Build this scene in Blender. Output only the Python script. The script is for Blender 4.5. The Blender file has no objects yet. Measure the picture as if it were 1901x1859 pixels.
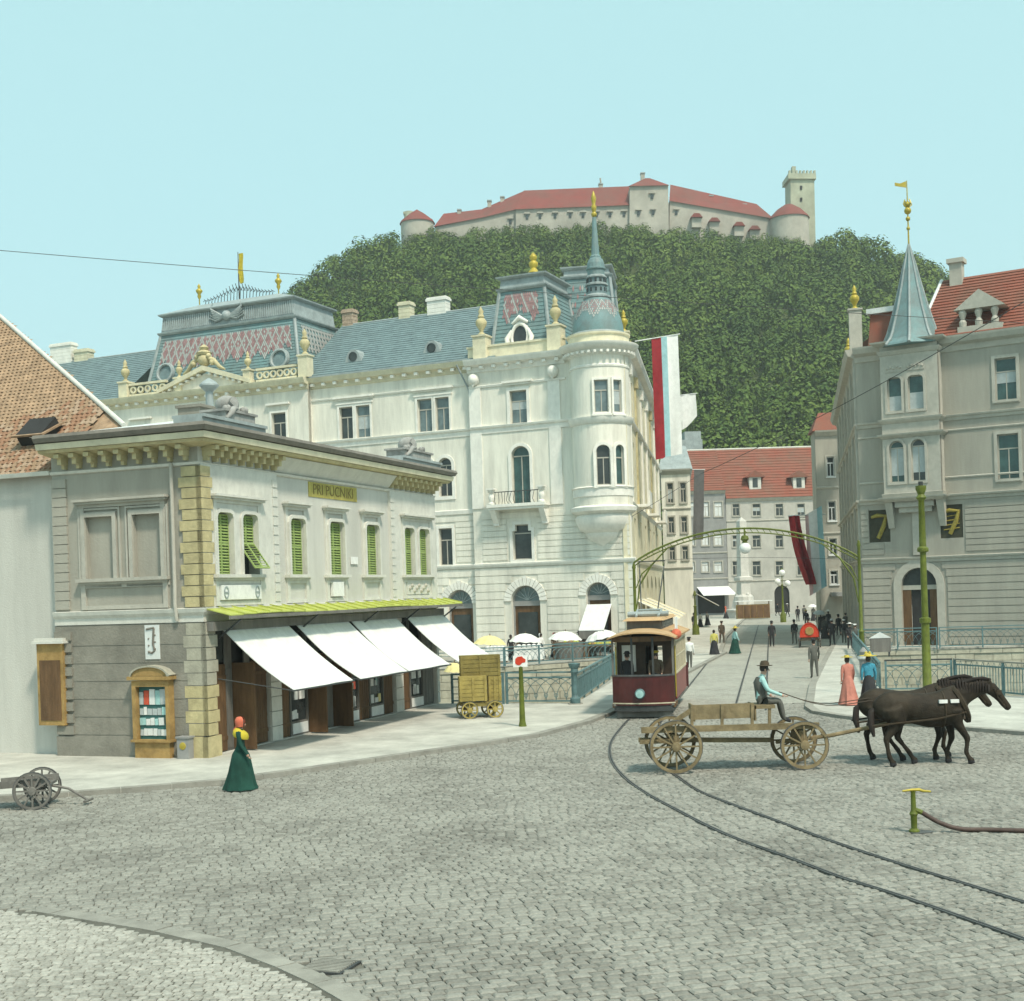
import bpy, bmesh, math, random
from mathutils import Vector, Matrix, geometry, noise
PI = math.pi
random.seed(7)
SC = bpy.context.scene
COL = SC.collection

# ------------------------------------------------------------------ camera
FPX, CAMH, PPX, PPY, ROLL = 2400.0, 4.6, 950.0, 1099.0, 0.033   # photo pixels (1901 x 1859)
cam = bpy.data.cameras.new('camera')
cam.sensor_width = 36.0
cam.lens = 36.0 * FPX / 1901.0
cam.shift_x = 0.0
cam.clip_start, cam.clip_end = 0.1, 6000
CAM = bpy.data.objects.new('camera', cam)
COL.objects.link(CAM)
CAM.location = (0, 0, CAMH)
CAM.matrix_world = Matrix.Translation((0, 0, CAMH)) @ Matrix.Rotation(PI/2, 4, 'X') @ Matrix.Rotation(-ROLL, 4, 'Z')
cam.shift_y = (PPY - 929.5) / 1901.0
SC.camera = CAM

# ------------------------------------------------------------------ sky and sun
SUN_EL, SUN_AZ = math.radians(55), math.radians(-60)     # azimuth of the sun seen from above: angle from +X
sdir = Vector((math.cos(SUN_EL)*math.cos(SUN_AZ), math.cos(SUN_EL)*math.sin(SUN_AZ), math.sin(SUN_EL)))
W = bpy.data.worlds.new('World'); SC.world = W; W.use_nodes = True
nt = W.node_tree; nt.nodes.clear()
sky = nt.nodes.new('ShaderNodeTexSky'); sky.sky_type = 'NISHITA'; sky.sun_disc = False
sky.sun_elevation = SUN_EL
sky.sun_rotation = math.atan2(sdir.x, sdir.y)
sky.air_density = 1.0; sky.dust_density = 4.0; sky.ozone_density = 1.2; sky.altitude = 300
tint = nt.nodes.new('ShaderNodeMix'); tint.data_type = 'RGBA'; tint.blend_type = 'MIX'
tint.inputs['Factor'].default_value = 0.56
tint.inputs['B'].default_value = (5.3, 8.9, 8.5, 1)
bg = nt.nodes.new('ShaderNodeBackground'); bg.inputs['Strength'].default_value = 0.124
wo = nt.nodes.new('ShaderNodeOutputWorld')
nt.links.new(sky.outputs['Color'], tint.inputs['A']); nt.links.new(tint.outputs['Result'], bg.inputs['Color'])
nt.links.new(bg.outputs['Background'], wo.inputs['Surface'])
sl = bpy.data.lights.new('sun', 'SUN'); sl.energy = 3.5; sl.angle = math.radians(6); sl.color = (1, .91, .76)
SUN = bpy.data.objects.new('sun', sl); COL.objects.link(SUN)
SUN.rotation_euler = (-sdir).to_track_quat('-Z', 'Y').to_euler(); SUN.location = sdir * 300
SC.view_settings.view_transform = 'Standard'; SC.view_settings.look = 'None'
SC.view_settings.exposure = 0.22; SC.view_settings.gamma = 1.0; SC.view_settings.use_curve_mapping = False
SC.cycles.use_denoising = True
SC.cycles.max_bounces = 5; SC.cycles.use_adaptive_sampling = True; SC.cycles.adaptive_threshold = .02; SC.cycles.volume_bounces = 0

# ------------------------------------------------------------------ pixel -> place
_c, _s = math.cos(ROLL), math.sin(ROLL)
def ray(u, v):
    dx, dy = u - PPX, PPY - v
    return (dx*_c + dy*_s) / FPX, (-dx*_s + dy*_c) / FPX
def gnd(u, v, z=0.0):                       # where the ray of a pixel meets the level z
    a, b = ray(u, v); D = (z - CAMH) / b
    return Vector((a*D, D, z))
def at(u, v, D):                            # the ray of a pixel at depth D
    a, b = ray(u, v); return Vector((a*D, D, CAMH + b*D))
class Face:                                 # a vertical plane: s along (to the viewer's right), y inwards, z up
    def __init__(s, o, d):
        s.o = Vector((o[0], o[1])); d = Vector((d[0], d[1])).normalized(); s.d = d
        s.M = Matrix(((d.x, -d.y, 0, s.o.x), (d.y, d.x, 0, s.o.y), (0, 0, 1, 0), (0, 0, 0, 1)))
    def px(s, u, v, y=0.0):
        a, b = ray(u, v); ox, oy = s.o.x - s.d.y*y, s.o.y + s.d.x*y
        t = (a*oy - ox) / (s.d.x - a*s.d.y); D = oy + t*s.d.y
        return t, CAMH + b*D
    def S(s, u, v=1050, y=0.0): return s.px(u, v, y)[0]
    def Z(s, u, v, y=0.0): return s.px(u, v, y)[1]
    def shifted(s, y): return Face((s.o.x - s.d.y*y, s.o.y + s.d.x*y), s.d)

# ------------------------------------------------------------------ materials
def srgb(r, g, b):
    f = lambda c: (c/255/12.92) if c/255 <= .04045 else ((c/255+.055)/1.055)**2.4
    return (f(r), f(g), f(b))
MATS = {}
def mat(name, col, rough=.8, var=.18, vs=1.2, bump=.0, bs=12.0, metal=0.0, col2=None, streak=False, spec=.3, stain=.16):
    if name in MATS: return MATS[name]
    m = bpy.data.materials.new(name); m.use_nodes = True; MATS[name] = m
    n = m.node_tree.nodes; l = m.node_tree.links; p = n['Principled BSDF']
    p.inputs['Roughness'].default_value = rough; p.inputs['Metallic'].default_value = metal
    p.inputs['Specular IOR Level'].default_value = spec
    tc = n.new('ShaderNodeTexCoord'); mp = n.new('ShaderNodeMapping'); l.new(tc.outputs['Object'], mp.inputs['Vector'])
    if streak: mp.inputs['Scale'].default_value = (1, 1, .22)
    nz = n.new('ShaderNodeTexNoise'); nz.inputs['Scale'].default_value = vs; nz.inputs['Detail'].default_value = 8; nz.inputs['Roughness'].default_value = .68
    l.new(mp.outputs['Vector'], nz.inputs['Vector'])
    rp = n.new('ShaderNodeValToRGB'); rp.color_ramp.elements[0].position = .3; rp.color_ramp.elements[1].position = .72
    c2 = col2 or tuple(c*(1-var*1.6) for c in col); c1 = tuple(min(1, c*(1+var*.5)) for c in col)
    rp.color_ramp.elements[0].color = (*c2, 1); rp.color_ramp.elements[1].color = (*c1, 1)
    l.new(nz.outputs['Fac'], rp.inputs['Fac'])
    n3 = n.new('ShaderNodeTexNoise'); n3.inputs['Scale'].default_value = vs*3.1; n3.inputs['Detail'].default_value = 9; n3.inputs['Roughness'].default_value = .75
    m3 = n.new('ShaderNodeMapping'); m3.inputs['Location'].default_value = (7.3,1.9,4.1); m3.inputs['Scale'].default_value = (1,1,.12 if streak else .6); l.new(tc.outputs['Object'], m3.inputs['Vector']); l.new(m3.outputs['Vector'], n3.inputs['Vector'])
    mr = n.new('ShaderNodeMapRange'); mr.inputs['From Min'].default_value = .32; mr.inputs['From Max'].default_value = .60; mr.inputs['To Min'].default_value = 1-stain*(1.7 if streak else 1); mr.inputs['To Max'].default_value = 1; l.new(n3.outputs['Fac'], mr.inputs['Value'])
    mx = n.new('ShaderNodeMix'); mx.data_type = 'RGBA'; mx.blend_type = 'MULTIPLY'; mx.inputs['Factor'].default_value = 1; l.new(rp.outputs['Color'], mx.inputs['A']); l.new(mr.outputs['Result'], mx.inputs['B']); l.new(mx.outputs['Result'], p.inputs['Base Color'])
    if bump:
        n2 = n.new('ShaderNodeTexNoise'); n2.inputs['Scale'].default_value = bs; n2.inputs['Detail'].default_value = 6
        l.new(tc.outputs['Object'], n2.inputs['Vector'])
        b = n.new('ShaderNodeBump'); b.inputs['Strength'].default_value = bump; b.inputs['Distance'].default_value = .03
        l.new(n2.outputs['Fac'], b.inputs['Height']); l.new(b.outputs['Normal'], p.inputs['Normal'])
    return m
def glass(name, col, rough=.12):
    m = mat(name, col, rough, .35, .9); m.node_tree.nodes['Principled BSDF'].inputs['Specular IOR Level'].default_value = .5
    return m
P = dict(
 palace=mat('palace_plaster', (.84,.81,.71), .85, .13, .35, .3, 9, streak=True),
 palace_trim=mat('palace_trim', (.84,.82,.75), .8, .08, .8, .2, 12),
 ochre=mat('ochre_stone', (.58,.51,.30), .85, .22, 1.2, .25, 8),
 cream=mat('cream_plaster', (.72,.67,.49), .85, .15, .8, .2, 8),
 kiosk=mat('kiosk_plaster', (.57,.56,.51), .9, .10, .6, .35, 22, streak=True, stain=.07),
 kiosk_trim=mat('kiosk_trim', (.64,.63,.57), .85, .08, 1.2, .2, 20),
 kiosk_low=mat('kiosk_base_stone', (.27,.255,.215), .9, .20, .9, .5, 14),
 quoin=mat('quoin_stone', (.54,.465,.26), .88, .22, 1.6, .4, 14),
 quoin_pale=mat('quoin_pale_stone', (.42,.40,.32), .88, .2, 1.6, .4, 14),
 gutter=mat('gutter_metal', (.22,.20,.17), .6, .2, 2),
 slate=mat('blue_slate', (.175,.245,.255), .6, .30, 1.6, .3, 20, col2=(.12,.165,.175)),
 slate_teal=mat('teal_slate', (.145,.26,.27), .6, .35, 1.1, .3, 18, col2=(.17,.215,.215)),
 zinc=mat('zinc_trim', (.35,.40,.40), .5, .2, 1.5),
 zinc_pale=mat('pale_zinc', (.72,.74,.72), .5, .1, 1.5),
 pink=mat('pink_slate', (.44,.25,.25), .6, .25, 3), white_slate=mat('white_slate', (.47,.47,.45), .6, .12, 3),
 gold=mat('gilded_metal', (.48,.38,.06), .45, .2, 4, metal=.15),
 brick=mat('chimney_brick', (.52,.40,.30), .9, .3, 5, .4, 30),
 tile=mat('brown_roof_tile', (.40,.27,.17), .85, .35, 2.5, .3, 25),
 tile_red=mat('red_roof_tile', (.235,.062,.04), .85, .35, .35, .3, 10, col2=(.19,.105,.075)),
 tile_castle=mat('castle_roof_tile', (.20,.036,.030), .85, .3, .12, .2, 4, col2=(.165,.07,.055)),
 castle=mat('castle_wall', (.46,.43,.37), .95, .22, .12, .4, 1.5),
 castle_tower=mat('castle_tower_stone', (.44,.45,.34), .95, .2, .25, .4, 1.5),
 grey=mat('grey_plaster', (.39,.37,.315), .9, .12, .5, .3, 12, streak=True, stain=.08),  # also on the shop's end wall, where its grey stands for shade
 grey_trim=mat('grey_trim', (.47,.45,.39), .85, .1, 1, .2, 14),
 grey_dark=mat('dark_grey_plaster', (.30,.30,.29), .9, .14, .5, .2, 10),
 town=mat('town_plaster', (.50,.48,.43), .9, .14, .3, .2, 8),
 white_paint=mat('white_paint', (.80,.80,.77), .6, .06, 2),
 canvas=mat('white_canvas', (.76,.77,.74), .9, .10, 1.2, .3, 5),
 canvas_yellow=mat('yellow_canvas', (.80,.68,.32), .9, .1, 2),
 shutter=mat('green_shutter_paint', (.32,.42,.14), .6, .18, 3),
 leaf_metal=mat('lime_painted_metal', (.47,.52,.12), .55, .2, 1.5),
 iron_green=mat('green_painted_iron', (.135,.165,.022), .5, .3, 3),
 iron_teal=mat('teal_painted_iron', (.13,.23,.24), .5, .25, 3),
 iron=mat('dark_iron', (.06,.065,.065), .5, .25, 3),
 wood=mat('brown_shop_wood', (.17,.095,.045), .7, .35, 2.5, .3, 14, streak=True),
 wood_grey=mat('grey_weathered_wood', (.20,.19,.17), .8, .25, 2, .3, 14, streak=True),
 wood_ochre=mat('ochre_wood', (.42,.27,.10), .75, .3, 2, .3, 14),
 wood_cart=mat('cart_timber', (.27,.21,.115), .8, .35, 2.2, .4, 12),
 crate=mat('yellow_crate_wood', (.38,.30,.09), .8, .28, 2.2, .35, 16), crate_dark=mat('olive_crate_wood', (.25,.20,.06), .8, .28, 2.2, .35, 16),
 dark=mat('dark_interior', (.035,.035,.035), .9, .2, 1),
 glass=glass('window_glass', (.17,.23,.24)), glass_teal=glass('teal_glass', (.055,.12,.115)), glass_dark=glass('dark_glass', (.05,.06,.06)),
 curtain=mat('pale_blind', (.45,.50,.50), .9, .1, 3),
 red_flag=mat('red_flag_cloth', (.36,.03,.04), .9, .25, 1), blue_flag=mat('blue_flag_cloth', (.35,.58,.62), .9, .12, 1),
 white_flag=mat('white_flag_cloth', (.84,.85,.83), .9, .06, 1), black_flag=mat('grey_black_flag_cloth', (.14,.14,.14), .9, .2, 1), pink_flag=mat('pink_flag_cloth', (.75,.50,.50), .9, .2, 1),
 pave=mat('pale_pavement', (.54,.53,.47), .9, .22, .5, .5, 9, stain=.22),
 kerb=mat('kerb_stone', (.32,.31,.27), .9, .2, 1.2, .4, 18),
 stone=mat('quay_stone', (.52,.49,.38), .9, .25, .8, .4, 6), statue=mat('statue_stone', (.36,.36,.34), .9, .3, 2.4, .4, 12),
 marble=mat('pale_marble', (.60,.58,.53), .8, .12, 1, .2, 8),
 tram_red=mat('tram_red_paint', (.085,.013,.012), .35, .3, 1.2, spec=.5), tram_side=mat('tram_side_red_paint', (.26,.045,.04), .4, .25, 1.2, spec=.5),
 tram_roof=mat('tram_tan_roof', (.54,.35,.18), .6, .18, 1.4), tram_cream=mat('tram_cream_paint', (.62,.56,.40), .5, .15, 2),
 steel=mat('worn_steel', (.16,.16,.16), .45, .3, 4, metal=.6), rail=mat('rail_steel', (.13,.135,.13), .5, .25, 3, metal=.3),
 red=mat('red_paint', (.60,.05,.02), .5, .15, 2), skin=mat('skin', (.50,.31,.23), .7, .08, 5),
 hair=mat('dark_hair', (.045,.035,.03), .7, .2, 8), horse=mat('dark_horse_coat', (.042,.032,.021), .68, .5, 1.8, .35, 28, spec=.2),
 leather=mat('harness_leather', (.05,.035,.02), .6, .2, 6),
 yellow=mat('yellow_cloth', (.55,.44,.04), .9, .15, 4), straw=mat('straw_hat', (.58,.46,.09), .9, .2, 8),
 pinkc=mat('coral_cloth', (.55,.22,.17), .9, .2, 3), bluec=mat('bright_blue_cloth', (.06,.30,.42), .9, .25, 6), tealc=mat('pale_teal_cloth', (.38,.62,.60), .9, .15, 4),
 greenc=mat('dark_green_cloth', (.014,.068,.05), .9, .3, 2.2), yellowc=mat('pale_yellow_cloth', (.72,.62,.16), .9, .15, 4),
 black=mat('black_cloth', (.035,.035,.038), .9, .25, 4), greyc=mat('grey_suit_cloth', (.12,.12,.105), .9, .2, 4), brownc=mat('brown_cloth', (.10,.075,.05), .9, .25, 4),
 whitec=mat('white_cloth', (.78,.78,.75), .9, .08, 4), redc=mat('red_cloth', (.58,.10,.055), .9, .2, 4), orangec=mat('red_orange_cloth', (.66,.17,.10), .9, .2, 4),
)

# ------------------------------------------------------------------ mesh building
class MB:
    def __init__(s, M=None): s.v, s.f, s.m, s.M = [], [], [], M
    def add(s, vs, fs, m=0):
        k = len(s.v)
        if s.M is not None: vs = [s.M @ Vector(p) for p in vs]
        s.v += [tuple(p) for p in vs]
        for f in fs: s.f.append(tuple(i+k for i in f)); s.m.append(m)
        return s
    def box(s, x0, x1, y0, y1, z0, z1, m=0):
        return s.add([(x0,y0,z0),(x1,y0,z0),(x1,y1,z0),(x0,y1,z0),(x0,y0,z1),(x1,y0,z1),(x1,y1,z1),(x0,y1,z1)],
                     [(0,3,2,1),(4,5,6,7),(0,1,5,4),(1,2,6,5),(2,3,7,6),(3,0,4,7)], m)
    def hexa(s, p, m=0):                     # 8 points: bottom ring then top ring
        return s.add(p, [(0,3,2,1),(4,5,6,7),(0,1,5,4),(1,2,6,5),(2,3,7,6),(3,0,4,7)], m)
    def bar(s, a, b, w, h=None, m=0, up=(0,0,1)):   # rectangular bar between two points
        a, b = Vector(a), Vector(b); h = h or w; d = (b-a).normalized(); u = Vector(up)
        if abs(d.dot(u)) > .98: u = Vector((0,1,0))
        x = d.cross(u).normalized()*w/2; z = x.cross(d).normalized()*h/2
        return s.hexa([a-x-z, a+x-z, a+x+z, a-x+z, b-x-z, b+x-z, b+x+z, b-x+z], m)
    def quad(s, a, b, c, d, m=0): return s.add([a,b,c,d], [(0,1,2,3)], m)
    def tri(s, a, b, c, m=0): return s.add([a,b,c], [(0,1,2)], m)
    def prism(s, poly, y0, y1, m=0):         # polygon in (x,z) extruded along y
        n = len(poly)
        return s.add([(x,y0,z) for x,z in poly]+[(x,y1,z) for x,z in poly],
                     [tuple(range(n)), tuple(range(2*n-1,n-1,-1))]+[(i,(i+1)%n,n+(i+1)%n,n+i) for i in range(n)], m)
    def slab(s, poly, z0, z1, m=0, ms=None): # polygon in (x,y) between two levels
        n = len(poly)
        s.add([(x,y,z1) for x,y in poly], [tuple(range(n))], m)
        s.add([(x,y,z0) for x,y in poly]+[(x,y,z1) for x,y in poly], [(i,(i+1)%n,n+(i+1)%n,n+i) for i in range(n)], m if ms is None else ms)
        return s
    def sweep(s, prof, path, m=0, closed=False):   # profile (out, z) along a plan path, mitred
        n = len(path); pts = [Vector((p[0],p[1])) for p in path]; rings = []
        for i, p in enumerate(pts):
            a = pts[i-1] if (i or closed) else None; b = pts[(i+1)%n] if (i < n-1 or closed) else None
            d1 = (p-a).normalized() if a is not None else None; d2 = (b-p).normalized() if b is not None else None
            d1 = d1 or d2; d2 = d2 or d1
            n1, n2 = Vector((d1.y,-d1.x)), Vector((d2.y,-d2.x)); nn = (n1+n2); nn = nn/ max(.3, nn.dot(n1))
            rings.append([(p.x+nn.x*o, p.y+nn.y*o, z) for o, z in prof])
        k = len(prof); vs = [q for r in rings for q in r]; fs = []
        for i in range(n-1 + (1 if closed else 0)):
            j = (i+1)%n
            for q in range(k): fs.append((i*k+q, j*k+q, j*k+(q+1)%k, i*k+(q+1)%k))
        if not closed: fs += [tuple(range(k)), tuple(range((n-1)*k, n*k))]
        return s.add(vs, fs, m)
    def lathe(s, prof, c=(0,0), n=16, m=0, a0=0, a1=2*PI, cap=True, rx=1, ry=1):
        full = abs(a1-a0-2*PI) < 1e-6; k = n if full else n+1; vs = []
        for r, z in prof:
            for i in range(k):
                t = a0+(a1-a0)*i/n
                vs.append((c[0]+r*math.cos(t)*rx, c[1]+r*math.sin(t)*ry, z))
        fs = []
        for j in range(len(prof)-1):
            for i in range(n): fs.append((j*k+i, j*k+(i+1)%k, (j+1)*k+(i+1)%k, (j+1)*k+i))
        if full and prof[0] != prof[-1] and cap:
            if prof[0][0] > 1e-4: fs.append(tuple(range(k-1,-1,-1)))
            if prof[-1][0] > 1e-4: fs.append(tuple((len(prof)-1)*k+i for i in range(k)))
        return s.add(vs, fs, m)
    def sqlathe(s, prof, c=(0,0), m=0):      # square plan turned profile (half width, z)
        return s.lathe([(r*1.41421, z) for r, z in prof], c, 4, m, PI/4, PI/4+2*PI)
    def tube(s, pts, r, n=6, m=0):
        pts = [Vector(p) for p in pts]; k = len(pts); R = r if isinstance(r, (list, tuple)) else [r]*k; vs = []
        u = None
        for i, p in enumerate(pts):
            d = (pts[min(i+1,k-1)]-pts[max(i-1,0)]).normalized()
            if u is None: u = d.orthogonal().normalized()
            else: u = (u - d*u.dot(d)).normalized()
            w = d.cross(u)
            for j in range(n):
                t = 2*PI*j/n; vs.append(p+(u*math.cos(t)+w*math.sin(t))*R[i])
        fs = [(i*n+j, i*n+(j+1)%n, (i+1)*n+(j+1)%n, (i+1)*n+j) for i in range(k-1) for j in range(n)]
        fs += [tuple(range(n-1,-1,-1)), tuple((k-1)*n+j for j in range(n))]
        return s.add(vs, fs, m)
    def ball(s, c, r, n=10, m=0, sz=1.0):
        h = max(4, n//2+1)
        return s.lathe([(max(0,r*math.sin(PI*i/h)), c[2]-r*sz*math.cos(PI*i/h)) for i in range(h+1)], (c[0],c[1]), n, m)
    def wall(s, outer, holes, y=0.0, depth=.3, m=0, mr=None):  # pierced sheet in (x,z) with reveals going inwards
        polys = [outer]+holes; flat = [p for q in polys for p in q]
        tris = geometry.tessellate_polygon([[Vector((x,z,0)) for x,z in q] for q in polys])
        s.add([(x,y,z) for x,z in flat], [tuple(t) for t in tris], m)
        for q in polys:
            n = len(q); s.add([(x,y,z) for x,z in q]+[(x,y+depth,z) for x,z in q], [(i,(i+1)%n,n+(i+1)%n,n+i) for i in range(n)], m if mr is None else mr)
        return s
    def ring(s, poly, w, y0, y1, m=0):       # border band round an opening, open at the bottom edge kept too
        n = len(poly); cx = sum(p[0] for p in poly)/n; out = offset(poly, w)
        for i in range(n):
            j = (i+1)%n
            a, b, c, d = poly[i], poly[j], out[j], out[i]
            s.hexa([(a[0],y0,a[1]),(b[0],y0,b[1]),(c[0],y0,c[1]),(d[0],y0,d[1]),(a[0],y1,a[1]),(b[0],y1,b[1]),(c[0],y1,c[1]),(d[0],y1,d[1])], m)
        return s
    def qface(s, q, off, m=0, u0=0, u1=1, v0=0, v1=1):         # raised panel on a four-cornered face
        n = (Vector(q[1])-Vector(q[0])).cross(Vector(q[3])-Vector(q[0])).normalized()
        g = lambda u, v: qm(q, u, v)
        b = [g(u0,v0), g(u1,v0), g(u1,v1), g(u0,v1)]
        return s.hexa(b+[p+n*off for p in b], m)
    def courses(s, q, n, step, m=0):         # overlapping slate or tile courses on a four-cornered slope (0,1 = eave)
        nn = (Vector(q[1])-Vector(q[0])).cross(Vector(q[3])-Vector(q[0])).normalized()
        for i in range(n):
            a, b, c, d = qm(q,0,i/n), qm(q,1,i/n), qm(q,1,(i+1)/n), qm(q,0,(i+1)/n)
            s.add([a, b, a+nn*step, b+nn*step, c, d], [(0,1,3,2),(2,3,4,5)], m)
        return s
def qm(q, u, v):
    a, b, c, d = [Vector(p) for p in q]
    return (a*(1-u)+b*u)*(1-v) + (d*(1-u)+c*u)*v
def offset(poly, w):
    n = len(poly); area = sum(poly[i][0]*poly[(i+1)%n][1]-poly[(i+1)%n][0]*poly[i][1] for i in range(n)); sg = 1 if area > 0 else -1; out = []
    for i in range(n):
        p0, p1, p2 = [Vector(poly[(i+k)%n]) for k in (-1,0,1)]
        d1, d2 = (p1-p0).normalized(), (p2-p1).normalized(); n1, n2 = Vector((d1.y,-d1.x))*sg, Vector((d2.y,-d2.x))*sg
        b = n1+n2; b = b/max(.4, b.dot(n1)); out.append((p1.x+b.x*w, p1.y+b.y*w))
    return out
def rect(x0, x1, z0, z1): return [(x0,z0),(x1,z0),(x1,z1),(x0,z1)]
def arch(x0, x1, z0, z1, rise=None, n=10):
    r = (x1-x0)/2; rise = r if rise is None else rise; zc = z1-rise
    return [(x0,z0),(x1,z0)]+[(x0+r+r*math.cos(PI*i/n), zc+rise*math.sin(PI*i/n)) for i in range(n+1)]

def mesh_obj(name, vs, fs, mi, mats, smooth=None):
    me = bpy.data.meshes.new(name); me.from_pydata([tuple(v) for v in vs], [], fs)
    for m in mats: me.materials.append(P[m] if isinstance(m, str) else m)
    if len(mats) > 1: me.polygons.foreach_set('material_index', mi)
    if smooth:
        me.polygons.foreach_set('use_smooth', [True]*len(fs)); me.set_sharp_from_angle(angle=math.radians(smooth))
    me.update(); return me
def tag(o, label=None, cat=None, group=None, kind=None):
    if label: o['label'] = label
    if cat: o['category'] = cat
    if group: o['group'] = group
    if kind: o['kind'] = kind
    return o
class Thing:                                 # an Empty at the thing's base; parts are given in world coordinates
    def __init__(s, name, loc, label, cat, group=None):
        s.o = bpy.data.objects.new(name, None); COL.objects.link(s.o); s.o.empty_display_size = .3
        s.loc = Vector(loc); s.o.location = s.loc; tag(s.o, label, cat, group)
    def part(s, mb, name, mats, parent=None, smooth=None, label=None, kind=None):
        mats = mats if isinstance(mats, (list, tuple)) else [mats]
        me = mesh_obj(name, [Vector(v)-s.loc for v in mb.v], mb.f, mb.m, mats, smooth)
        o = bpy.data.objects.new(name, me); COL.objects.link(o); o.parent = parent or s.o
        if label: o['label'] = label
        if kind: o['kind'] = kind
        return o
    def piece(s, me, name, M, parent=None):  # shared mesh placed by a world matrix
        o = bpy.data.objects.new(name, me); COL.objects.link(o); o.parent = parent or s.o
        o.matrix_basis = Matrix.Translation(-s.loc) @ M
        return o
def single(name, mb, mats, label=None, cat=None, group=None, kind=None, loc=None, smooth=None):   # a thing that is one mesh
    mats = mats if isinstance(mats, (list, tuple)) else [mats]
    loc = Vector(loc) if loc is not None else Vector((0,0,0))
    me = mesh_obj(name, [Vector(v)-loc for v in mb.v], mb.f, mb.m, mats, smooth)
    o = bpy.data.objects.new(name, me); COL.objects.link(o); o.location = loc
    return tag(o, label, cat, group, kind)
def shared(name, mb, mats, smooth=None):
    mats = mats if isinstance(mats, (list, tuple)) else [mats]
    return mesh_obj(name, mb.v, mb.f, mb.m, mats, smooth)
def copy_tree(o, parent=None):
    c = o.copy(); COL.objects.link(c)
    if parent is not None: c.parent = parent
    for ch in list(o.children): copy_tree(ch, c)
    return c
def text_mesh(txt, size, m, M, ext=.01, sx=1.0):   # flat lettering as geometry, baseline-centred, facing -y of M
    cu = bpy.data.curves.new('lettering', 'FONT'); cu.body = txt; cu.size = size; cu.align_x = 'CENTER'; cu.align_y = 'CENTER'; cu.extrude = ext
    ob = bpy.data.objects.new('lettering', cu); COL.objects.link(ob)
    me = bpy.data.meshes.new_from_object(ob.evaluated_get(bpy.context.evaluated_depsgraph_get())); bpy.data.objects.remove(ob)
    me.transform(M @ Matrix.Rotation(PI/2, 4, 'X') @ Matrix.Diagonal((sx,1,1,1)))
    mb = MB(); mb.v = [tuple(v.co) for v in me.vertices]; mb.f = [tuple(p.vertices) for p in me.polygons]; mb.m = [0]*len(mb.f)
    return mb

def window(T, M, x0, x1, z0, z1, y=.2, arched=False, gl='glass', fr='grey_trim', mull=1, trans=.68, bw=.07, sill=True, blind=False, parent=None, rise=None):
    WR = window.rng; k_ = WR.random()
    if gl in ('glass','glass_teal') and k_ < .25: gl = 'glass_dark'
    if gl == 'glass' and k_ > .8: gl = 'curtain'
    blind = blind or (.35 < k_ < .6)
    poly = arch(x0,x1,z0,z1,rise) if arched else rect(x0,x1,z0,z1); w = MB(M)
    inn = offset(poly, -bw)
    n = len(poly)
    for i in range(n):
        j = (i+1)%n; a,b,c,d = poly[i],poly[j],inn[j],inn[i]
        w.hexa([(a[0],y,a[1]),(b[0],y,b[1]),(c[0],y,c[1]),(d[0],y,d[1]),(a[0],y+.07,a[1]),(b[0],y+.07,b[1]),(c[0],y+.07,c[1]),(d[0],y+.07,d[1])])
    zt = z0+(z1-z0)*trans
    if arched: zt = z1-(rise if rise is not None else (x1-x0)/2)
    if trans: w.box(x0+.02, x1-.02, y-.01, y+.06, zt-bw*.6, zt+bw*.6)
    for k in range(mull):
        xm = x0+(x1-x0)*(k+1)/(mull+1); w.box(xm-bw*.45, xm+bw*.45, y+.003, y+.055, z0+.02, zt if trans else z1-.05)
    o = T.part(w, 'window', fr, parent)
    g = MB(M); g.prism(poly, y+.035, y+.05); T.part(g, 'pane', gl, o)
    if blind:
        b = MB(M); b.box(x0+bw, x1-bw, y+.012, y+.03, z0+bw+(z1-z0)*WR.uniform(.1,.5), zt-.05); T.part(b, 'blind', 'curtain', o)
    if sill:
        sm = MB(M); sm.box(x0-.12, x1+.12, -.14, .1, z0-.14, z0); T.part(sm, 'sill', fr if fr != 'iron' else 'grey_trim', o)
    return o
window.rng = random.Random(3)
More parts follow.
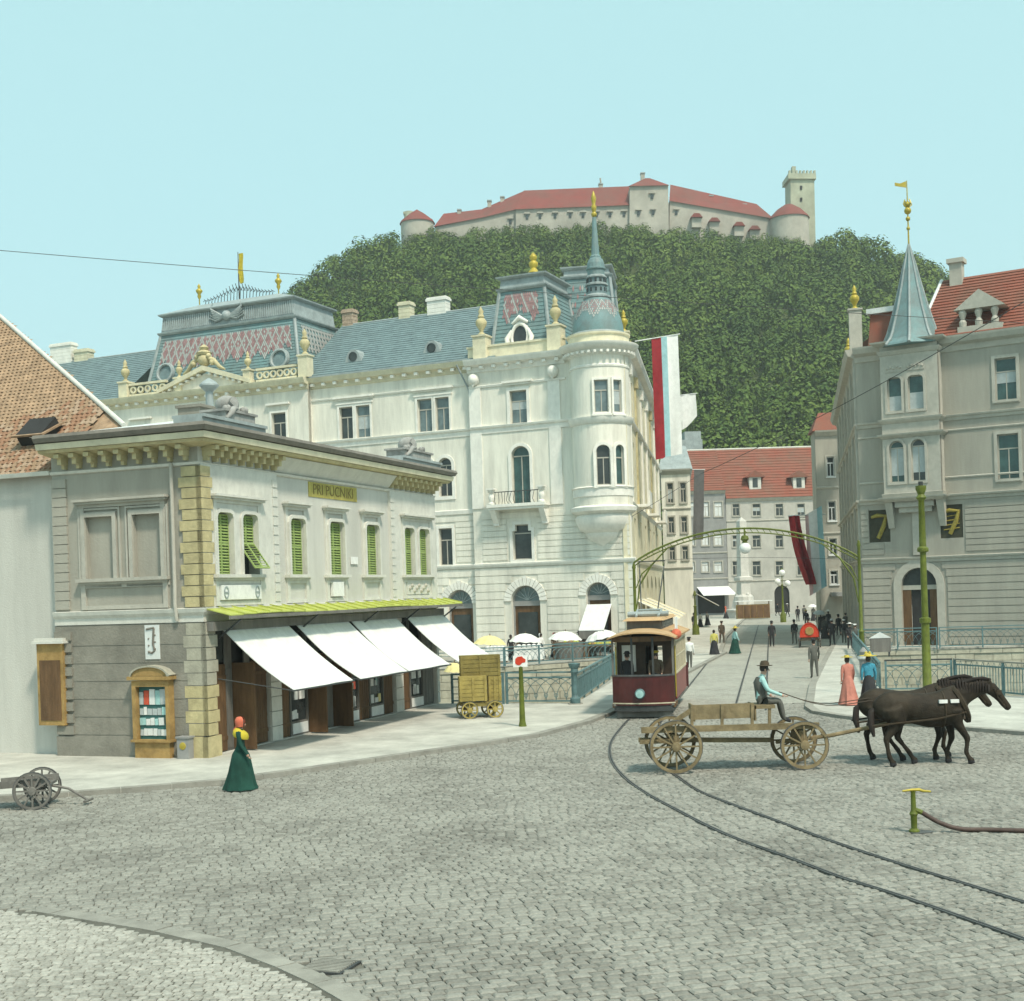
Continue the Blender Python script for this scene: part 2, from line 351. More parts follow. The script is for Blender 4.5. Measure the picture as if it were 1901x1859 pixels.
# ================================================================== ground, road, pavements, river
def sett_mat(name, col, col2, joint=None, geo=True):
    m = bpy.data.materials.new(name); m.use_nodes = True; MATS[name] = m; P[name] = m
    n = m.node_tree.nodes; l = m.node_tree.links; p = n['Principled BSDF']; p.inputs['Roughness'].default_value = .8; p.inputs['Specular IOR Level'].default_value = .35
    tc = n.new('ShaderNodeTexCoord'); geo_n = n.new('ShaderNodeNewGeometry')
    nz = n.new('ShaderNodeTexNoise'); nz.inputs['Scale'].default_value = .35; nz.inputs['Detail'].default_value = 6
    l.new(geo_n.outputs['Position'], nz.inputs['Vector'])
    fine = n.new('ShaderNodeTexNoise'); fine.inputs['Scale'].default_value = 26; fine.inputs['Detail'].default_value = 5
    l.new(geo_n.outputs['Position'], fine.inputs['Vector'])
    add = n.new('ShaderNodeMath'); add.operation = 'MULTIPLY_ADD'; add.inputs[1].default_value = .45
    oi = n.new('ShaderNodeObjectInfo'); ad2 = n.new('ShaderNodeMath'); ad2.operation = 'ADD'
    l.new(geo_n.outputs['Random Per Island'], ad2.inputs[0]); l.new(oi.outputs['Random'], ad2.inputs[1])
    fr = n.new('ShaderNodeMath'); fr.operation = 'FRACT'; l.new(ad2.outputs[0], fr.inputs[0])
    if geo: l.new(fr.outputs[0], add.inputs[0])
    else:
        vr = n.new('ShaderNodeTexVoronoi'); vr.inputs['Scale'].default_value = 4.6; mp = n.new('ShaderNodeMapping'); mp.inputs['Rotation'].default_value = (0,0,-.45); mp.inputs['Scale'].default_value = (1,1.25,1)
        l.new(geo_n.outputs['Position'], mp.inputs['Vector']); l.new(mp.outputs['Vector'], vr.inputs['Vector'])
        sp = n.new('ShaderNodeSeparateColor'); l.new(vr.outputs['Color'], sp.inputs[0]); l.new(sp.outputs[0], add.inputs[0])
        dv = n.new('ShaderNodeTexVoronoi'); dv.feature = 'DISTANCE_TO_EDGE'; dv.inputs['Scale'].default_value = 4.6; l.new(mp.outputs['Vector'], dv.inputs['Vector'])
        bm = n.new('ShaderNodeBump'); bm.inputs['Strength'].default_value = .55; bm.inputs['Distance'].default_value = .05
        mr = n.new('ShaderNodeMapRange'); mr.inputs['From Max'].default_value = .12; l.new(dv.outputs['Distance'], mr.inputs['Value']); l.new(mr.outputs['Result'], bm.inputs['Height']); l.new(bm.outputs['Normal'], p.inputs['Normal'])
    mr0 = n.new('ShaderNodeMapRange'); mr0.inputs['From Min'].default_value = .3; mr0.inputs['From Max'].default_value = .7; mr0.inputs['To Min'].default_value = .30; mr0.inputs['To Max'].default_value = .75; l.new(nz.outputs['Fac'], mr0.inputs['Value']); l.new(mr0.outputs['Result'], add.inputs[2])
    rp = n.new('ShaderNodeValToRGB'); rp.color_ramp.elements[0].position = .35; rp.color_ramp.elements[1].position = .95
    rp.color_ramp.elements[0].color = (*col2, 1); rp.color_ramp.elements[1].color = (*col, 1); l.new(add.outputs[0], rp.inputs['Fac'])
    mx = n.new('ShaderNodeMix'); mx.data_type = 'RGBA'; mx.blend_type = 'MULTIPLY'; mx.inputs['Factor'].default_value = .55
    fr2 = n.new('ShaderNodeMapRange'); fr2.inputs['From Min'].default_value = .3; fr2.inputs['From Max'].default_value = .7; fr2.inputs['To Min'].default_value = .55; fr2.inputs['To Max'].default_value = 1.15; l.new(fine.outputs['Fac'], fr2.inputs['Value'])
    l.new(rp.outputs['Color'], mx.inputs['A']); l.new(fr2.outputs['Result'], mx.inputs['B']); l.new(mx.outputs['Result'], p.inputs['Base Color'])
    if geo:
        bm = n.new('ShaderNodeBump'); bm.inputs['Strength'].default_value = .3; bm.inputs['Distance'].default_value = .01; l.new(fine.outputs['Fac'], bm.inputs['Height']); l.new(bm.outputs['Normal'], p.inputs['Normal'])
    return m
sett_mat('granite_sett', (.285,.28,.245), (.165,.16,.138))
sett_mat('pale_cobble', (.40,.39,.345), (.22,.215,.185))
sett_mat('far_setts', (.41,.40,.345), (.28,.27,.235), geo=False)
P['joint'] = mat('sandy_joint_dirt', (.15,.145,.12), .95, .3, 2, .4, 30)

QA = gnd(1065,1312); QL = gnd(830,1312); QB = gnd(1640,1290); QC = gnd(1765,1288)     # the near quay edge and the bridge's near corners
dl = (QL-QA).normalized(); QFL = QA + dl*70
FA, FB = Vector((8.2,84.6,0)), Vector((22.0,83.5,0))                                      # the bridge's far corners
FL1, FL0, FR1, FR0 = Vector((-.6,79,0)), Vector((-75,68,0)), Vector((27,82.6,0)), Vector((95,74,0))
QE, QR = Vector((19.2,45.5,0)), Vector((95,38,0))
YS = 49.0
def flat(name, pts, z, m, **kw):
    b = MB(); b.add([(p[0],p[1],z) for p in pts], [tuple(range(len(pts)))]); return single(name, b, m, **kw)
road = flat('road', [(-90,-30),(90,-30),QR.xy,QE.xy,(QC.x-.2,YS),(-90,YS)], 0, 'joint', kind='structure')
flat('road', [(-90,YS),(QC.x-.2,YS),QC.xy,QB.xy,QA.xy,QL.xy,QFL.xy], .03, 'far_setts', kind='structure')
flat('bridge_deck', [QA.xy,QB.xy,FB.xy,FA.xy], .032, 'far_setts', kind='structure')
flat('street', [FL0.xy,FL1.xy,FA.xy,FB.xy,FR1.xy,FR0.xy,(140,330),(-140,330)], .031, 'far_setts', kind='structure')
flat('ground', [(-700,-300),(700,-300),(700,900),(-700,900)], -6.0, 'stone', kind='structure')
wm = mat('river_water', (.10,.17,.17), .08, .25, .3, .35, 2.2, spec=.5)
flat('river', [(-110,40),(110,30),(110,95),(-110,95)], -4.2, wm, kind='structure')
# quay walls and bridge flank: each one a masonry wall with a coping
def quay(name, a, b, label, top=.0, ydir=1):
    a, b = Vector(a), Vector(b); F = Face(a.xy, (b-a).xy); L = (b-a).length
    T = Thing(name, (a.x, a.y, -4.6), label, 'wall'); h = 4.6+top; rows = 9
    m = MB(F.M); m.box(0, L, .06, .7, -4.6, top-.25); T.part(m, 'wall', 'stone')
    c = MB(F.M); k = max(1, int(L/2.0))
    me = shared('coping_stone', MB().box(-L/k/2+.01, L/k/2-.01, -.06, .72, -.27, 0), 'stone')
    for i in range(k): T.piece(me, 'coping_stone', F.M @ Matrix.Translation(((i+.5)*L/k, 0, top-.002*(i%3))))
    w = 1.15; kk = max(1, int(L/w)); hs = (h-.29)/rows
    blk = MB()
    for r in range(rows):
        for i in range(-1, kk+1):
            x0 = max(0, i*w+(r%2)*w/2); x1 = min(L, (i+1)*w+(r%2)*w/2)
            if x1-x0 < .2: continue
            blk.box(x0+.015, x1-.015, random.uniform(-.02,.02), .1, -4.6+r*hs+.012, -4.6+(r+1)*hs-.012)
    bb = MB(F.M); bb.add(blk.v, blk.f); T.part(bb, 'stone_block', 'stone', kind='stuff')
    return T
quay('quay_wall', FL0, FL1, 'yellowish stone river wall below the market on the far bank')
quay('quay_wall', FL1, FA, 'short stone river wall meeting the far end of the bridge beside the market')
quay('quay_wall', FB, FR1, 'short stone river wall at the far end of the bridge below the grey palace')
quay('quay_wall', FR1, FR0, 'long stone river wall below the grey corner palace')
quay('bridge_flank', FA, QA, 'stone side of the bridge below the market side railing')
quay('bridge_flank', QB, FB, 'stone side of the bridge below the grey palace side railing')
quay('quay_wall', QA, QFL, 'stone river wall under the shop building on the near bank')
quay('quay_wall', QC, QB, 'stone river wall under the lattice railing on the near bank beyond the horses')

# pavements with kerbs of single stones
def pavement(name, edge, back, z, m, kerbw=.28, stone=1.3, label=None):
    pts = [Vector((p[0],p[1])) for p in edge]
    o = single(name, MB().slab([(p.x,p.y) for p in pts]+[(p[0],p[1]) for p in back], -.02, z, 0), m, kind='structure')
    k = 0
    for i in range(len(pts)-1):
        a, b = pts[i], pts[i+1]; L = (b-a).length; n = max(1, round(L/stone)); d = (b-a)/L; nn = Vector((d.y,-d.x))
        for j in range(n):
            p, q = a+d*(L*j/n+.008), a+d*(L*(j+1)/n-.008); h = z+.012+random.uniform(-.004,.004)
            kb = MB(); kb.slab([(p.x-nn.x*kerbw,p.y-nn.y*kerbw),(p.x+nn.x*.02,p.y+nn.y*.02),(q.x+nn.x*.02,q.y+nn.y*.02),(q.x-nn.x*kerbw,q.y-nn.y*kerbw)], -.02, h)
            me = mesh_obj('kerb_stone', kb.v, kb.f, kb.m, ['kerb']); ob = bpy.data.objects.new('kerb_stone', me); COL.objects.link(ob); ob.parent = o
    return o
g2 = lambda u, v: gnd(u, v).xy
pavement('pavement', [g2(-140,1497),g2(127,1482),g2(411,1459),g2(560,1438),g2(819,1399),g2(1000,1371),g2(1090,1347),g2(1131,1331),g2(1200,1292),g2(1272,1255),g2(1349,1214)],
         [FA.xy+Vector((1.2,0)), QA.xy+Vector((.05,0)), QL.xy, (-30,55), (-60,40)], .13, 'pave')
pavement('pavement', [g2(1560,1172),g2(1530,1224),g2(1503,1275),g2(1495,1318),g2(1508,1327),g2(1560,1336),g2(1640,1346),g2(1803,1360),g2(2000,1376)],
         [QR.xy-Vector((55,2)), QE.xy, QC.xy, QB.xy, FB.xy], .13, 'pave')
pavement('pavement', [g2(1500,1149), g2(1560,1172)], [FB.xy, FR1.xy, (60,80), (60,140)], .13, 'pave', stone=3)
pavement('pavement', [(14.0,87),(18.5,112),(31,172)], [(24,172),(8.4,85.4)], .13, 'pave', stone=3)
walk = pavement('pavement', [g2(60,1697),g2(94,1702),g2(288,1734),g2(419,1765),g2(516,1802),g2(583,1833),g2(650,1872)][::1],
         [(-3,11),(-12,11),(-12,18.7)], .035, 'joint', kerbw=.26, stone=1.0)

# setts: rows at a slant, each a low convex block
RD = Vector((1,.27)).normalized(); RN = Vector((-RD.y,RD.x))
KL = [g2(-400,1650),g2(60,1697),g2(94,1702),g2(288,1734),g2(419,1765),g2(516,1802),g2(583,1833),g2(650,1872),g2(900,2050)]
def below_kerb(p):                                # on the little foreground pavement?
    for a, b in zip(KL, KL[1:]):
        if a.x <= p.x <= b.x: return p.y < a.y+(b.y-a.y)*(p.x-a.x)/(b.x-a.x)+.03
    return False
RAIL_O = [(1160,1345),(1138,1373),(1131.5,1395),(1138,1421),(1164,1451),(1207,1481),(1259,1509),(1310.5,1536),(1371,1563),(1466,1597.6),(1560.7,1634),(1664,1666.6),(1800,1714),(1905,1752),(2100,1830)]
RAIL_I = [(1228,1340),(1212,1370),(1207,1395),(1218,1418),(1256.6,1444.5),(1293,1470),(1345,1492),(1431,1524),(1517.6,1557),(1604,1587),(1690,1615),(1800,1649),(1905,1682),(2100,1745)]
def smooth_path(pts, n=6):
    out = []
    for i in range(len(pts)-1):
        p0,p1,p2,p3 = pts[max(i-1,0)],pts[i],pts[i+1],pts[min(i+2,len(pts)-1)]
        for k in range(n):
            t = k/n; out.append(.5*((2*p1)+(p2-p0)*t+(2*p0-5*p1+4*p2-p3)*t*t+(3*p1-p0-3*p2+p3)*t**3))
    return out+[pts[-1]]
PAVE_NEAR = [(g2(-140,1497)),g2(127,1482),g2(411,1459),g2(560,1438)]
def far_edge(x):                                  # where the kiosk pavement begins
    for a, b in zip(PAVE_NEAR, PAVE_NEAR[1:]):
        if a.x <= x <= b.x: return a.y+(b.y-a.y)*(x-a.x)/(b.x-a.x)
    return 99
def sett(w, l, h, tilt=0):                        # block with chamfered, slightly crowned top
    b = MB(); c = min(w,l)*.17; z0 = -.03
    B = [(-w/2,-l/2),(w/2,-l/2),(w/2,l/2),(-w/2,l/2)]; J = [(x+random.uniform(-.009,.009), y+random.uniform(-.009,.009)) for x,y in B]
    b.add([(x,y,z0) for x,y in J]+[(x,y,h-.015) for x,y in J]+[(x*(1-2*c/w),y*(1-2*c/l),h+random.uniform(-.003,.003)+tilt*x) for x,y in J]+[(0,0,h+.005)],
          [(i,(i+1)%4,4+(i+1)%4,4+i) for i in range(4)]+[(4+i,4+(i+1)%4,8+(i+1)%4,8+i) for i in range(4)]+[(8+i,8+(i+1)%4,12) for i in range(4)])
    return b
GC = gnd(612,1797).xy; cells = []; ROWH, Lm = .172, .2
for r in range(-80, 380):
    x = -60+random.uniform(0,.2)
    while x < 60:
        L = random.uniform(.15,.25); c = RD*(x+L/2)+RN*(r*ROWH); x += L
        if not (11.0 < c.y < YS-.02) or abs(c.x) > .41*c.y+5.5: continue
        if below_kerb(c) or c.y > far_edge(c.x)-.1 or (c-GC).length < .36: continue
        cells.append((c, L-.010, ROWH-.026))
cells.sort(key=lambda q: q[0].y + abs(q[0].x)*.0)
inview = [q for q in cells if abs(q[0].x) < .39*q[0].y and q[0].y > 14.5]
near = set(id(q) for q in inview[:300])
kinds = [shared('cobble', sett(.2,ROWH-.022,.034,random.uniform(-.06,.06)), 'granite_sett') for _ in range(10)]
ra = math.atan2(RD.y, RD.x); stuff = MB(); Rz = Matrix.Rotation(ra,4,'Z')
for q in cells:
    c, w, l = q; a = ra+random.uniform(-.03,.03)
    if id(q) in near:
        o = bpy.data.objects.new('cobble', random.choice(kinds)); COL.objects.link(o); o.parent = road
        o.location = (c.x,c.y,random.uniform(-.006,.006)); o.rotation_euler.z = a; o.scale.x = w/.2
    else:
        b = sett(w,l,.034+random.uniform(-.006,.006),random.uniform(-.05,.05)); M = Matrix.Translation((c.x,c.y,0))@Matrix.Rotation(a,4,'Z')
        stuff.add([M@Vector(v) for v in b.v], b.f)
me = mesh_obj('cobbles', stuff.v, stuff.f, stuff.m, ['granite_sett']); o = bpy.data.objects.new('cobbles', me); COL.objects.link(o); o.parent = road; o['kind'] = 'stuff'
# little rounded cobbles of the foreground pavement
stuff = MB(); r = 0; y = 11.2
while y < 19.5:
    x = -12+random.uniform(0,.1)
    while x < -1:
        L = random.uniform(.085,.16); c = Vector((x+L/2, y+random.uniform(-.012,.012))); x += L+.012
        if below_kerb(c+Vector((0,.21))) and abs(c.x) < .41*c.y+4:
            b = sett(L,.088,.018+random.uniform(-.006,.006)); M = Matrix.Translation((c.x,c.y,.035))@Matrix.Rotation(random.uniform(-.12,.12),4,'Z'); stuff.add([M@Vector(v) for v in b.v], b.f)
    y += .105
me = mesh_obj('small_cobbles', stuff.v, stuff.f, stuff.m, ['pale_cobble']); o = bpy.data.objects.new('small_cobbles', me); COL.objects.link(o); o.parent = walk; o['kind'] = 'stuff'
# drain grate by the kerb
gc = gnd(612,1797); T = Thing('drain_grate', gc, 'small iron drain grate set beside the foreground kerb', 'grate')
b = MB(Matrix.Translation(gc)@Matrix.Rotation(-.35,4,'Z')); b.box(-.30,.30,-.28,.28,-.02,.03); T.part(b,'frame','iron')
for i in range(9): T.part(MB(Matrix.Translation(gc)@Matrix.Rotation(-.35,4,'Z')).box(-.26,.26,-.25+i*.058,-.222+i*.058,.02,.05),'bar','kerb')
# tram rails
def rail(pts, name, label):
    b = MB(); b.sweep([(-.042,.036),(.042,.036),(.042,.056),(-.042,.056)], [(p.x,p.y) for p in pts]); b.sweep([(-.012,.03),(.012,.03),(.012,.0585),(-.012,.0585)], [(p.x,p.y) for p in pts],1)
    o = single(name, b, ['rail','dark'], label, 'rail', 'tram rails'); return o
SD = Vector((.20,1)).normalized()
def rail_line(px):
    w = [gnd(*q).xy for q in px]; w = smooth_path(w); return [w[0]+SD*k for k in (95,60,30,10,3)]+w
rail(rail_line(RAIL_O), 'tram_rail', 'steel tram rail curving on the outer side of the bend'); rail(rail_line(RAIL_I), 'tram_rail', 'steel tram rail curving on the inner side of the bend behind the wagon')
for off, lb in ((3.6,'straight steel tram rail of the second track on the bridge beside the tram'),(4.75,'straight steel tram rail of the second track nearer the bandstaff crowd')):
    p = gnd(1160,1345).xy+Vector((off,0)); rail([p+SD*100,p+SD*60,p+SD*20,p+SD*3], 'tram_rail', lb.replace('bandstaff ',''))
# ================================================================== two-storey shop building on the near bank
KC, KE = gnd(385,1415), gnd(815,1312)
K1 = Face(KC.xy, (KE-KC).xy); KL1 = (KE-KC).length
K2 = Face(KC.xy, (K1.d.y, -K1.d.x)); KW = -K2.S(99, 1000)
T = Thing('shop_building', KC, 'two-storey pale corner shop building with green shutters and long white awnings', 'building')
zs = K1.Z(366,1133); zf = K1.Z(362,857); zc0 = K1.Z(362,822); zc1 = K1.Z(362,790)     # string, frieze, cornice levels
uw = [(398,427.5,954,1068),(445,473,957,1066),(534,562,963,1067),(607,634,970,1068),(675,699,975,1068.5),(745.6,764,979,1069.5),(773,792,982,1069.5)]
wins = []
for a,b,c,d in uw:
    s0,_ = K1.px(a,1010); s1,_ = K1.px(b,1010); z1 = K1.Z((a+b)/2,c); wins.append((s0,s1,zs+1.02,z1))
zsill = wins[0][2]; ztop = sum(w[3] for w in wins)/len(wins); wins = [(a,b,zsill,ztop) for a,b,_,_ in wins]
def soft(x0,x1,z0,z1,r=.16): return [(x0,z0),(x1,z0),(x1,z1-r),(x1-r*.3,z1-r*.3),(x1-r,z1),(x0+r,z1),(x0+r*.3,z1-r*.3),(x0,z1-r)]
sb1, sb2 = K1.S(512,1000), K1.S(722,1010)
piers = [(0,.52),(K1.S(504,1380),K1.S(522,1378)),(K1.S(735,1330),K1.S(748,1328)),(KL1-.2,KL1)]
shop_z = zs-.45
holes = [soft(*w) for w in wins]+[rect(piers[i][1]+.03, piers[i+1][0]-.03, .16, shop_z) for i in range(3)]
m = MB(K1.M); m.wall(rect(.02,KL1,0,zc0), holes, 0, .45, 0)
m.quad((KL1,0,0),(KL1,KW,0),(KL1,KW,zc0),(KL1,0,zc0)); T.part(m, 'wall', 'kiosk', label='lit long shop front wall')
pb = MB(K1.M)                                             # slightly forward end pavilions
for x0,x1 in ((.0,sb1),(sb2,KL1+.02)):
    hh = [soft(*w) for w in wins if w[0] > x0 and w[1] < x1]
    pb = MB(K1.M); pb.wall(rect(x0,x1,zs+.06,zf-.05), [offset(h,.002) for h in hh], -.09, .1); T.part(pb, 'pavilion_wall', 'kiosk_trim')
lw = [(160,211,958,1074),(248,299.5,953,1072)]
lwin = [(K2.S(a,1010),K2.S(b,1010),zsill,ztop) for a,b,c,d in lw]
m = MB(K2.M); m.wall(rect(-KW,-.02,0,zc0), [rect(*w) for w in lwin], 0, .14, 0); m.box(-KW,-.02,.14,.3,zsill-.4,ztop+.4); T.part(m, 'wall', 'grey', label='end wall in shade-toned grey with two blind windows')  # greyer than the front wall: its shade is put into the colour
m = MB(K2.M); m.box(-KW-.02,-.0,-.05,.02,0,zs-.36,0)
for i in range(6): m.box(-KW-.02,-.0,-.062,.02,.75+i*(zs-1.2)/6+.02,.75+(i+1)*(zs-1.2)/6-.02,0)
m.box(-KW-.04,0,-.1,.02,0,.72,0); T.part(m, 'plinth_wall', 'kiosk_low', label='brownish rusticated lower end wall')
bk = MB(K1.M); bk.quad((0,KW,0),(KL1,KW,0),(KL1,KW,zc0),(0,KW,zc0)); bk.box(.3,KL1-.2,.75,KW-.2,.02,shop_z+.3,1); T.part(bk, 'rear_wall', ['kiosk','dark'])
# string course, frieze band, cornice and gutter running round both faces
cl = K2.M @ Vector((-KW,0,0)); ce = K1.M @ Vector((KL1,0,0)); cb = K1.M @ Vector((KL1,KW,0)); cbl = K2.M @ Vector((-KW,0,0))
path = [cl.xy, KC.xy, ce.xy, cb.xy]
def band(name, prof, mt, p=path, lab=None, parent=None): b = MB(); b.sweep(prof, [tuple(q) for q in p]); return T.part(b, name, mt, parent, label=lab)
band('string_course', [(0,zs-.34),(.07,zs-.34),(.07,zs-.16),(.15,zs-.06),(.18,zs+.05),(0,zs+.07)], 'kiosk_trim')
band('frieze_moulding', [(0,zf-.09),(.07,zf-.07),(.10,zf),(0,zf+.03)], 'kiosk_trim')
band('soffit', [(0,zc0-.1),(.55,zc0-.02),(.60,zc0+.06),(0,zc0+.08)], 'ochre')
band('cornice', [(0,zc0+.08),(.66,zc0+.07),(.70,zc0+.24),(.58,zc0+.27),(0,zc0+.27)], 'cream', lab='yellow moulded cornice')
band('gutter', [(0,zc0+.272),(.74,zc0+.272),(.82,zc0+.40),(.78,zc1),(0,zc1)], 'gutter')
bm = MB(); 
for x,z0,z1,w in ((0,-.42,-.3,.10),(0,-.3,-.12,.14),(0,-.12,0,.19)): bm.box(-w/2,w/2,{-.42:-.16,-.3:-.32,-.12:-.46}[z0],.02,z0,z1)
bme = shared('bracket', bm, 'ochre')
for i in range(9): T.piece(bme, 'bracket', K2.M @ Matrix.Translation((-.35-(KW-.9)*i/8,0,zc0-.06)))
for x0,x1,n in ((.3,sb1-.15,9),(sb2+.15,KL1-.15,9)):
    for i in range(n): T.piece(bme, 'bracket', K1.M @ Matrix.Translation((x0+(x1-x0)*i/(n-1),-.02,zc0-.06)))
cove = MB(K1.M); cove.prism([(sb1,zf+.05),(sb2,zf+.05),(sb2,zc0-.04),(sb1,zc0-.04)],-.3,.02) if False else cove.hexa([(sb1,-.03,zf+.04),(sb2,-.03,zf+.04),(sb2,.05,zf+.04),(sb1,.05,zf+.04),(sb1,-.42,zc0-.06),(sb2,-.42,zc0-.06),(sb2,.05,zc0-.06),(sb1,.05,zc0-.06)]); T.part(cove,'cove','kiosk_trim')
# low metal hipped roof and attic blocks
r0 = [K1.M@Vector(p) for p in ((-.7,-.7,zc1-.03),(KL1+.7,-.7,zc1-.03),(KL1+.7,KW+.2,zc1-.03),(-.7,KW+.2,zc1-.03))]; rg = [K1.M@Vector(p) for p in ((2.6,KW/2,zc1+.62),(KL1-2.6,KW/2,zc1+.62))]
m = MB(); m.add([*r0,*rg],[(0,1,5,4),(1,2,5),(2,3,4,5),(3,0,4)]); T.part(m,'roof','zinc_pale',label='low pale metal hipped roof')
at0 = MB(K1.M)
for x0,x1 in ((-.55,2.9),(sb2+.3,KL1-.3)): at0 = MB(K1.M); at0.box(x0,x1,-.55,.4,zc1-.02,zc1+.16); at0.box(x0,x1,-.62,.45,zc1+.16,zc1+.25); T.part(at0,'attic_block','zinc')
# corner quoins, alternately long and short, wrapping both faces
qz0, n = .72, 10
def quoins(z0, z1, n, m, pale=None):
    h = (z1-z0)/n
    for i in range(n):
        lo = .52 if i%2 else .42
        b = MB(K1.M); b.box(-.07,lo,-.125,.05,z0+i*h+.012,z0+(i+1)*h-.012); b.box(-.07,.05,-.12,lo+.12,z0+i*h+.013,z0+(i+1)*h-.013)
        T.part(b,'quoin',(pale if pale and i > n-6 else m))
quoins(.75, zs-.36, 9, 'quoin', 'quoin_pale'); quoins(zs+.08, zf-.1, 13, 'quoin')
b = MB(K1.M); b.box(-.14,.56,-.14,.05,0,.73); b.box(-.14,.05,-.13,.64,0,.73); T.part(b,'corner_plinth','quoin')
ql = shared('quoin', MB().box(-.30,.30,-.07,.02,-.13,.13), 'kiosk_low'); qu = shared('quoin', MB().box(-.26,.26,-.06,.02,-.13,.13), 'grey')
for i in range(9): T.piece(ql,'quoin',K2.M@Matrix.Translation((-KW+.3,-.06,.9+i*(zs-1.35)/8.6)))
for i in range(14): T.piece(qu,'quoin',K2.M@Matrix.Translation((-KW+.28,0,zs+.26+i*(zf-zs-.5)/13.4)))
qp = shared('quoin', MB().box(-.15,.15,-.03,.02,-.12,.12), 'kiosk_trim')
for k in range(13): T.piece(qp,'quoin',K1.M@Matrix.Translation((sb1-.16,-.085,zs+.3+k*(zf-zs-.6)/12.2))); T.piece(qp,'quoin',K1.M@Matrix.Translation((sb2+.16,-.085,zs+.3+k*(zf-zs-.6)/12.2)))
# rusticated piers between the shops
for a,b in piers[1:]:
    for i in range(8): T.part(MB(K1.M).box(a-.02,b+.02,-.06,.4,.16+i*(shop_z-.2)/8+.012,.16+(i+1)*(shop_z-.2)/8-.012),'pier_stone','kiosk_trim')
# shuttered windows
sl_me = {}
def shutter(x0,x1,z0,z1,open_low=False):
    w = x1-x0; root = None; xm = (x0+x1)/2; N = max(8, round((z1-z0)/.098))
    for lx0,lx1 in ((x0,xm),(xm,x1)):
        f = MB(K1.M); zl = z0 if not open_low else z0+(z1-z0)*.52
        f.box(lx0+.004,lx0+.045,.05,.09,zl,z1-.03); f.box(lx1-.045,lx1-.004,.05,.09,zl,z1-.03); f.box(lx0+.045,lx1-.045,.05,.09,z1-.09,z1-.04); f.box(lx0+.045,lx1-.045,.05,.09,zl,zl+.05)
        if not open_low: f.box(lx0+.045,lx1-.045,.05,.09,z0+(z1-z0)*.5-.03,z0+(z1-z0)*.5+.03)
        so = T.part(f,'shutter','shutter')
        key = round(lx1-lx0,3)
        if key not in sl_me: sl_me[key] = shared('slat', MB().hexa([(-key/2+.04,-.035,-.036),(key/2-.04,-.035,-.036),(key/2-.04,-.027,-.036),(-key/2+.04,-.027,-.036),(-key/2+.04,.022,.034),(key/2-.04,.022,.034),(key/2-.04,.03,.034),(-key/2+.04,.03,.034)]), 'shutter')
        for i in range(N):
            z = z0+.06+(z1-z0-.15)*(i+.5)/N
            if z > zl+.04: T.piece(sl_me[key],'slat',K1.M@Matrix.Translation(((lx0+lx1)/2,.07,z)),so)
        if open_low:                                   # lower flaps propped outwards
            Mh = K1.M@Matrix.Translation((0,.05,zl))@Matrix.Rotation(-.62,4,'X'); h = (z1-z0)*.52
            f = MB(Mh); f.box(lx0+.004,lx0+.045,-.02,.02,-h,0); f.box(lx1-.045,lx1-.004,-.02,.02,-h,0); f.box(lx0+.045,lx1-.045,-.02,.02,-.05,0); f.box(lx0+.045,lx1-.045,-.02,.02,-h,-h+.05)
            so = T.part(f,'shutter','shutter',label='green shutter flap propped open outwards')
            for i in range(N//2): T.piece(sl_me[key],'slat',Mh@Matrix.Translation(((lx0+lx1)/2,0,-.05-(h-.1)*(i+.5)/(N//2))),so)
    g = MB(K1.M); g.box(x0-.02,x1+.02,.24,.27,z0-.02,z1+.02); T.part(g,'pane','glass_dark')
for i,wn in enumerate(wins):
    shutter(*wn, open_low=(i == 1))
    s = MB(K1.M); s.ring(soft(*wn), .11, -.14, -.03); T.part(s,'window_surround','kiosk_trim')
def hood(F, x0, x1, mt, yy=-.09):
    b = MB(F.M); zt = ztop+.28
    b.box(x0-.2,x1+.2,yy-.05,.02,zt,zt+.10); b.box(x0-.28,x1+.28,yy-.16,.02,zt+.10,zt+.17); b.box(x0-.32,x1+.32,yy-.24,.02,zt+.17,zt+.24)
    b.box(x0-.18,x0-.02,yy-.04,.02,zsill,zt); b.box(x1+.02,x1+.18,yy-.04,.02,zsill,zt)
    T.part(b,'window_hood',mt)
    b = MB(F.M); b.box(x0-.28,x1+.28,yy-.19,.02,zsill-.10,zsill); b.box(x0-.22,x1+.22,yy-.10,.02,zsill-.17,zsill-.10); T.part(b,'sill',mt)
    b = MB(F.M); zb = zs+.10; b.box(x0-.2,x0-.04,yy-.05,.02,zb,zsill-.17); b.box(x1+.04,x1+.2,yy-.05,.02,zb,zsill-.17); b.box(x0-.04,x1+.04,yy-.03,.02,zb,zb+.12); b.box(x0-.04,x1+.04,yy-.03,.02,zsill-.28,zsill-.17); T.part(b,'apron_panel',mt)
hood(K1,wins[0][0],wins[1][1],'kiosk_trim')
for i in (2,3,4): hood(K1,wins[i][0],wins[i][1],'kiosk_trim',-.02)
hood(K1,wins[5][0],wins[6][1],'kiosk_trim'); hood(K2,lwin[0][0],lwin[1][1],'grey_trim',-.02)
for w_ in lwin: s = MB(K2.M); s.ring(rect(*w_), .13, -.08, 0); s.ring(offset(rect(*w_),.2), .06, -.05, 0); T.part(s,'window_surround','grey_trim')
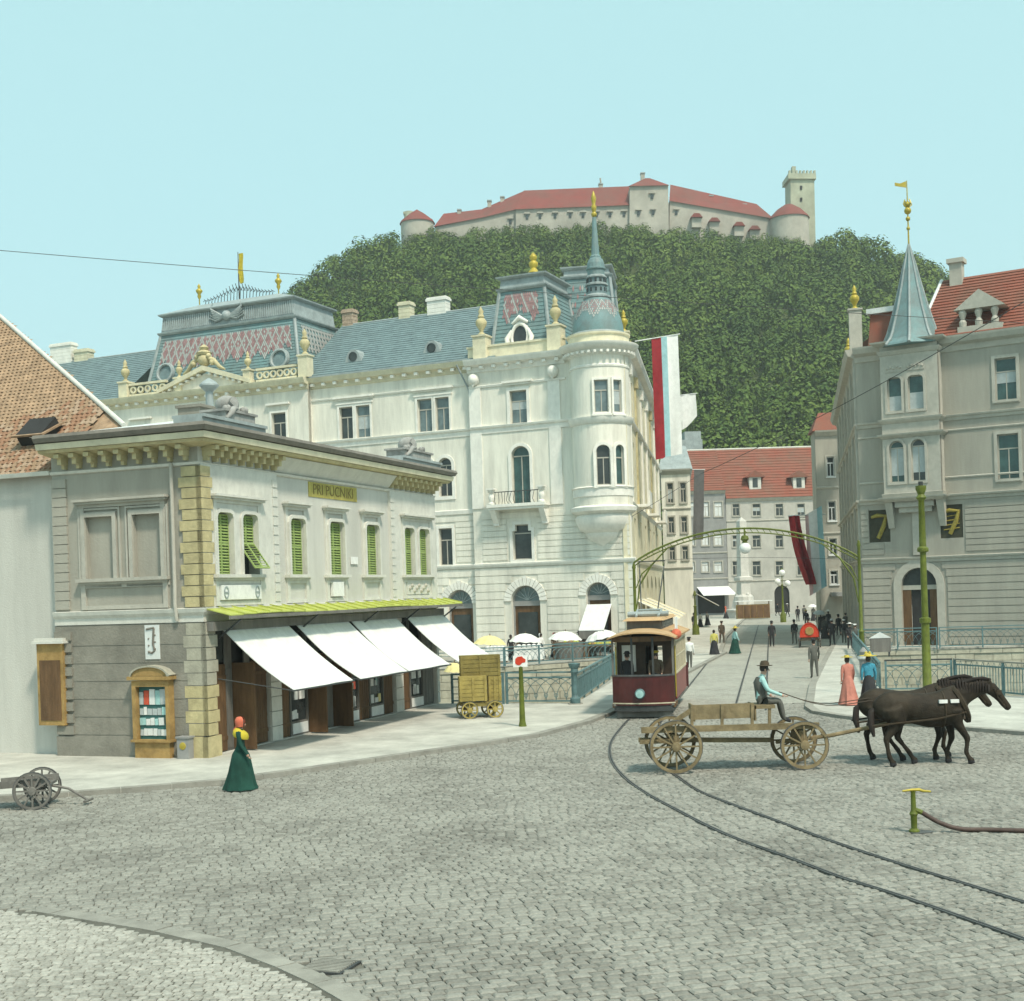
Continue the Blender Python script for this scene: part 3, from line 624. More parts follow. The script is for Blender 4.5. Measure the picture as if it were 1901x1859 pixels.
# plaques and the painted name
def plaque(F, u0,u1,v0,v1, name, mt, y0=-.13, y1=-.02, bord=None):
    s0,z1 = F.px(u0,v0); s1,z0 = F.px(u1,v1); b = MB(F.M); b.box(s0,s1,y0,y1,z0,z1); o = T.part(b,name,mt)
    return o,s0,s1,z0,z1
o,s0,s1,z0,z1 = plaque(K1,401,476,1087,1112,'name_plaque','white_paint',-.18)
b = MB(K1.M)
for sx in (s0+.24,s1-.24):
    b.lathe([(0,0),(.15,0),(.15,.015),(.11,.015),(.11,0)],(0,0),16) if False else None
    for i in range(14):
        a0,a1 = 2*PI*i/14,2*PI*(i+1)/14; zc = (z0+z1)/2; b.hexa([(sx+.13*math.cos(a0),-.2,zc+.19*math.sin(a0)),(sx+.13*math.cos(a1),-.2,zc+.19*math.sin(a1)),(sx+.09*math.cos(a1),-.2,zc+.14*math.sin(a1)),(sx+.09*math.cos(a0),-.2,zc+.14*math.sin(a0)),(sx+.13*math.cos(a0),-.178,zc+.19*math.sin(a0)),(sx+.13*math.cos(a1),-.178,zc+.19*math.sin(a1)),(sx+.09*math.cos(a1),-.178,zc+.14*math.sin(a1)),(sx+.09*math.cos(a0),-.178,zc+.14*math.sin(a0))])
    b.box(sx-.12,sx+.12,-.2,-.178,(z0+z1)/2-.03,(z0+z1)/2+.02)
T.part(b,'plaque_medallion','zinc',o)
plaque(K1,612,633,1081,1107,'notice_plaque','white_paint'); plaque(K1,649,662,1034,1048,'street_plaque','white_paint',-.05)
o,s0,s1,z0,z1 = plaque(K1,750,792,1081,1103,'relief_panel','kiosk_trim',-.13)
b = MB(K1.M)
for i in range(9): b.ball((s0+.2+(s1-s0-.4)*i/8,-.13,(z0+z1)/2+.12*math.sin(i*2.1)),.09,6)
T.part(b,'relief_ornament','grey_trim',o)
s0,z1 = K1.px(571,895); s1,z0 = K1.px(661,926)
zA,zB = zf-.62, zf-.12
b = MB(K1.M); b.box(s0,s1,-.025,.01,zA,zB); o = T.part(b,'name_board',mat('faded_yellow_paint',(.50,.43,.12),.8,.25,4),label='yellow painted name panel under the cornice')
tm = text_mesh('PRI PUCNIKI', .50, 0, K1.M@Matrix.Translation(((s0+s1)/2,-.03,(zA+zB)/2)), .004, (s1-s0)/3.25); T.part(tm,'lettering',mat('dull_brown_letter',(.22,.17,.05),.8,.2,5),o,kind='stuff')
# downpipe and blind reliefs on the end wall
b = MB(K2.M); sx = K2.S(326,1000); b.tube([(sx,-.13,zf),(sx,-.13,zsill-.3),(sx+.03,-.2,zs+.2),(sx+.03,-.13,zs-.3)],.055,8); T.part(b,'downpipe','grey_trim',smooth=40)
# metal canopy strip of lime sheets over the shop fronts
za, zb = zs+.02, zs-.16; y1 = -.95
xs0, xs1 = -.05, KL1+.55; N = 24
for i in range(N):
    x0,x1 = xs0+(xs1-xs0)*i/N, xs0+(xs1-xs0)*(i+1)/N
    wob = .035*math.sin(i*.55)
    b = MB(K1.M); b.hexa([(x0,y1,zb-.03+wob),(x1-.012,y1,zb-.03+wob),(x1-.012,-.1,za),(x0,-.1,za),(x0,y1,zb+wob),(x1-.012,y1,zb+wob),(x1-.012,-.1,za+.03),(x0,-.1,za+.03)])
    b.bar((x1-.01,y1,zb+.02+wob),(x1-.01,-.1,za+.05),.03,.05,0); T.part(b,'canopy_sheet','leaf_metal')
b = MB(K1.M); b.box(xs0,xs1,y1-.02,y1+.05,zb-.13,zb-.03); b.box(0,KL1,-.35,-.02,zs-.62,zs-.35); T.part(b,'canopy_fascia','wood_grey')
b = MB(K1.M)
for x in (.6,5.2,9.6,13.2,KL1): b.bar((x,-.1,zs-.85),(x,y1+.05,zb-.14),.05,.05)
T.part(b,'canopy_strut','iron')
# shop fronts: recessed timber with glazed displays, doors folded back
def shopfront(x0,x1,spec):
    W_ = x1-x0; x = x0
    for kind,w in spec:
        xe = x+W_*w; z1 = shop_z-.05
        if kind == 'door':
            d = MB(K1.M); d.box(x+.02,xe-.02,.10,.15,.18,2.75); nb = max(2,round((xe-x)/.16))
            for i in range(nb): d.box(x+.03+(xe-x-.06)*i/nb+.006,x+.03+(xe-x-.06)*(i+1)/nb-.006,.075,.11,.2,2.73)
            d.box(x+.02,xe-.02,.055,.08,.5,.62); d.box(x+.02,xe-.02,.055,.08,2.3,2.42); T.part(d,'door','wood')
            t = MB(K1.M); t.box(x+.02,xe-.02,.16,.2,2.8,z1); T.part(t,'fanlight','glass_dark')
        elif kind == 'leaf':                              # a leaf folded out at a right angle
            d = MB(K1.M); d.hexa([(x,-.62,.17),(x+.07,-.62,.17),(x+.14,.2,.17),(x+.05,.2,.17),(x,-.62,2.75),(x+.07,-.62,2.75),(x+.14,.2,2.75),(x+.05,.2,2.75)]); d.box(x+.0,x+.09,-.60,-.5,.3,2.6); T.part(d,'door_leaf','wood',label='brown door leaf folded open')
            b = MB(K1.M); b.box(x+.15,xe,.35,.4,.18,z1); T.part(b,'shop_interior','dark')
        elif kind == 'grey':
            d = MB(K1.M); d.box(x+.02,xe-.02,.12,.16,.18,z1)
            for i in range(4): d.box(x+.05+(xe-x-.1)*i/4,x+.05+(xe-x-.1)*(i+1)/4-.02,.09,.13,.25,2.6)
            T.part(d,'panel','wood_grey')
        else:
            d = MB(K1.M); d.box(x,xe,.05,.2,.16,.62); d.box(x,x+.07,.05,.15,.62,z1); d.box(xe-.07,xe,.05,.15,.62,z1); d.box(x+.07,xe-.07,.05,.15,2.55,2.65); o = T.part(d,'shop_window','wood_grey')
            T.part(MB(K1.M).box(x+.07,xe-.07,.12,.13,.62,2.55),'pane','glass_dark',o)
            for i in range(9):
                gx = x+.12+random.random()*max(.05,xe-x-.5); gz = .7+(i//3)*.62; c = random.choice(['whitec','redc','canvas_yellow','zinc_pale','tealc','whitec'])
                g = MB(K1.M); g.box(gx,gx+random.uniform(.1,.24),.06,.10,gz,gz+random.uniform(.15,.4)); T.part(g,'display_card',c,o)
            T.part(MB(K1.M).box(x+.1,xe-.1,.03,.05,.22,.56),'stall_riser','white_paint',o)
        x = xe
shopfront(piers[0][1]+.05,piers[1][0]-.05,[('door',.22),('grey',.14),('leaf',.22),('grey',.12),('door',.30)])
shopfront(piers[1][1]+.05,piers[2][0]-.05,[('door',.08),('glazed',.14),('leaf',.06),('door',.10),('grey',.06),('leaf',.12),('glazed',.10),('door',.10),('glazed',.14),('door',.10)])
shopfront(piers[2][1]+.05,piers[3][0]-.05,[('door',.25),('glazed',.4),('grey',.35)])
# four white canvas awnings sloping down over the pavement
zt, ze, ex = zs-.52, 1.98, 2.15
aw = [(409,530,1153),(545,641,1147),(647,731,1143),(750,823,1136)]
for i,(a,b_,v) in enumerate(aw):
    s0,s1 = K1.S(a,v,-.2), K1.S(b_,v,-.2); s1 = min(s1,KL1+.1); nx, ny = 10, 12; vs = []; fs = []
    for j in range(ny+1):
        for k in range(nx+1):
            t = j/ny; x = s0+(s1-s0)*k/nx+ (.35*t if i < 2 else .2*t); sag = -.13*math.sin(PI*t)-.035*math.sin(PI*t)*math.sin(k*1.7+i)-.02*math.sin(k*PI/5)*t
            vs.append((x,-.2-(ex)*t,zt+(ze-zt)*t+sag))
    for j in range(ny):
        for k in range(nx): p = j*(nx+1)+k; fs.append((p,p+1,p+nx+2,p+nx+1))
    k0 = len(vs); vs += [(x,y+.012,z-.014) for x,y,z in vs]; fs += [tuple(reversed([q+k0 for q in f])) for f in fs]
    edge = [(p,p+1) for p in range(ny*(nx+1), ny*(nx+1)+nx)]; fs += [(a_,b2,b2+k0,a_+k0) for a_,b2 in edge]
    m = MB(K1.M); m.add(vs,fs); o = T.part(m,'awning','canvas',smooth=60,label='white canvas awning let down over the pavement')
    r = MB(K1.M); xa,xb = s0+(.35 if i < 2 else .2), s1+(.35 if i < 2 else .2); r.tube([(xa-.05,-.2-ex,ze-.02),(xb+.05,-.2-ex,ze-.02)],.028,6); r.tube([(xa,-.2-ex,ze-.02),(s0,-.05,2.35)],.018,5); r.tube([(xb,-.2-ex,ze-.02),(s1,-.05,2.35)],.018,5); T.part(r,'awning_bar','iron',o)
# kiosk roof pipe
b = MB(K1.M); px_ = K1.px(389,756,1.6); b.lathe([(.12,zc1),(.12,K1.Z(389,728,1.6)),(.2,K1.Z(389,724,1.6)),(.3,K1.Z(389,718,1.6)),(.3,K1.Z(389,715,1.6)),(.2,K1.Z(389,709,1.6)),(.03,K1.Z(389,703,1.6))],(px_[0],1.6),12); T.part(b,'vent_pipe','zinc',smooth=40)
b = MB(K1.M); s0,_ = K1.px(371,760,1.2); s1,_ = K1.px(400,760,1.2); b.box(s0,s1,1.2,2.0,zc1,K1.Z(385,756,1.2)); b.box(s0-.06,s1+.06,1.14,2.06,K1.Z(385,758,1.2),K1.Z(385,753,1.2)); T.part(b,'chimney','kiosk_low')
KT = T
# sculptures on the roof edge
def statue(u0,u1,v0,v1,label):
    y = -.1; s0,zb = K1.px(u0,v1,y); s1,_ = K1.px(u1,v1,y); zt_ = K1.Z((u0+u1)/2,v0,y); sx = (s0+s1)/2; w = s1-s0; zb = zc1+.22; base = K1.M@Vector((sx,y,zb)); h = zt_-zb
    S = Thing('roof_sculpture', base, label, 'sculpture', 'sculptures on the shop roof')
    b = MB(K1.M); b.box(sx-w*.42,sx+w*.55,y-.3,y+.5,zb-.02,zb+h*.34); b.box(sx-w*.46,sx+w*.6,y-.36,y+.55,zb+h*.34,zb+h*.42); S.part(b,'pedestal','statue')
    b = MB(K1.M)
    b.ball((sx+.02,y+.1,zb+h*.66),h*.42,14,0,.85)                               # big shell
    for i in range(9):
        t = i/8; b.tube([(sx-.02+.42*h*.7*math.cos(PI*(.15+.7*t)),y-.15,zb+h*.62+h*.3*math.sin(PI*(.15+.7*t))),(sx-.1,y-.28,zb+h*.5)],.045,5)
    S.part(b,'shell','statue',smooth=60)
    b = MB(K1.M)
    for k in range(6): b.ball((sx-w*.34+w*.14*k,y-.22+.05*(k%2),zb+h*(.44+.05*((k*7)%3))),h*.11,8,0,1.2)
    b.tube([(sx-w*.38,y-.3,zb+.1*h),(sx-w*.3,y-.4,zb+h*.3),(sx-w*.18,y-.32,zb+h*.46),(sx-.05,y-.3,zb+h*.5)],[.05,.1,.09,.05],7); 
    S.part(b,'drapery','statue',smooth=60,kind='stuff')
statue(398,455,735,800,'weathered stone shell sculpture on the corner of the shop roof beside the vent pipe')
statue(735,785,812,860,'weathered stone shell sculpture on the river end of the shop roof')
# display cabinet, notice board and litter box by the end wall
s0,s1 = K2.S(246,1330,-.3),K2.S(315,1330,-.3); zA = .13; T = Thing('display_cabinet', K2.M@Vector(((s0+s1)/2,-.2,zA)), 'brown wooden glazed display case with arched top full of picture cards', 'cabinet')
zt_ = K2.Z(280,1256,-.3); zl = K2.Z(280,1375,-.3)
b = MB(K2.M); b.box(s0+.04,s1-.04,-.3,-.07,zA,zl-.05); b.box(s0-.05,s1+.05,-.38,-.07,zl-.05,zl+.02); b.box(s0,s0+.13,-.32,-.07,zl+.02,zt_-.1); b.box(s1-.13,s1,-.32,-.07,zl+.02,zt_-.1); b.box(s0+.13,s1-.13,-.32,-.07,zt_-.3,zt_-.1); b.box(s0-.1,s1+.1,-.40,-.07,zt_-.1,zt_); T.part(b,'case','wood_ochre')
b = MB(K2.M); a_ = arch(s0+.02,s1-.02,zt_,zt_+.27,.27); b.prism(a_,-.34,-.07); T.part(b,'arched_top','wood_ochre'); b = MB(K2.M); b.ring(a_,.05,-.39,-.07); T.part(b,'arch_moulding','quoin_pale')
b = MB(K2.M); b.box(s0+.13,s1-.13,-.14,-.1,zl+.02,zt_-.3); T.part(b,'backboard',mat('teal_backboard',(.05,.15,.14),.8,.2,3))
x = s0+.16; rows = [(zt_-.85,.5),(zt_-1.15,.26),(zt_-1.45,.25),(zt_-1.75,.25),(zt_-2.05,.25)]
for zz,hh in rows:
    x = s0+.15
    while x < s1-.24:
        w_ = random.uniform(.09,.2); 
        if zz > zl+.03 and x+w_ < s1-.14: T.part(MB(K2.M@Matrix.Translation((x,0,zz))@Matrix.Rotation(random.uniform(-.06,.06),4,'Y')).box(0,w_,-.17,-.145,.02,hh*random.uniform(.75,.98)),'picture_card',random.choice(['zinc_pale','tealc','white_paint','zinc_pale','curtain','tealc']) if not (hh > .4 and x > s0+.3 and x < s0+.4) else 'redc')
        x += w_+.02
s0_,z1_ = K2.px(267,1161,-.1); s1_,z0_ = K2.px(296,1224,-.1); T = Thing('wall_poster', K2.M@Vector(((s0_+s1_)/2,-.07,z0_)), 'narrow pale poster with dark scrolled letter pasted on the brown wall', 'poster')
b = MB(K2.M); b.box(s0_,s1_,-.085,-.06,z0_,z1_); T.part(b,'sheet','zinc_pale')
b = MB(K2.M); xm = (s0_+s1_)/2; H_ = z1_-z0_; b.tube([(s0_+.06,-.09,z1_-.12),(xm+.08,-.09,z1_-.08)],.03,5); b.tube([(xm+.07,-.09,z1_-.1),(xm+.03,-.09,z0_+H_*.45),(xm+.08,-.09,z0_+H_*.25),(xm-.02,-.09,z0_+.18),(xm-.14,-.09,z0_+.22)],.035,5)
for k in range(6): b.ball((xm+(.1 if k%2 else -.12),-.09,z0_+.2+k*.1),.03,6)
T.part(b,'printed_letter','gutter')
s0_,s1_ = K2.S(334,1390,-.25),K2.S(355,1390,-.25); T = Thing('collection_box', K2.M@Vector(((s0_+s1_)/2,-.25,.13)), 'small grey box with yellow disc standing by the corner quoins', 'box')
b = MB(K2.M); b.box(s0_,s1_,-.4,-.12,.13,.72); b.box(s0_-.03,s1_+.03,-.43,-.1,.72,.77); T.part(b,'body','grey_dark'); b = MB(K2.M@Matrix.Translation(((s0_+s1_)/2,-.40,.5))@Matrix.Rotation(PI/2,4,'X')); b.lathe([(0,-.0),(.11,-.0),(.10,.02),(0,.03)],(0,0),14); T.part(b,'disc','gold')
s0_,s1_ = K2.S(70,1265,-.2),K2.S(118,1265,-.2); T = Thing('display_cabinet', K2.M@Vector(((s0_+s1_)/2,-.2,.6)), 'brown wooden wall case with pale cap at the far end of the brown wall', 'cabinet')
z0_,z1_ = K2.Z(105,1347,-.2),K2.Z(105,1195,-.2); b = MB(K2.M); b.box(s0_,s1_,-.22,-.05,z0_,z1_); T.part(b,'case','wood_ochre'); b = MB(K2.M); b.box(s0_-.1,s1_+.12,-.34,-.05,z1_,z1_+.08); b.box(s0_-.04,s1_+.06,-.28,-.05,z1_+.08,z1_+.16); T.part(b,'cap','kiosk_trim'); b=MB(K2.M); b.box(s0_+.1,s1_-.1,-.24,-.2,z0_+.15,z1_-.5); T.part(b,'pane','wood',None)

# ================================================================== neighbouring house with a brown tiled roof
NL = Face((K2.M@Vector((-KW,.35,0))).xy, K2.d); ze_ = NL.Z(104,872)
T = Thing('tiled_house', NL.M@Vector((-8,2,0)), 'old house with brown wavy tiled roof beside the shop building', 'house')
m = MB(NL.M); m.box(-22,-.02,0,9,0,ze_-.1); T.part(m,'wall','kiosk')
pitch = math.atan(.86); P0 = NL.M@Vector((0,-.25,ze_-.12)); up = (NL.M.to_3x3()@Vector((0,math.cos(pitch),math.sin(pitch)))); sd = NL.M.to_3x3()@Vector((1,0,0)); nrm = sd.cross(up)
def onroof(u,v):
    a,b = ray(u,v); d = Vector((a,1,b)); o = Vector((0,0,CAMH)); t = nrm.dot(P0-o)/nrm.dot(d); q = o+d*t-P0; return q.dot(sd),q.dot(up)
E2,E3,E4 = onroof(231,792),onroof(89,667),onroof(-60,536)
poly = [(-22,0),(-.02,0),(-.02,max(.1,E2[1]-.3)),E2,E3,E4,(-22,E4[1])]
R3 = Matrix.Translation(P0)@Matrix(((sd.x,up.x,nrm.x,0),(sd.y,up.y,nrm.y,0),(sd.z,up.z,nrm.z,0),(0,0,0,1)))
m = MB(R3); m.add([(x,y,-.04) for x,y in poly],[tuple(range(len(poly)))]); b0 = [(x,y,-.04) for x,y in poly]
ro = T.part(m,'roof','tile')
def inpoly(x,y):
    c = False; n = len(poly)
    for i in range(n):
        (x1,y1),(x2,y2) = poly[i],poly[(i+1)%n]
        if (y1 > y) != (y2 > y) and x < (x2-x1)*(y-y1)/(y2-y1)+x1: c = not c
    return c
tp = MB(); tw,tl = .19,.3; vs = []
for j in range(2):
    for k in range(7): vs.append((-tw/2-.005+(tw+.01)*k/6, j*tl, (.032 if j == 0 else .014)+.013*math.sin(k/6*2*PI)))
tp.add(vs,[(k,k+1,7+k+1,7+k) for k in range(6)]); tp.add([(x,0,z) for x,y,z in vs[:7]]+[(x,0,z-.03) for x,y,z in vs[:7]],[(k,k+1,7+k+1,7+k) for k in range(6)])
tmes = [shared('roof_tile', tp, mm) for mm in ('tile', mat('pale_roof_tile',(.46,.33,.23),.85,.3,2.5,.3,25), mat('red_brown_tile',(.36,.20,.12),.85,.3,2.5,.3,25))]
spots = []; r_ = 0
while r_*.215 < E4[1]:
    x = -13+(.095 if r_%2 else 0)
    while x < 0:
        if inpoly(x,r_*.215+.1): spots.append((x,r_*.215))
        x += tw
    r_ += 1
def pxof(x,y):
    w = R3@Vector((x,y,0)); return PPX+FPX*w.x/w.y
spots.sort(key=lambda q: (R3@Vector((q[0],q[1],0))).y)
vis = [q for q in spots if pxof(*q) > 0]; chosen = set(vis[:300]); st = MB(R3)
for q in spots:
    M = R3@Matrix.Translation((q[0],q[1],random.uniform(-.006,.012)))@Matrix.Rotation(random.uniform(-.05,.05),4,'Z')
    if q in chosen: T.piece(random.choice(tmes),'roof_tile',M,ro)
    elif pxof(*q) > -150: st.add([Matrix.Translation((q[0],q[1],random.uniform(-.006,.012)))@Vector(v) for v in tp.v],tp.f)
T.part(st,'roof_tiles','tile',ro,kind='stuff')
b = MB(R3); hp = [(E3[0]+(E2[0]-E3[0])*k/10,E3[1]+(E2[1]-E3[1])*k/10,.05) for k in range(11)]+[]; b.tube([(E4[0],E4[1],.05)]+hp,.085,8); T.part(b,'hip_ridge','kiosk_trim',smooth=50)
b = MB(NL.M); b.sweep([(0,0),(.1,0),(.14,.12),(0,.14)],[(-22,-.3),(-.05,-.3)]); b.v = [(x,y,z+ze_-.2) for x,y,z in b.v]; T.part(b,'eaves_gutter','kiosk_trim')
dz = onroof(105,812); b = MB(R3@Matrix.Translation((dz[0]-.6,dz[1]-.3,0))); b.box(-.5,.5,-.1,.8,-.3,.45); T.part(b,'dormer','dark'); b = MB(R3@Matrix.Translation((dz[0]-.6,dz[1]-.3,0))); b.hexa([(-.6,-.2,.42),(.6,-.2,.42),(.6,.95,.1),(-.6,.95,.1),(-.6,-.2,.48),(.6,-.2,.48),(.6,.95,.16),(-.6,.95,.16)]); T.part(b,'dormer_roof','tile')
# ================================================================== white palace on the far bank
o_ = at(1062,1050,90.0); WF = Face(o_.xy, (.914,-.406)); SDV = Vector((.165,1)).normalized()
PAL = Thing('white_palace', (o_.x-16, o_.y+8, 0), 'large white palace with blue slate mansards and an onion-domed corner turret', 'palace')
T = PAL
LV = lambda u,v,y=0: WF.Z(u,v,y)
S0 = WF.S(-160,900); SR0,SR1 = WF.S(212,900), WF.S(583,900); SP0 = WF.S(880,900); SP1 = 0.0; SE = WF.S(1182,1080)
zG = LV(1000,1045)                       # first string course
zM = LV(900,945)                         # balcony level
zS = LV(880,796)                         # sill course of the top storey
zE = LV(860,674)                         # eaves
top_w = [(630,655,754,814),(661,687,752,812),(775,802,742,803),(808,834,739,800)]
def prect(q, y=0):
    a,b,c,d = q; return WF.S(a,(c+d)/2,y), WF.S(b,(c+d)/2,y), LV((a+b)/2,d,y), LV((a+b)/2,c,y)
TW = [prect(q) for q in top_w]; tz0,tz1 = sum(w[2] for w in TW)/4, sum(w[3] for w in TW)/4
TW = [(a,b,tz0,tz1) for a,b,_,_ in TW]
pitch_ = TW[2][0]-TW[0][0]
AR = [prect((814,839,850,922)), prect((780,803,853,924))]; az0,az1 = AR[0][2],AR[0][3]; AR = [(a,b,az0,az1) for a,b,_,_ in AR]
AR += [(a-pitch_,b-pitch_,c,d) for a,b,c,d in AR]
ME = [prect((814,841,981,1047))]; mz0,mz1 = zG+.1, ME[0][3]; ME = [(ME[0][0]+.05,ME[0][1]-.05,mz0,mz1)]; ME += [(ME[0][0]-1.75,ME[0][1]-1.75,mz0,mz1)]+[(ME[0][0]-pitch_-k*1.75,ME[0][1]-pitch_-k*1.75,mz0,mz1) for k in (0,1)]
GA = [(831,878,1095,1205)]; ga = prect(GA[0]); GA = [(ga[0],ga[1],.1,ga[3])]; GA += [(ga[0]-pitch_/1,ga[1]-pitch_/1,.1,ga[3])]
# --- wing wall between the centre block and the corner pavilion
def arched_hole(w): return arch(*w)
m = MB(WF.M); m.wall(rect(SR1,SP0,0,zE-.2), [rect(*w) for w in TW]+[arch(*w) for w in AR if w[0] > SR1]+[rect(*w) for w in ME if w[0] > SR1]+[arch(*w) for w in GA if w[0] > SR1], 0, .35); T.part(m,'wing_wall','palace')
for w in TW: window(T,WF.M,*w,gl='glass',fr='grey_trim',blind=(random.random() < .4),sill=False)
for w in AR:
    if w[0] > SR1: window(T,WF.M,*w,arched=True,sill=False)
for w in ME:
    if w[0] > SR1: window(T,WF.M,*w,sill=False)
# pier between paired windows, hoods
def hood2(a,b,z,mt='palace_trim',y=0):
    h = MB(WF.M); h.box(a-.25,b+.25,y-.12,y+.02,z+.18,z+.30); h.box(a-.4,b+.4,y-.26,y+.02,z+.62,z+.76); h.box(a-.3,b+.3,y-.1,y+.02,z+.50,z+.62); T.part(h,'window_hood',mt)
for i in (0,2): hood2(TW[i][0],TW[i+1][1],tz1)
for w in TW: s = MB(WF.M); s.ring(rect(*w),.16,-.07,.02); T.part(s,'window_surround','palace_trim')
for w in AR:
    if w[0] > SR1: s = MB(WF.M); s.ring(arch(*w),.24,-.08,.02); T.part(s,'window_surround','palace_trim')
for w in ME:
    if w[0] > SR1: s = MB(WF.M); s.ring(rect(*w),.2,-.07,.02); T.part(s,'window_surround','palace_trim')
# --- centre block (risalit), 0.5 m forward
yr = -.5; RW = [(504.5,531,767,819),(250,276,800,850),(420,446,778,829)]
rw = [prect(q,yr) for q in RW]; rw = [(a,b,tz0,tz1) for a,b,_,_ in rw]
m = MB(WF.M); m.wall(rect(SR0,SR1,0,zE), [rect(*w) for w in rw], yr, .35); m.quad((SR1,yr,0),(SR1,.1,0),(SR1,.1,zE),(SR1,yr,zE)); m.quad((SR0,yr,0),(SR0,.1,0),(SR0,.1,zE),(SR0,yr,zE)); T.part(m,'centre_wall','palace')
MR = WF.M@Matrix.Translation((0,yr,0))
for w in rw: window(T,MR,*w,sill=False); s = MB(MR); s.ring(rect(*w),.16,-.07,.02); s.box(w[0]-.4,w[1]+.4,-.25,.02,w[3]+.6,w[3]+.74); T.part(s,'window_surround','palace_trim')
# --- left wing beyond
m = MB(WF.M); m.box(S0,SR0,0,.4,0,zE-.2); T.part(m,'far_wing_wall','palace')
# --- corner pavilion, 0.35 m forward, and its front up to the corner
yp = -.35; MP = WF.M@Matrix.Translation((0,yp,0))
pw = prect((946.6,978,725,786),yp); pa = prect((950,984,828,938),yp); pm = prect((952,987,974,1039),yp); pg = prect((950,1003,1087,1205),yp); pc = prect((1089,1134,1081,1205),yp)
pg = (pg[0],pg[1],.1,pg[3]); pc = (pc[0],pc[1],.1,pc[3]); zEp = LV(960,664,yp)
ear = lambda a,b,c,d: [(a,c),(b,c),(b,d-.45),(b-.22,d-.45),(b-.22,d),(a+.22,d),(a+.22,d-.45),(a,d-.45)]
m = MB(WF.M); m.wall(rect(SP0,SE,0,zG), [arch(*pg),arch(*pc)], yp, .45); T.part(m,'corner_ground_wall','palace')
m = MB(WF.M); m.wall(rect(SP0,SE-.25,zG,zEp), [rect(*pw),arch(*pa),ear(*pm)], yp, .4); m.quad((SP0,yp,0),(SP0,.1,0),(SP0,.1,zEp),(SP0,yp,zEp)); T.part(m,'corner_wall','palace')
window(T,MP,*pw,sill=False); window(T,MP,*pa,arched=True,gl='glass_teal',sill=False); window(T,MP,*pm,gl='glass_teal',sill=False,mull=0,trans=.75)
for w,f in ((pw,rect(*pw)),(pa,arch(*pa)),(pm,ear(*pm))): s = MB(MP); s.ring(f,.22,-.09,.02); T.part(s,'window_surround','palace_trim')
s = MB(MP); s.box(pw[0]-.5,pw[1]+.5,-.3,.02,pw[3]+.55,pw[3]+.7); s.box(pw[0]-.3,pw[1]+.3,-.16,.02,pw[3]+.4,pw[3]+.55); T.part(s,'window_hood','palace_trim')
def shop_arch(w, M, door=True, y=.3):
    zt = w[3]-(w[1]-w[0])/2; f = MB(M); f.ring(offset(arch(*w),-.12),.12,y,y+.12); f.box(w[0],w[1],y-.02,y+.1,zt-.35,zt); o = T.part(f,'shop_arch','grey_dark')
    T.part(MB(M).prism(arch(w[0]+.05,w[1]-.05,zt,w[3]-.05),y+.06,y+.09),'fanlight','glass',o)
    g = MB(M); k = 7
    for i in range(1,k): t = PI*i/k; r = (w[1]-w[0])/2-.1; g.bar(((w[0]+w[1])/2,y+.03,zt+.05),((w[0]+w[1])/2+r*math.cos(t),y+.03,zt+r*math.sin(t)),.05)
    T.part(g,'fanlight_bars','zinc',o)
    b = MB(M); b.box(w[0]+.02,w[1]-.02,y+.08,y+.12,.1,zt-.35); T.part(b,'shop_glass','wood',o)
    b = MB(M); b.box(w[0]+.35,w[1]-.35,y+.02,y+.08,.1,zt-.8); T.part(b,'door','glass_dark',o)
shop_arch(pg,MP); shop_arch(pc,MP)
for w in GA:
    if w[0] > SR1: shop_arch(w,WF.M)
def voussoirs(w, M, n=15, wd=.55):
    r = (w[1]-w[0])/2; cx,cz = (w[0]+w[1])/2, w[3]-r
    for i in range(n):
        a0,a1 = PI*i/n+.012, PI*(i+1)/n-.012; R1 = r+wd+(.12 if i == n//2 else 0); pts = [(cx+r*math.cos(a0),cz+r*math.sin(a0)),(cx+R1*math.cos(a0),cz+R1*math.sin(a0)),(cx+R1*math.cos(a1),cz+R1*math.sin(a1)),(cx+r*math.cos(a1),cz+r*math.sin(a1))]
        T.part(MB(M).prism(pts,-.10,.02),'voussoir','palace_trim')
voussoirs(pg,MP); voussoirs(pc,MP)
for w in GA:
    if w[0] > SR1: voussoirs(w,WF.M)
# --- rusticated courses of the lower storeys
def rust(M, x0, x1, z0, z1, n, ops, name='stone_course', y=-.055, mt='palace'):
    h = (z1-z0)/n
    for i in range(n):
        a,b = z0+i*h+.03, z0+(i+1)*h-.03; zm = (a+b)/2; cut = []
        for w,ar,mg in ops:
            if a > w[3]+mg or b < w[2]-.05: continue
            hw = (w[1]-w[0])/2+mg; cx = (w[0]+w[1])/2
            if ar:
                r = (w[1]-w[0])/2; zc = w[3]-r
                if a > zc: t = max(0,(r+mg)**2-(a-zc)**2); hw = math.sqrt(t)
            cut.append((cx-hw,cx+hw))
        xs = [(x0,x1)]
        for c0,c1 in cut: xs = [q for p in xs for q in ((p[0],min(p[1],c0)),(max(p[0],c1),p[1])) if q[1]-q[0] > .05]
        for p,q in xs: T.part(MB(M).box(p,q,y,.02,a,b),name,mt)
rust(MP,SP0,SE,.1,zG-.25,11,[(pg,1,.56),(pc,1,.56)]); rust(WF.M,SR1,SP0,.1,zG-.25,11,[(w,1,.56) for w in GA])
rust(MP,SP0+.7,SE-.3,zG+.25,zM-.4,8,[(pm,0,.45)]); rust(WF.M,SR1,SP0-.05,zG+.25,zM-.4,8,[(w,0,.3) for w in ME])
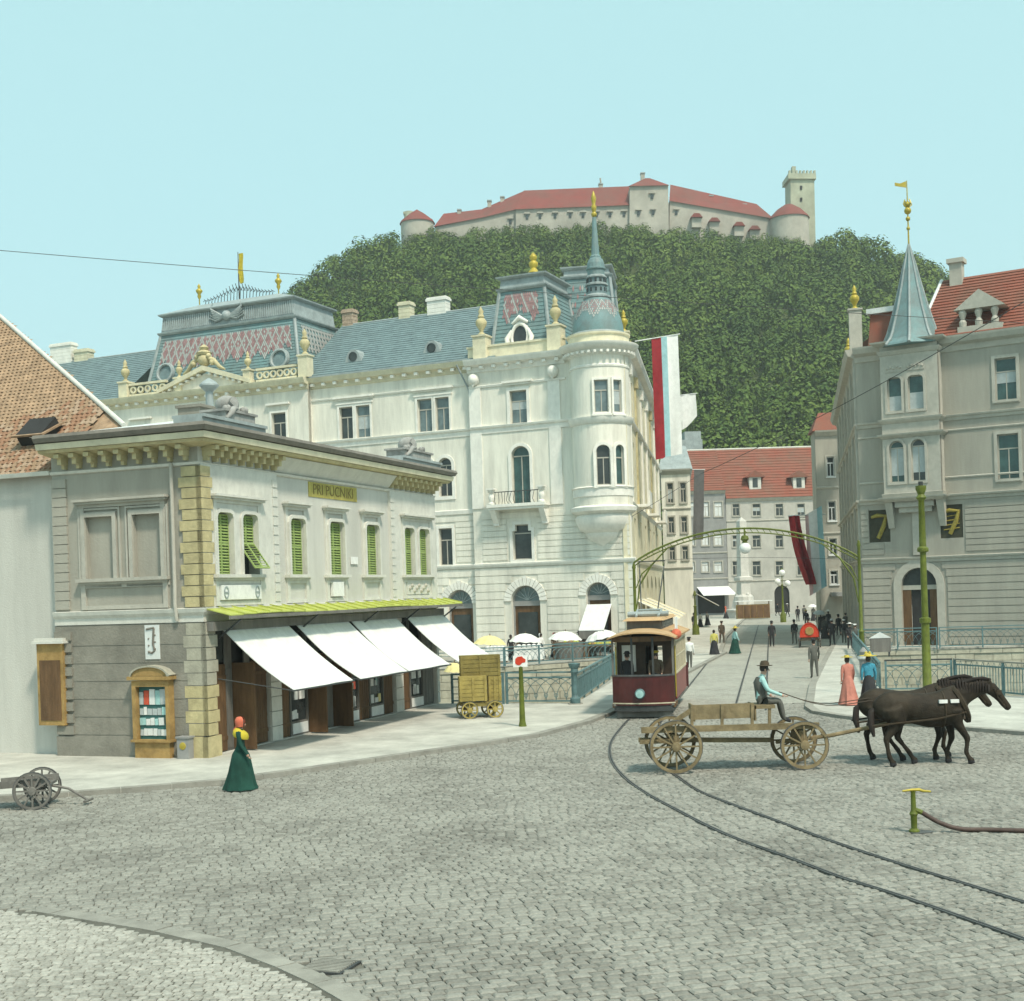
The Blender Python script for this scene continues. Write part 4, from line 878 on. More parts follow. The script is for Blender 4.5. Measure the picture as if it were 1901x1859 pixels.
# --- horizontal mouldings (profile swept along the front, stepping round the pavilion)
def front_path(x0,x1,y): p,q = WF.M@Vector((x0,y,0)), WF.M@Vector((x1,y,0)); return [(p.x,p.y),(q.x,q.y)]
def mould(name, prof, x0, x1, y, mt='palace_trim'): b = MB(); b.sweep(prof, front_path(x0,x1,y)); T.part(b,name,mt)
for nm,x0,x1,y in (('string_course',SR1,SP0,0),('string_course',SP0,SE+.1,yp)): mould(nm,[(0,zG-.22),(.12,zG-.2),(.2,zG-.05),(.22,zG+.06),(0,zG+.1)],x0,x1,y)
for x0,x1,y in ((SR0,SR1,yr),(SR1,SP0,0),(SP0,SE-.3,yp)):
    mould('sill_course',[(0,zS-.5),(.06,zS-.5),(.08,zS-.18),(.2,zS-.1),(.24,zS+.02),(0,zS+.06)],x0,x1,y)
mould('string_course',[(0,zM-.3),(.1,zM-.28),(.14,zM),(0,zM+.05)],SR1,SP0,0)
mould('eaves_cornice',[(0,zE-.75),(.1,zE-.7),(.16,zE-.4),(.5,zE-.3),(.62,zE-.05),(.66,zE+.05),(0,zE+.1)],SR1,SP0,0,'cream')
mould('eaves_cornice',[(0,zE-.75),(.1,zE-.7),(.16,zE-.4),(.55,zE-.3),(.7,zE-.02),(.74,zE+.1),(0,zE+.14)],SR0-.3,SR1+.1,yr,'cream')
mould('eaves_cornice',[(0,zEp-.8),(.1,zEp-.75),(.16,zEp-.4),(.55,zEp-.28),(.7,zEp-.02),(.74,zEp+.1),(0,zEp+.14)],SP0-.1,0.1,yp,'palace_trim')
mould('architrave',[(0,zEp-1.9),(.08,zEp-1.88),(.12,zEp-1.75),(0,zEp-1.7)],SP0,0.1,yp)
mould('architrave',[(0,zE-1.7),(.08,zE-1.68),(.12,zE-1.58),(0,zE-1.54)],SR1,SP0,0)
dm = shared('dentil', MB().box(-.14,.14,-.42,0,-.14,.06), 'palace_trim')
for x0,x1,y,z in ((SR1+.3,SP0-.3,0,zE-.42),(SR0+.3,SR1-.3,yr,zE-.42),(SP0+.2,-.4,yp,zEp-.42)):
    n = int((x1-x0)/.95)
    for i in range(n+1): T.piece(dm,'dentil',WF.M@Matrix.Translation((x0+(x1-x0)*i/n,y,z)))
# pilaster strips at the pavilion edges and heads
for a,b in ((SP0,SP0+.9),(-1.25,-.35)):
    s = MB(MP); s.box(a,b,-.08,.02,zM,zEp-1.9); T.part(s,'pilaster','palace_trim')
    s = MB(MP); xm = (a+b)/2; s.ball((xm,-.12,zEp-1.25),.42,10,0,1.05); s.tube([(xm-.3,-.15,zEp-1.2),(xm,-.3,zEp-1.75),(xm+.3,-.15,zEp-1.2)],.08,6); T.part(s,'carved_head','palace_trim',smooth=60)
# balcony of the pavilion
bs0,bs1 = WF.S(914,942,yp),WF.S(1021,942,yp); b = MB(MP); b.box(bs0,bs1,-1.05,.02,zM-.05,zM+.16); b.box(bs0+.1,bs1-.1,-.95,.02,zM-.22,zM-.05); T.part(b,'balcony_slab','palace_trim')
for x in (bs0+.35,bs1-.35): b = MB(MP); b.prism([(0,0)]*0 or [(x-.22,zM-1.3),(x+.22,zM-1.3),(x+.22,zM-.22),(x-.22,zM-.22)],-.25,.02); b.hexa([(x-.2,-.3,zM-1.1),(x+.2,-.3,zM-1.1),(x+.2,0,zM-1.4),(x-.2,0,zM-1.4),(x-.2,-.9,zM-.22),(x+.2,-.9,zM-.22),(x+.2,0,zM-.22),(x-.2,0,zM-.22)]); T.part(b,'console','palace_trim')
for x in (bs0+.3,bs1-.3): b = MB(MP); b.lathe([(.26,zM+.16),(.26,zM+.26),(.14,zM+.34),(.22,zM+.6),(.22,zM+.75),(.12,zM+.95),(.24,zM+1.02),(.27,zM+1.2)],(x,-.8),10); b.box(x-.3,x+.3,-1.08,-.5,zM+1.2,zM+1.32); T.part(b,'balcony_baluster','palace_trim',smooth=50)
b = MB(MP); b.box(bs0+.5,bs1-.5,-.82,-.78,zM+1.0,zM+1.06)
for i in range(14): x = bs0+.6+(bs1-bs0-1.2)*i/13; b.tube([(x,-.8,zM+.16),(x+.12*math.sin(i),-.95,zM+.45),(x,-.8,zM+1.0)],.022,4)
T.part(b,'balcony_railing','iron')
# --- corner turret: corbel, round oriel, dome, lantern, spire
tc = WF.M@Vector((WF.S(1118,900),.1,0)); TR = 2.02; tcx,tcy = tc.x,tc.y; Dt = tcy
tz = lambda v: CAMH+((PPY-v)-( (1118-PPX)+(1050-v)*.0)*_s)*Dt/FPX
tr = lambda px: px*Dt/FPX
b = MB(); b.lathe([(0,tz(1033)),(.25,tz(1028)),(.45,tz(1018)),(.6,tz(1010)),(1.15,tz(1000)),(1.3,tz(993)),(1.3,tz(990)),(1.7,tz(984)),(1.95,tz(970)),(2.0,tz(962)),(1.85,tz(957))],(tcx,tcy),28); b.lathe([(1.8,tz(958)),(2.25,tz(951)),(2.3,tz(944)),(2.1,tz(941))],(tcx,tcy),28); T.part(b,'turret_corbel','palace_trim',smooth=40)
def round_wall(z0,z1,r,ops,name):
    # ops: (angle centre, half width angle, z0, z1, arched)
    N = 72; b = MB(); 
    Zs = sorted(set([z0,z1]+[q for o in ops for q in (o[2],o[3])]))
    for i in range(N):
        a0,a1 = 2*PI*i/N,2*PI*(i+1)/N; am = (a0+a1)/2
        for q0,q1 in zip(Zs,Zs[1:]):
            zm = (q0+q1)/2; hole = any(abs((am-o[0]+PI)%(2*PI)-PI) < o[1] and o[2] < zm < o[3] for o in ops)
            R_ = r-.28 if hole else r
            if not hole: b.quad((tcx+r*math.cos(a0),tcy+r*math.sin(a0),q0),(tcx+r*math.cos(a1),tcy+r*math.sin(a1),q0),(tcx+r*math.cos(a1),tcy+r*math.sin(a1),q1),(tcx+r*math.cos(a0),tcy+r*math.sin(a0),q1))
    for o in ops:
        for sg in (-1,1):
            a = o[0]+sg*o[1]; b.quad((tcx+r*math.cos(a),tcy+r*math.sin(a),o[2]),(tcx+(r-.3)*math.cos(a),tcy+(r-.3)*math.sin(a),o[2]),(tcx+(r-.3)*math.cos(a),tcy+(r-.3)*math.sin(a),o[3]),(tcx+r*math.cos(a),tcy+r*math.sin(a),o[3]))
        k = 8
        for zz in (o[2],o[3]):
            for j in range(k):
                c0,c1 = o[0]-o[1]+2*o[1]*j/k, o[0]-o[1]+2*o[1]*(j+1)/k; b.quad((tcx+r*math.cos(c0),tcy+r*math.sin(c0),zz),(tcx+r*math.cos(c1),tcy+r*math.sin(c1),zz),(tcx+(r-.3)*math.cos(c1),tcy+(r-.3)*math.sin(c1),zz),(tcx+(r-.3)*math.cos(c0),tcy+(r-.3)*math.sin(c0),zz))
    T.part(b,name,'palace')
view = math.atan2(-tcy,-tcx)           # direction from the turret to the viewer
def ang(px): return view+math.asin(max(-1,min(1,(px-1118)/54.0)))
ops = []
for v0,v1,ar in ((714,773,0),(832,905,1)):
    for p0,p1 in ((1107,1133),(1142,1155),(1081,1094)) if False else ((1107,1133),(1141,1156)):
        a0,a1 = ang(p0),ang(p1); ops.append(((a0+a1)/2,(a1-a0)/2,tz(v1),tz(v0),ar))
round_wall(tz(943),tz(652),TR,ops,'turret_wall')
for am,ha,z0,z1,ar in ops:
    Mw = Matrix.Translation((tcx+TR*math.cos(am),tcy+TR*math.sin(am),0))@Matrix.Rotation(am+PI/2,4,'Z'); hw = TR*math.sin(ha)*.98
    window(T,Mw,-hw,hw,z0,z1,y=.12,sill=False,mull=0 if hw < .45 else 1,gl='glass' if not ar else 'glass_teal')
    if ar:
        s = MB(Mw); zc = z1-hw
        pts = [(-hw-.02,zc),(-hw-.02,z1+.02),(hw+.02,z1+.02),(hw+.02,zc)]+[(hw*math.cos(PI*k/10),zc+hw*math.sin(PI*k/10)) for k in range(11)]; s.prism(pts,-.03,.12); s.ring(arch(-hw,hw,z0,z1),.2,-.1,.02); T.part(s,'window_surround','palace_trim')
    else: s = MB(Mw); s.ring(rect(-hw,hw,z0,z1),.14,-.07,.03); s.box(-hw-.2,hw+.2,-.25,.05,z0-.25,z0-.12); T.part(s,'window_surround','palace_trim')
def tring(name,prof,mt='palace_trim',n=40): b = MB(); b.lathe(prof,(tcx,tcy),n); return T.part(b,name,mt,smooth=40)
tring('turret_sill_course',[(TR,tz(793)),(TR+.1,tz(791)),(TR+.22,tz(783)),(TR+.24,tz(780)),(TR,tz(779))])
tring('turret_apron',[(TR,tz(925)),(TR+.06,tz(924)),(TR+.08,tz(910)),(TR+.18,tz(908)),(TR,tz(906))])
tring('turret_cornice',[(TR,tz(690)),(TR+.06,tz(689)),(TR+.08,tz(686)),(TR,tz(684)),(TR+.0,tz(668)),(TR+.12,tz(666)),(TR+.2,tz(658)),(TR+.55,tz(655)),(TR+.72,tz(649)),(TR+.74,tz(646)),(TR+.3,tz(644))])
for i in range(36): a = 2*PI*i/36; T.piece(dm,'dentil',Matrix.Translation((tcx+(TR+.12)*math.cos(a),tcy+(TR+.12)*math.sin(a),tz(662)))@Matrix.Rotation(a+PI/2,4,'Z')@Matrix.Diagonal((.6,.9,.8,1)))
tring('dome_drum',[(TR+.25,tz(646)),(TR+.1,tz(644)),(TR+.06,tz(634)),(TR+.06,tz(631)),(TR+.18,tz(629)),(TR+.18,tz(626)),(0,tz(625.5))],'cream')
dome = [(tr(47.5),tz(627)),(tr(48),tz(618)),(tr(46.5),tz(606)),(tr(43),tz(592)),(tr(38),tz(580)),(tr(31),tz(568)),(tr(26),tz(561)),(tr(24),tz(557))]
tring('dome',dome,'slate_teal'); tring('dome_base_ring',[(tr(48),tz(628)),(tr(50),tz(626)),(tr(50),tz(623)),(tr(48.5),tz(621))],'zinc')
def dome_pt(t,a,off=.04):
    k = t*(len(dome)-1); i = min(int(k),len(dome)-2); f = k-i; r = dome[i][0]*(1-f)+dome[i+1][0]*f+off; z = dome[i][1]*(1-f)+dome[i+1][1]*f; return (tcx+r*math.cos(a),tcy+r*math.sin(a),z)
sm = MB(); NA = 56; pz = tz(598)
for j in range(9):
    for i in range(NA):
        aa = (i+.5*(j%2))*2*PI/NA; t = .40+j*.052; ph = (i+.5*(j%2)) % 8
        d = min(ph,8-ph); edge = j-d*.9
        if edge < -.4 or (j > 6 and d > 2.4 and d < 3.4): continue
        da,dt = 2*PI/NA*.40,.033; mi = 1 if (edge < .7 or round(i+j/2)%4 == 0 or round(i-j/2+.01)%4 == 0) else 0
        sm.add([dome_pt(t-dt,aa),dome_pt(t,aa+da),dome_pt(t+dt,aa),dome_pt(t,aa-da)],[(0,1,2,3)],mi)
T.part(sm,'slate_pattern',['pink','white_slate'],kind='stuff')
L8 = lambda prof,mt,name,n=8: (lambda b: T.part(b.lathe(prof,(tcx,tcy),n,0,PI/8,PI/8+2*PI),name,mt))(MB())
L8([(tr(24),tz(557)),(tr(26),tz(555)),(tr(26),tz(552)),(tr(20),tz(549)),(tr(19),tz(548))],'zinc','lantern_base',16)
L8([(tr(18.5),tz(549)),(tr(18),tz(531))],'slate','lantern_stage',12); L8([(tr(21),tz(531.5)),(tr(21),tz(528.5)),(tr(18),tz(527))],'zinc','lantern_ring',12)
L8([(tr(17.5),tz(528)),(tr(17),tz(517))],'slate','lantern_stage',12); L8([(tr(19.5),tz(517.5)),(tr(19.5),tz(515)),(tr(16),tz(512))],'zinc','lantern_ring',12)
L8([(tr(16),tz(513)),(tr(16),tz(503)),(tr(18.5),tz(501.5)),(tr(18.5),tz(499)),(tr(16.5),tz(498)),(tr(16),tz(490)),(tr(13.5),tz(483)),(tr(9),tz(479))],'slate_teal','lantern_cap',16)
for z_ in (540,523):
    for i in range(12): a = 2*PI*i/12+PI/8; r = tr(18); T.part(MB(Matrix.Translation((tcx+r*math.cos(a)*.975,tcy+r*math.sin(a)*.975,tz(z_)))@Matrix.Rotation(a+PI/2,4,'Z')).box(-.07,.07,-.05,.02,-.13,.13),'lantern_opening','glass_dark')
L8([(tr(10.5),tz(480)),(tr(10.5),tz(477)),(tr(7.5),tz(474)),(tr(5.5),tz(440)),(tr(3.6),tz(404)),(0,tz(402))],'slate_teal','spire',12)
fx = MB(); fx.lathe([(tr(2),tz(404)),(tr(5),tz(401)),(tr(5.5),tz(397)),(tr(3),tz(394)),(tr(4.5),tz(389)),(tr(5),tz(384)),(tr(3),tz(380)),(tr(4),tz(374)),(tr(5),tz(368)),(tr(3.4),tz(363)),(tr(2),tz(358)),(0,tz(354))],(tcx,tcy),10); T.part(fx,'finial','gold',smooth=50)
# --- street side of the palace and its far pavilion
cn = WF.M@Vector((SE-.25,yp,0)); SF = Face(cn.xy,SDV); SL = 45.0
sw = []; 
for k in range(6):
    x = 4.2+k*6.3; sw += [rect(x,x+1.1,zS+.2,zS+3.1),rect(x+1.5,x+2.6,zS+.2,zS+3.1),arch(x+.2,x+1.2,zM+.9,zS-1.2),arch(x+1.5,x+2.5,zM+.9,zS-1.2),rect(x+.3,x+2.3,zG+.4,zM-1.0),arch(x-.2,x+2.8,.2,zG-1.0)]
m = MB(SF.M); m.wall(rect(0,SL,0,zE), sw, 0, .5); m.quad((SL,0,0),(SL,14,0),(SL,14,zE),(SL,0,zE)); T.part(m,'street_wall','cream',label='yellowish plaster wall towards the street')
for q in sw: xs = [p[0] for p in q]; zz = [p[1] for p in q]; b = MB(SF.M); b.box(min(xs)-.05,max(xs)+.05,.32,.36,min(zz)-.05,max(zz)+.05); o = T.part(b,'window','glass'); b = MB(SF.M); b.box((min(xs)+max(xs))/2-.06,(min(xs)+max(xs))/2+.06,.27,.33,min(zz),max(zz)); T.part(b,'mullion','zinc_pale',o)
for nm,pr in (('street_cornice',[(0,zE-.8),(.1,zE-.7),(.2,zE-.4),(.6,zE-.3),(.75,zE),(.75,zE+.12),(0,zE+.15)]),('street_sill_course',[(0,zS-.2),(.2,zS-.1),(.24,zS+.02),(0,zS+.06)]),('street_string_course',[(0,zG-.2),(.2,zG-.05),(.22,zG+.06),(0,zG+.1)]),('street_string_course',[(0,zM-.3),(.14,zM),(0,zM+.05)])):
    b = MB(); p0,p1 = SF.M@Vector((1.9,0,0)),SF.M@Vector((SL,0,0)); b.sweep(pr,[(p0.x,p0.y),(p1.x,p1.y)]); T.part(b,nm,'palace_trim')
for k in range(7):
    x = 2.6+k*6.3; b = MB(SF.M); b.box(x,x+.7,-.14,.02,zM,zE-.9); b.box(x-.1,x+.8,-.3,.02,zE-1.7,zE-.9); T.part(b,'street_pilaster','ochre' if k%3 == 1 else 'palace_trim')
rust(SF.M,.2,3.6,.2,zG-.25,11,[],y=-.05)
for k in range(3):
    x = 8+k*12.6; b = MB(SF.M); b.box(x-.4,x+3,-1.0,.02,zM-.05,zM+.15); b.box(x-.4,x+3,-1.0,-.85,zM+.15,zM+1.15); T.part(b,'street_balcony','palace_trim')
# attic pedestals with gilded urns along the street side
def urn(x,y,z,sc,M,mt='gold',name='urn',nm2='pedestal',pm_='cream',pw_=.3,ph=1.2):
    b = MB(M); b.box(x-pw_,x+pw_,y-pw_,y+pw_,z,z+ph); b.box(x-pw_-.08,x+pw_+.08,y-pw_-.08,y+pw_+.08,z+ph,z+ph+.12); o = T.part(b,nm2,pm_)
    b = MB(M); zz = z+ph+.12; b.lathe([(r*sc,zz+h*sc) for r,h in ((.22,0),(.22,.1),(.1,.2),(.14,.35),(.30,.6),(.33,.8),(.24,.95),(.14,1.0),(.2,1.08),(.12,1.25),(.16,1.4),(.05,1.6),(0,1.7))],(x,y),12); T.part(b,name,mt,o,smooth=50)
urn(4.6,.3,zE+.1,.95,SF.M,'gold',pw_=.34,ph=1.5); urn(11.5,.3,zE+.1,.8,SF.M,'gold',pw_=.3,ph=.8)
# --- roofs
def roofq(px4, ys, n, step, name, mt, par=None):        # px: eave-left, eave-right, ridge-right, ridge-left, with inward depths
    q = []
    for (u,v),y in zip(px4,ys): s_,z_ = WF.px(u,v,y); q.append(WF.M@Vector((s_,y,z_)))
    b = MB(); b.courses(q,n,step); T.part(b,name,mt,par); return q
zRd = LV(760,589,6.5)
def wing_roof(x0,x1,label):
    q = [WF.M@Vector(p) for p in ((x0,-.55,zE+.05),(x1,-.55,zE+.05),(x1,6.5,zRd),(x0,6.5,zRd))]
    b = MB(); b.courses(q,24,.035); o = T.part(b,'slate_roof','slate',label=label)
    b = MB(); b.quad(q[3],q[2],WF.M@Vector((x1,14,zE)),WF.M@Vector((x0,14,zE))); T.part(b,'rear_slope','slate'); b = MB(); b.tube([q[3],q[2]],.1,6); T.part(b,'ridge','zinc'); return q
q1 = wing_roof(SR1-1,SP0+2.2,'blue slate roof slope in fine courses'); wing_roof(S0,SR0+1,'blue slate roof slope beyond the centre mansard')
b = MB(WF.M); b.box(SR1,SP0,-.66,-.56,zE+.04,zE+.16); T.part(b,'eaves_gutter','zinc')
for u,v,mt in ((663,666,0),(808,650,0)):
    y = 1.6; s_,z_ = WF.px(u,v,y); Md = WF.M@Matrix.Translation((s_,y-.4,z_)); b = MB(Md); b.prism([(-.75,-.5),(.75,-.5),(.62,0),(.45,.35),(.2,.58),(-.2,.58),(-.45,.35),(-.62,0)],-.25,1.0); o = T.part(b,'dormer','zinc'); b = MB(Md@Matrix.Rotation(PI/2,4,'X')); b.lathe([(0,.26),(.3,.27),(.3,.31),(.36,.31),(.36,.24)],(0,.05),14); T.part(b,'dormer_window','glass_dark',o)
def chim(u0,u1,v0,v1,y,mt='brick',D=None):
    s0,z0 = WF.px(u0,v1,y); s1,_ = WF.px(u1,v1,y); z1 = WF.Z((u0+u1)/2,v0,y); b = MB(WF.M); b.box(s0+.1,s1-.1,y,y+.8,z0-.8,z1-.3); b.box(s0,s1,y-.1,y+.9,z1-.3,z1-.12); b.box(s0+.06,s1-.06,y-.04,y+.84,z1-.12,z1); o = T.part(b,'chimney',mt)
    hr = .09
    for r in range(6):
        zz = z1-.3-.28-r*.3
        if zz > z0-.8: T.part(MB(WF.M).box(s0+.08,s1-.08,y-.02,y+.82,zz,zz+.26),'brick_course',mt,o)
chim(634,656,574,604,6.4); chim(738,762,560,590,6.4,'cream'); chim(791,829,551,583,6.4,'palace_trim'); chim(92,133,637,668,6.4,'palace_trim'); chim(136,164,648,668,6.4,'cream')
# --- mansard pavilions
def mansard(M, x0,x1,y0,y1,zb, inset, z1, z2, z3, inset2, apex, name, oculus=(), courses=22, bandw=None, pat=None):
    A = [Vector(p) for p in ((x0,y0,zb),(x1,y0,zb),(x1,y1,zb),(x0,y1,zb))]; i1 = inset
    B = [Vector(p) for p in ((x0+i1,y0+i1,z1),(x1-i1,y0+i1,z1),(x1-i1,y1-i1,z1),(x0+i1,y1-i1,z1))]
    i2 = inset2; C = [Vector(p) for p in ((x0+i2,y0+i2,z2),(x1-i2,y0+i2,z2),(x1-i2,y1-i2,z2),(x0+i2,y1-i2,z2))]
    body = MB(M)
    for k in range(4): j = (k+1)%4; body.courses([A[k],A[j],B[j],B[k]],courses,.03)
    o = T.part(body,name,'slate_teal')
    t = MB(M); r1 = .22
    t.sweep([(-.05,z1-.1),(.12,z1-.08),(.22,z1+.05),(.24,z1+.14),(-.05,z1+.2)],[(p.x,p.y) for p in B],0,True); T.part(t,'mansard_moulding','zinc',o)
    t = MB(M)
    for k in range(4): j = (k+1)%4; t.quad(B[k]+Vector((0,0,.1)),B[j]+Vector((0,0,.1)),C[j],C[k])
    T.part(t,'mansard_attic','zinc',o); t = MB(M); t.sweep([(-.05,z2-.16),(.1,z2-.14),(.3,z2-.02),(.32,z2+.08),(-.05,z2+.1)],[(p.x,p.y) for p in C],0,True); T.part(t,'mansard_cornice','zinc',o)
    t = MB(M); e = .28; Cc = [Vector((p.x+(-e if p.x < (x0+x1)/2 else e),p.y+(-e if p.y < (y0+y1)/2 else e),z2+.09)) for p in C]; rx = apex; ym = (y0+y1)/2
    R0,R1 = Vector((rx[0],ym,z3)),Vector((rx[1],ym,z3)); t.add([*Cc,R0,R1],[(0,1,5,4),(1,2,5),(2,3,4,5),(3,0,4)]); T.part(t,'cap_roof','zinc_pale' if rx[0] == rx[1] else 'zinc',o)
    for k in range(4):                                          # hip rolls
        t = MB(M); t.tube([A[k]+Vector((0,0,.05)),A[k]*.5+B[k]*.5,B[k]],.14,6); T.part(t,'hip_roll','zinc',o)
    return o,A,B,C
def pattern(M,q,off,u0,u1,v0,v1,nu,nv,fn,par):
    sm = MB(M); n = (Vector(q[1])-Vector(q[0])).cross(Vector(q[3])-Vector(q[0])).normalized()
    for j in range(nv):
        for i in range(nu):
            u = u0+(u1-u0)*(i+.5+.5*(j%2))/(nu+.5); v = v0+(v1-v0)*(j+.5)/nv; c = fn(i+.5*(j%2),j)
            if c is None: continue
            du,dv = (u1-u0)/(nu+.5)*.44,(v1-v0)/nv*.85
            sm.add([qm(q,u,v-dv)+n*off,qm(q,u+du,v)+n*off,qm(q,u,v+dv)+n*off,qm(q,u-du,v)+n*off],[(0,1,2,3)],c)
    T.part(sm,'slate_pattern',['pink','white_slate'],par,kind='stuff')
# centre mansard
mx0,mx1 = WF.S(268,695,.6),WF.S(556,672,.6); zb = LV(410,700,.6)-1.0
iz1,iz2,iz3 = LV(415,607,1.6),LV(413,573,2.0),LV(443,556,4.6)
o,A,B,C = mansard(WF.M,mx0,mx1,.6,8.6,zb,1.0,iz1,iz2,iz3,1.15,(WF.S(370,566,4.6),WF.S(517,549,4.6)),'centre_mansard')
q = [A[0],A[1],B[1],B[0]]
def cpat(i,j):
    k = i%7; d = min(k,7-k)
    if j < d*.9+ (0 if 3 < i < 66 else 2): return None
    a,b_ = round(i+j/2),round(i-j/2)
    return 1 if (a%4 == 0 or b_%4 == 0) else (0 if (a+b_)%7 else 1)
pattern(WF.M,q,.07,.04,.97,.40,.88,70,14,cpat,o); pattern(WF.M,[A[1],A[2],B[2],B[1]],.07,.1,.9,.5,.9,22,10,lambda i,j: 1 if (i+j)%2 else None,o)
def oculus(M,q,u,v,r,par,ry=1.0):
    n = (Vector(q[1])-Vector(q[0])).cross(Vector(q[3])-Vector(q[0])).normalized(); c = qm(q,u,v); ex_ = (Vector(q[1])-Vector(q[0])).normalized(); ey = n.cross(ex_)
    Mo = M@Matrix(((ex_.x,ey.x,n.x,c.x),(ex_.y,ey.y,n.y,c.y),(ex_.z,ey.z,n.z,c.z),(0,0,0,1)))
    b = MB(Mo@Matrix.Diagonal((1,ry,1,1))); b.lathe([(r,0),(r,.25),(r*1.12,.32),(r*1.35,.28),(r*1.42,.05)],(0,0),20); oo = T.part(b,'oculus','palace_trim' if ry > 1.1 else 'zinc',par,smooth=40)
    return Mo,oo
for u in (.11,.885):
    Mo,oo = oculus(WF.M,q,u,.36,.62,o); b = MB(Mo); b.lathe([(0,.1),(.62,.12)],(0,0),16); b = MB(Mo); b.lathe([(0,.12),(.63,.12),(.63,.1)],(0,0),16); T.part(b,'oculus_pane','slate',o)
# winged emblem and ribs of the attic band
qa = [B[0]+Vector((0,0,.1)),B[1]+Vector((0,0,.1)),C[1],C[0]]; rb = MB(WF.M); na = Vector((0,-1,.1)).normalized()
for i in range(64):
    u = (i+.5)/64
    if .42 < u < .60: continue
    p0,p1 = qm(qa,u,.15),qm(qa,u,.88); rb.bar(p0+na*.03,p1+na*.03,.1,.08)
T.part(rb,'attic_ribs','zinc',o,kind='stuff')
em = MB(WF.M); cq = qm(qa,.51,.5)+na*.12
em.ball(tuple(cq),.42,10)
for sg in (-1,1):
    for k in range(6): em.tube([cq+Vector((sg*.25,0,-.1)),cq+Vector((sg*(1.0+.1*k),-.05,-.35+.2*k)),cq+Vector((sg*(1.7-.08*k),-.02,-.05+.24*k))],[.12,.11,.04],6)
T.part(em,'winged_emblem','zinc',o,smooth=60)
# finials, flag staff and iron cresting of the centre roof
def pole_fin(u,v0,v1,par):
    y = 4.6; s_,z0 = WF.px(u,v1,y); z1 = WF.Z(u,v0,y); h = z1-z0; b = MB(WF.M); b.lathe([(.05,z0),(.05,z0+.25*h),(.16,z0+.38*h),(.12,z0+.5*h),(.28,z0+.62*h),(.26,z0+.70*h),(.1,z0+.78*h),(.14,z0+.88*h),(.02,z1)],(s_,y),10); T.part(b,'roof_finial','gold',par,smooth=50)
pole_fin(370,527,566,o); pole_fin(517,507,549,o)
s_,z0 = WF.px(444,557,4.6); z1 = LV(444,468,4.6); b = MB(WF.M); b.tube([(s_,4.6,z0-.2),(s_,4.6,z1)],[.06,.03],6); T.part(b,'flag_staff','iron',o)
b = MB(WF.M); vs = []; 
for j in range(9):
    for k in range(4): vs.append((s_+.06+.13*k+.08*math.sin(j*.8+k*.6),4.6-.1*math.sin(k+j*.5),z1-.15-(z1-z0)*.62*j/8))
b.add(vs,[(j*4+k,j*4+k+1,j*4+k+5,j*4+k+4) for j in range(8) for k in range(3)]); T.part(b,'furled_flag','yellow',o)
cr = MB(WF.M); s1_ = WF.S(370,566,4.6); s2_ = WF.S(517,549,4.6)
for i in range(22):
    x = s1_+.6+(s2_-s1_-1.2)*i/21; h = .35+1.0*math.exp(-((i-10.5)/6)**2); cr.tube([(x,4.6,iz3),(x+.06,4.6,iz3+h*.6),(x-.1,4.6,iz3+h)],.03,4); cr.tube([(x-.22,4.6,iz3+h*.55),(x,4.6,iz3+h*.8),(x+.24,4.6,iz3+h*.5)],.025,4)
T.part(cr,'iron_cresting','iron',o)
# parapet of the centre block: pediment, balustrades of rings, pedestals with urns
yq = -.55; pzb = zE+.14
pl,pr,pt = WF.px(297,738,yq),WF.px(471,719,yq),WF.px(386,686,yq); ax = (pl[0]+pr[0])/2
def ped(name,prof_w,zt_,y0,y1,mt):
    b = MB(WF.M); b.prism([(pl[0],pzb),(pr[0],pzb),(ax,zt_)],y0,y1); T.part(b,name,mt)
ped('pediment','',pt[1]-.3,yq,0,'palace')
for sg,(e,_) in ((-1,pl),(1,pr)):
    b = MB(WF.M); b.bar((e,yq-.2,pzb+.12),(ax,yq-.2,pt[1]),.7,.28,0,(0,1,0)) if False else b.hexa([(e-.35*(-sg if 0 else 0),yq-.45,pzb-.02),(e,yq+.3,pzb-.02),(ax,yq+.3,pt[1]-.1),(ax,yq-.45,pt[1]-.1),(e,yq-.45,pzb+.3),(e,yq+.3,pzb+.3),(ax,yq+.3,pt[1]+.28),(ax,yq-.45,pt[1]+.28)]); T.part(b,'raking_cornice','cream')
    n = 8
    for i in range(1,n): t = i/n; T.piece(dm,'dentil',WF.M@Matrix.Translation((e+(ax-e)*t,yq+.02,pzb+(pt[1]-.1-pzb)*t-.1))@Matrix.Diagonal((.9,.8,.9,1)))
b = MB(WF.M); b.ball((ax,yq-.1,pt[1]+.75),.55,10); b.lathe([(.5,pt[1]+1.1),(.62,pt[1]+1.3),(.3,pt[1]+1.5),(.4,pt[1]+1.7),(.1,pt[1]+1.95)],(ax,yq-.1),10)
for sg in (-1,1):
    b.tube([(ax+sg*.4,yq-.2,pt[1]+.9),(ax+sg*1.0,yq-.25,pt[1]+.6),(ax+sg*1.5,yq-.2,pt[1]+.05),(ax+sg*2.0,yq-.2,pt[1]-.2)],[.18,.2,.16,.07],8); b.ball((ax+sg*.9,yq-.3,pt[1]+.45),.24,8); b.ball((ax+sg*.55,yq-.3,pt[1]+1.0),.22,8)
T.part(b,'pediment_trophy','ochre',smooth=60)
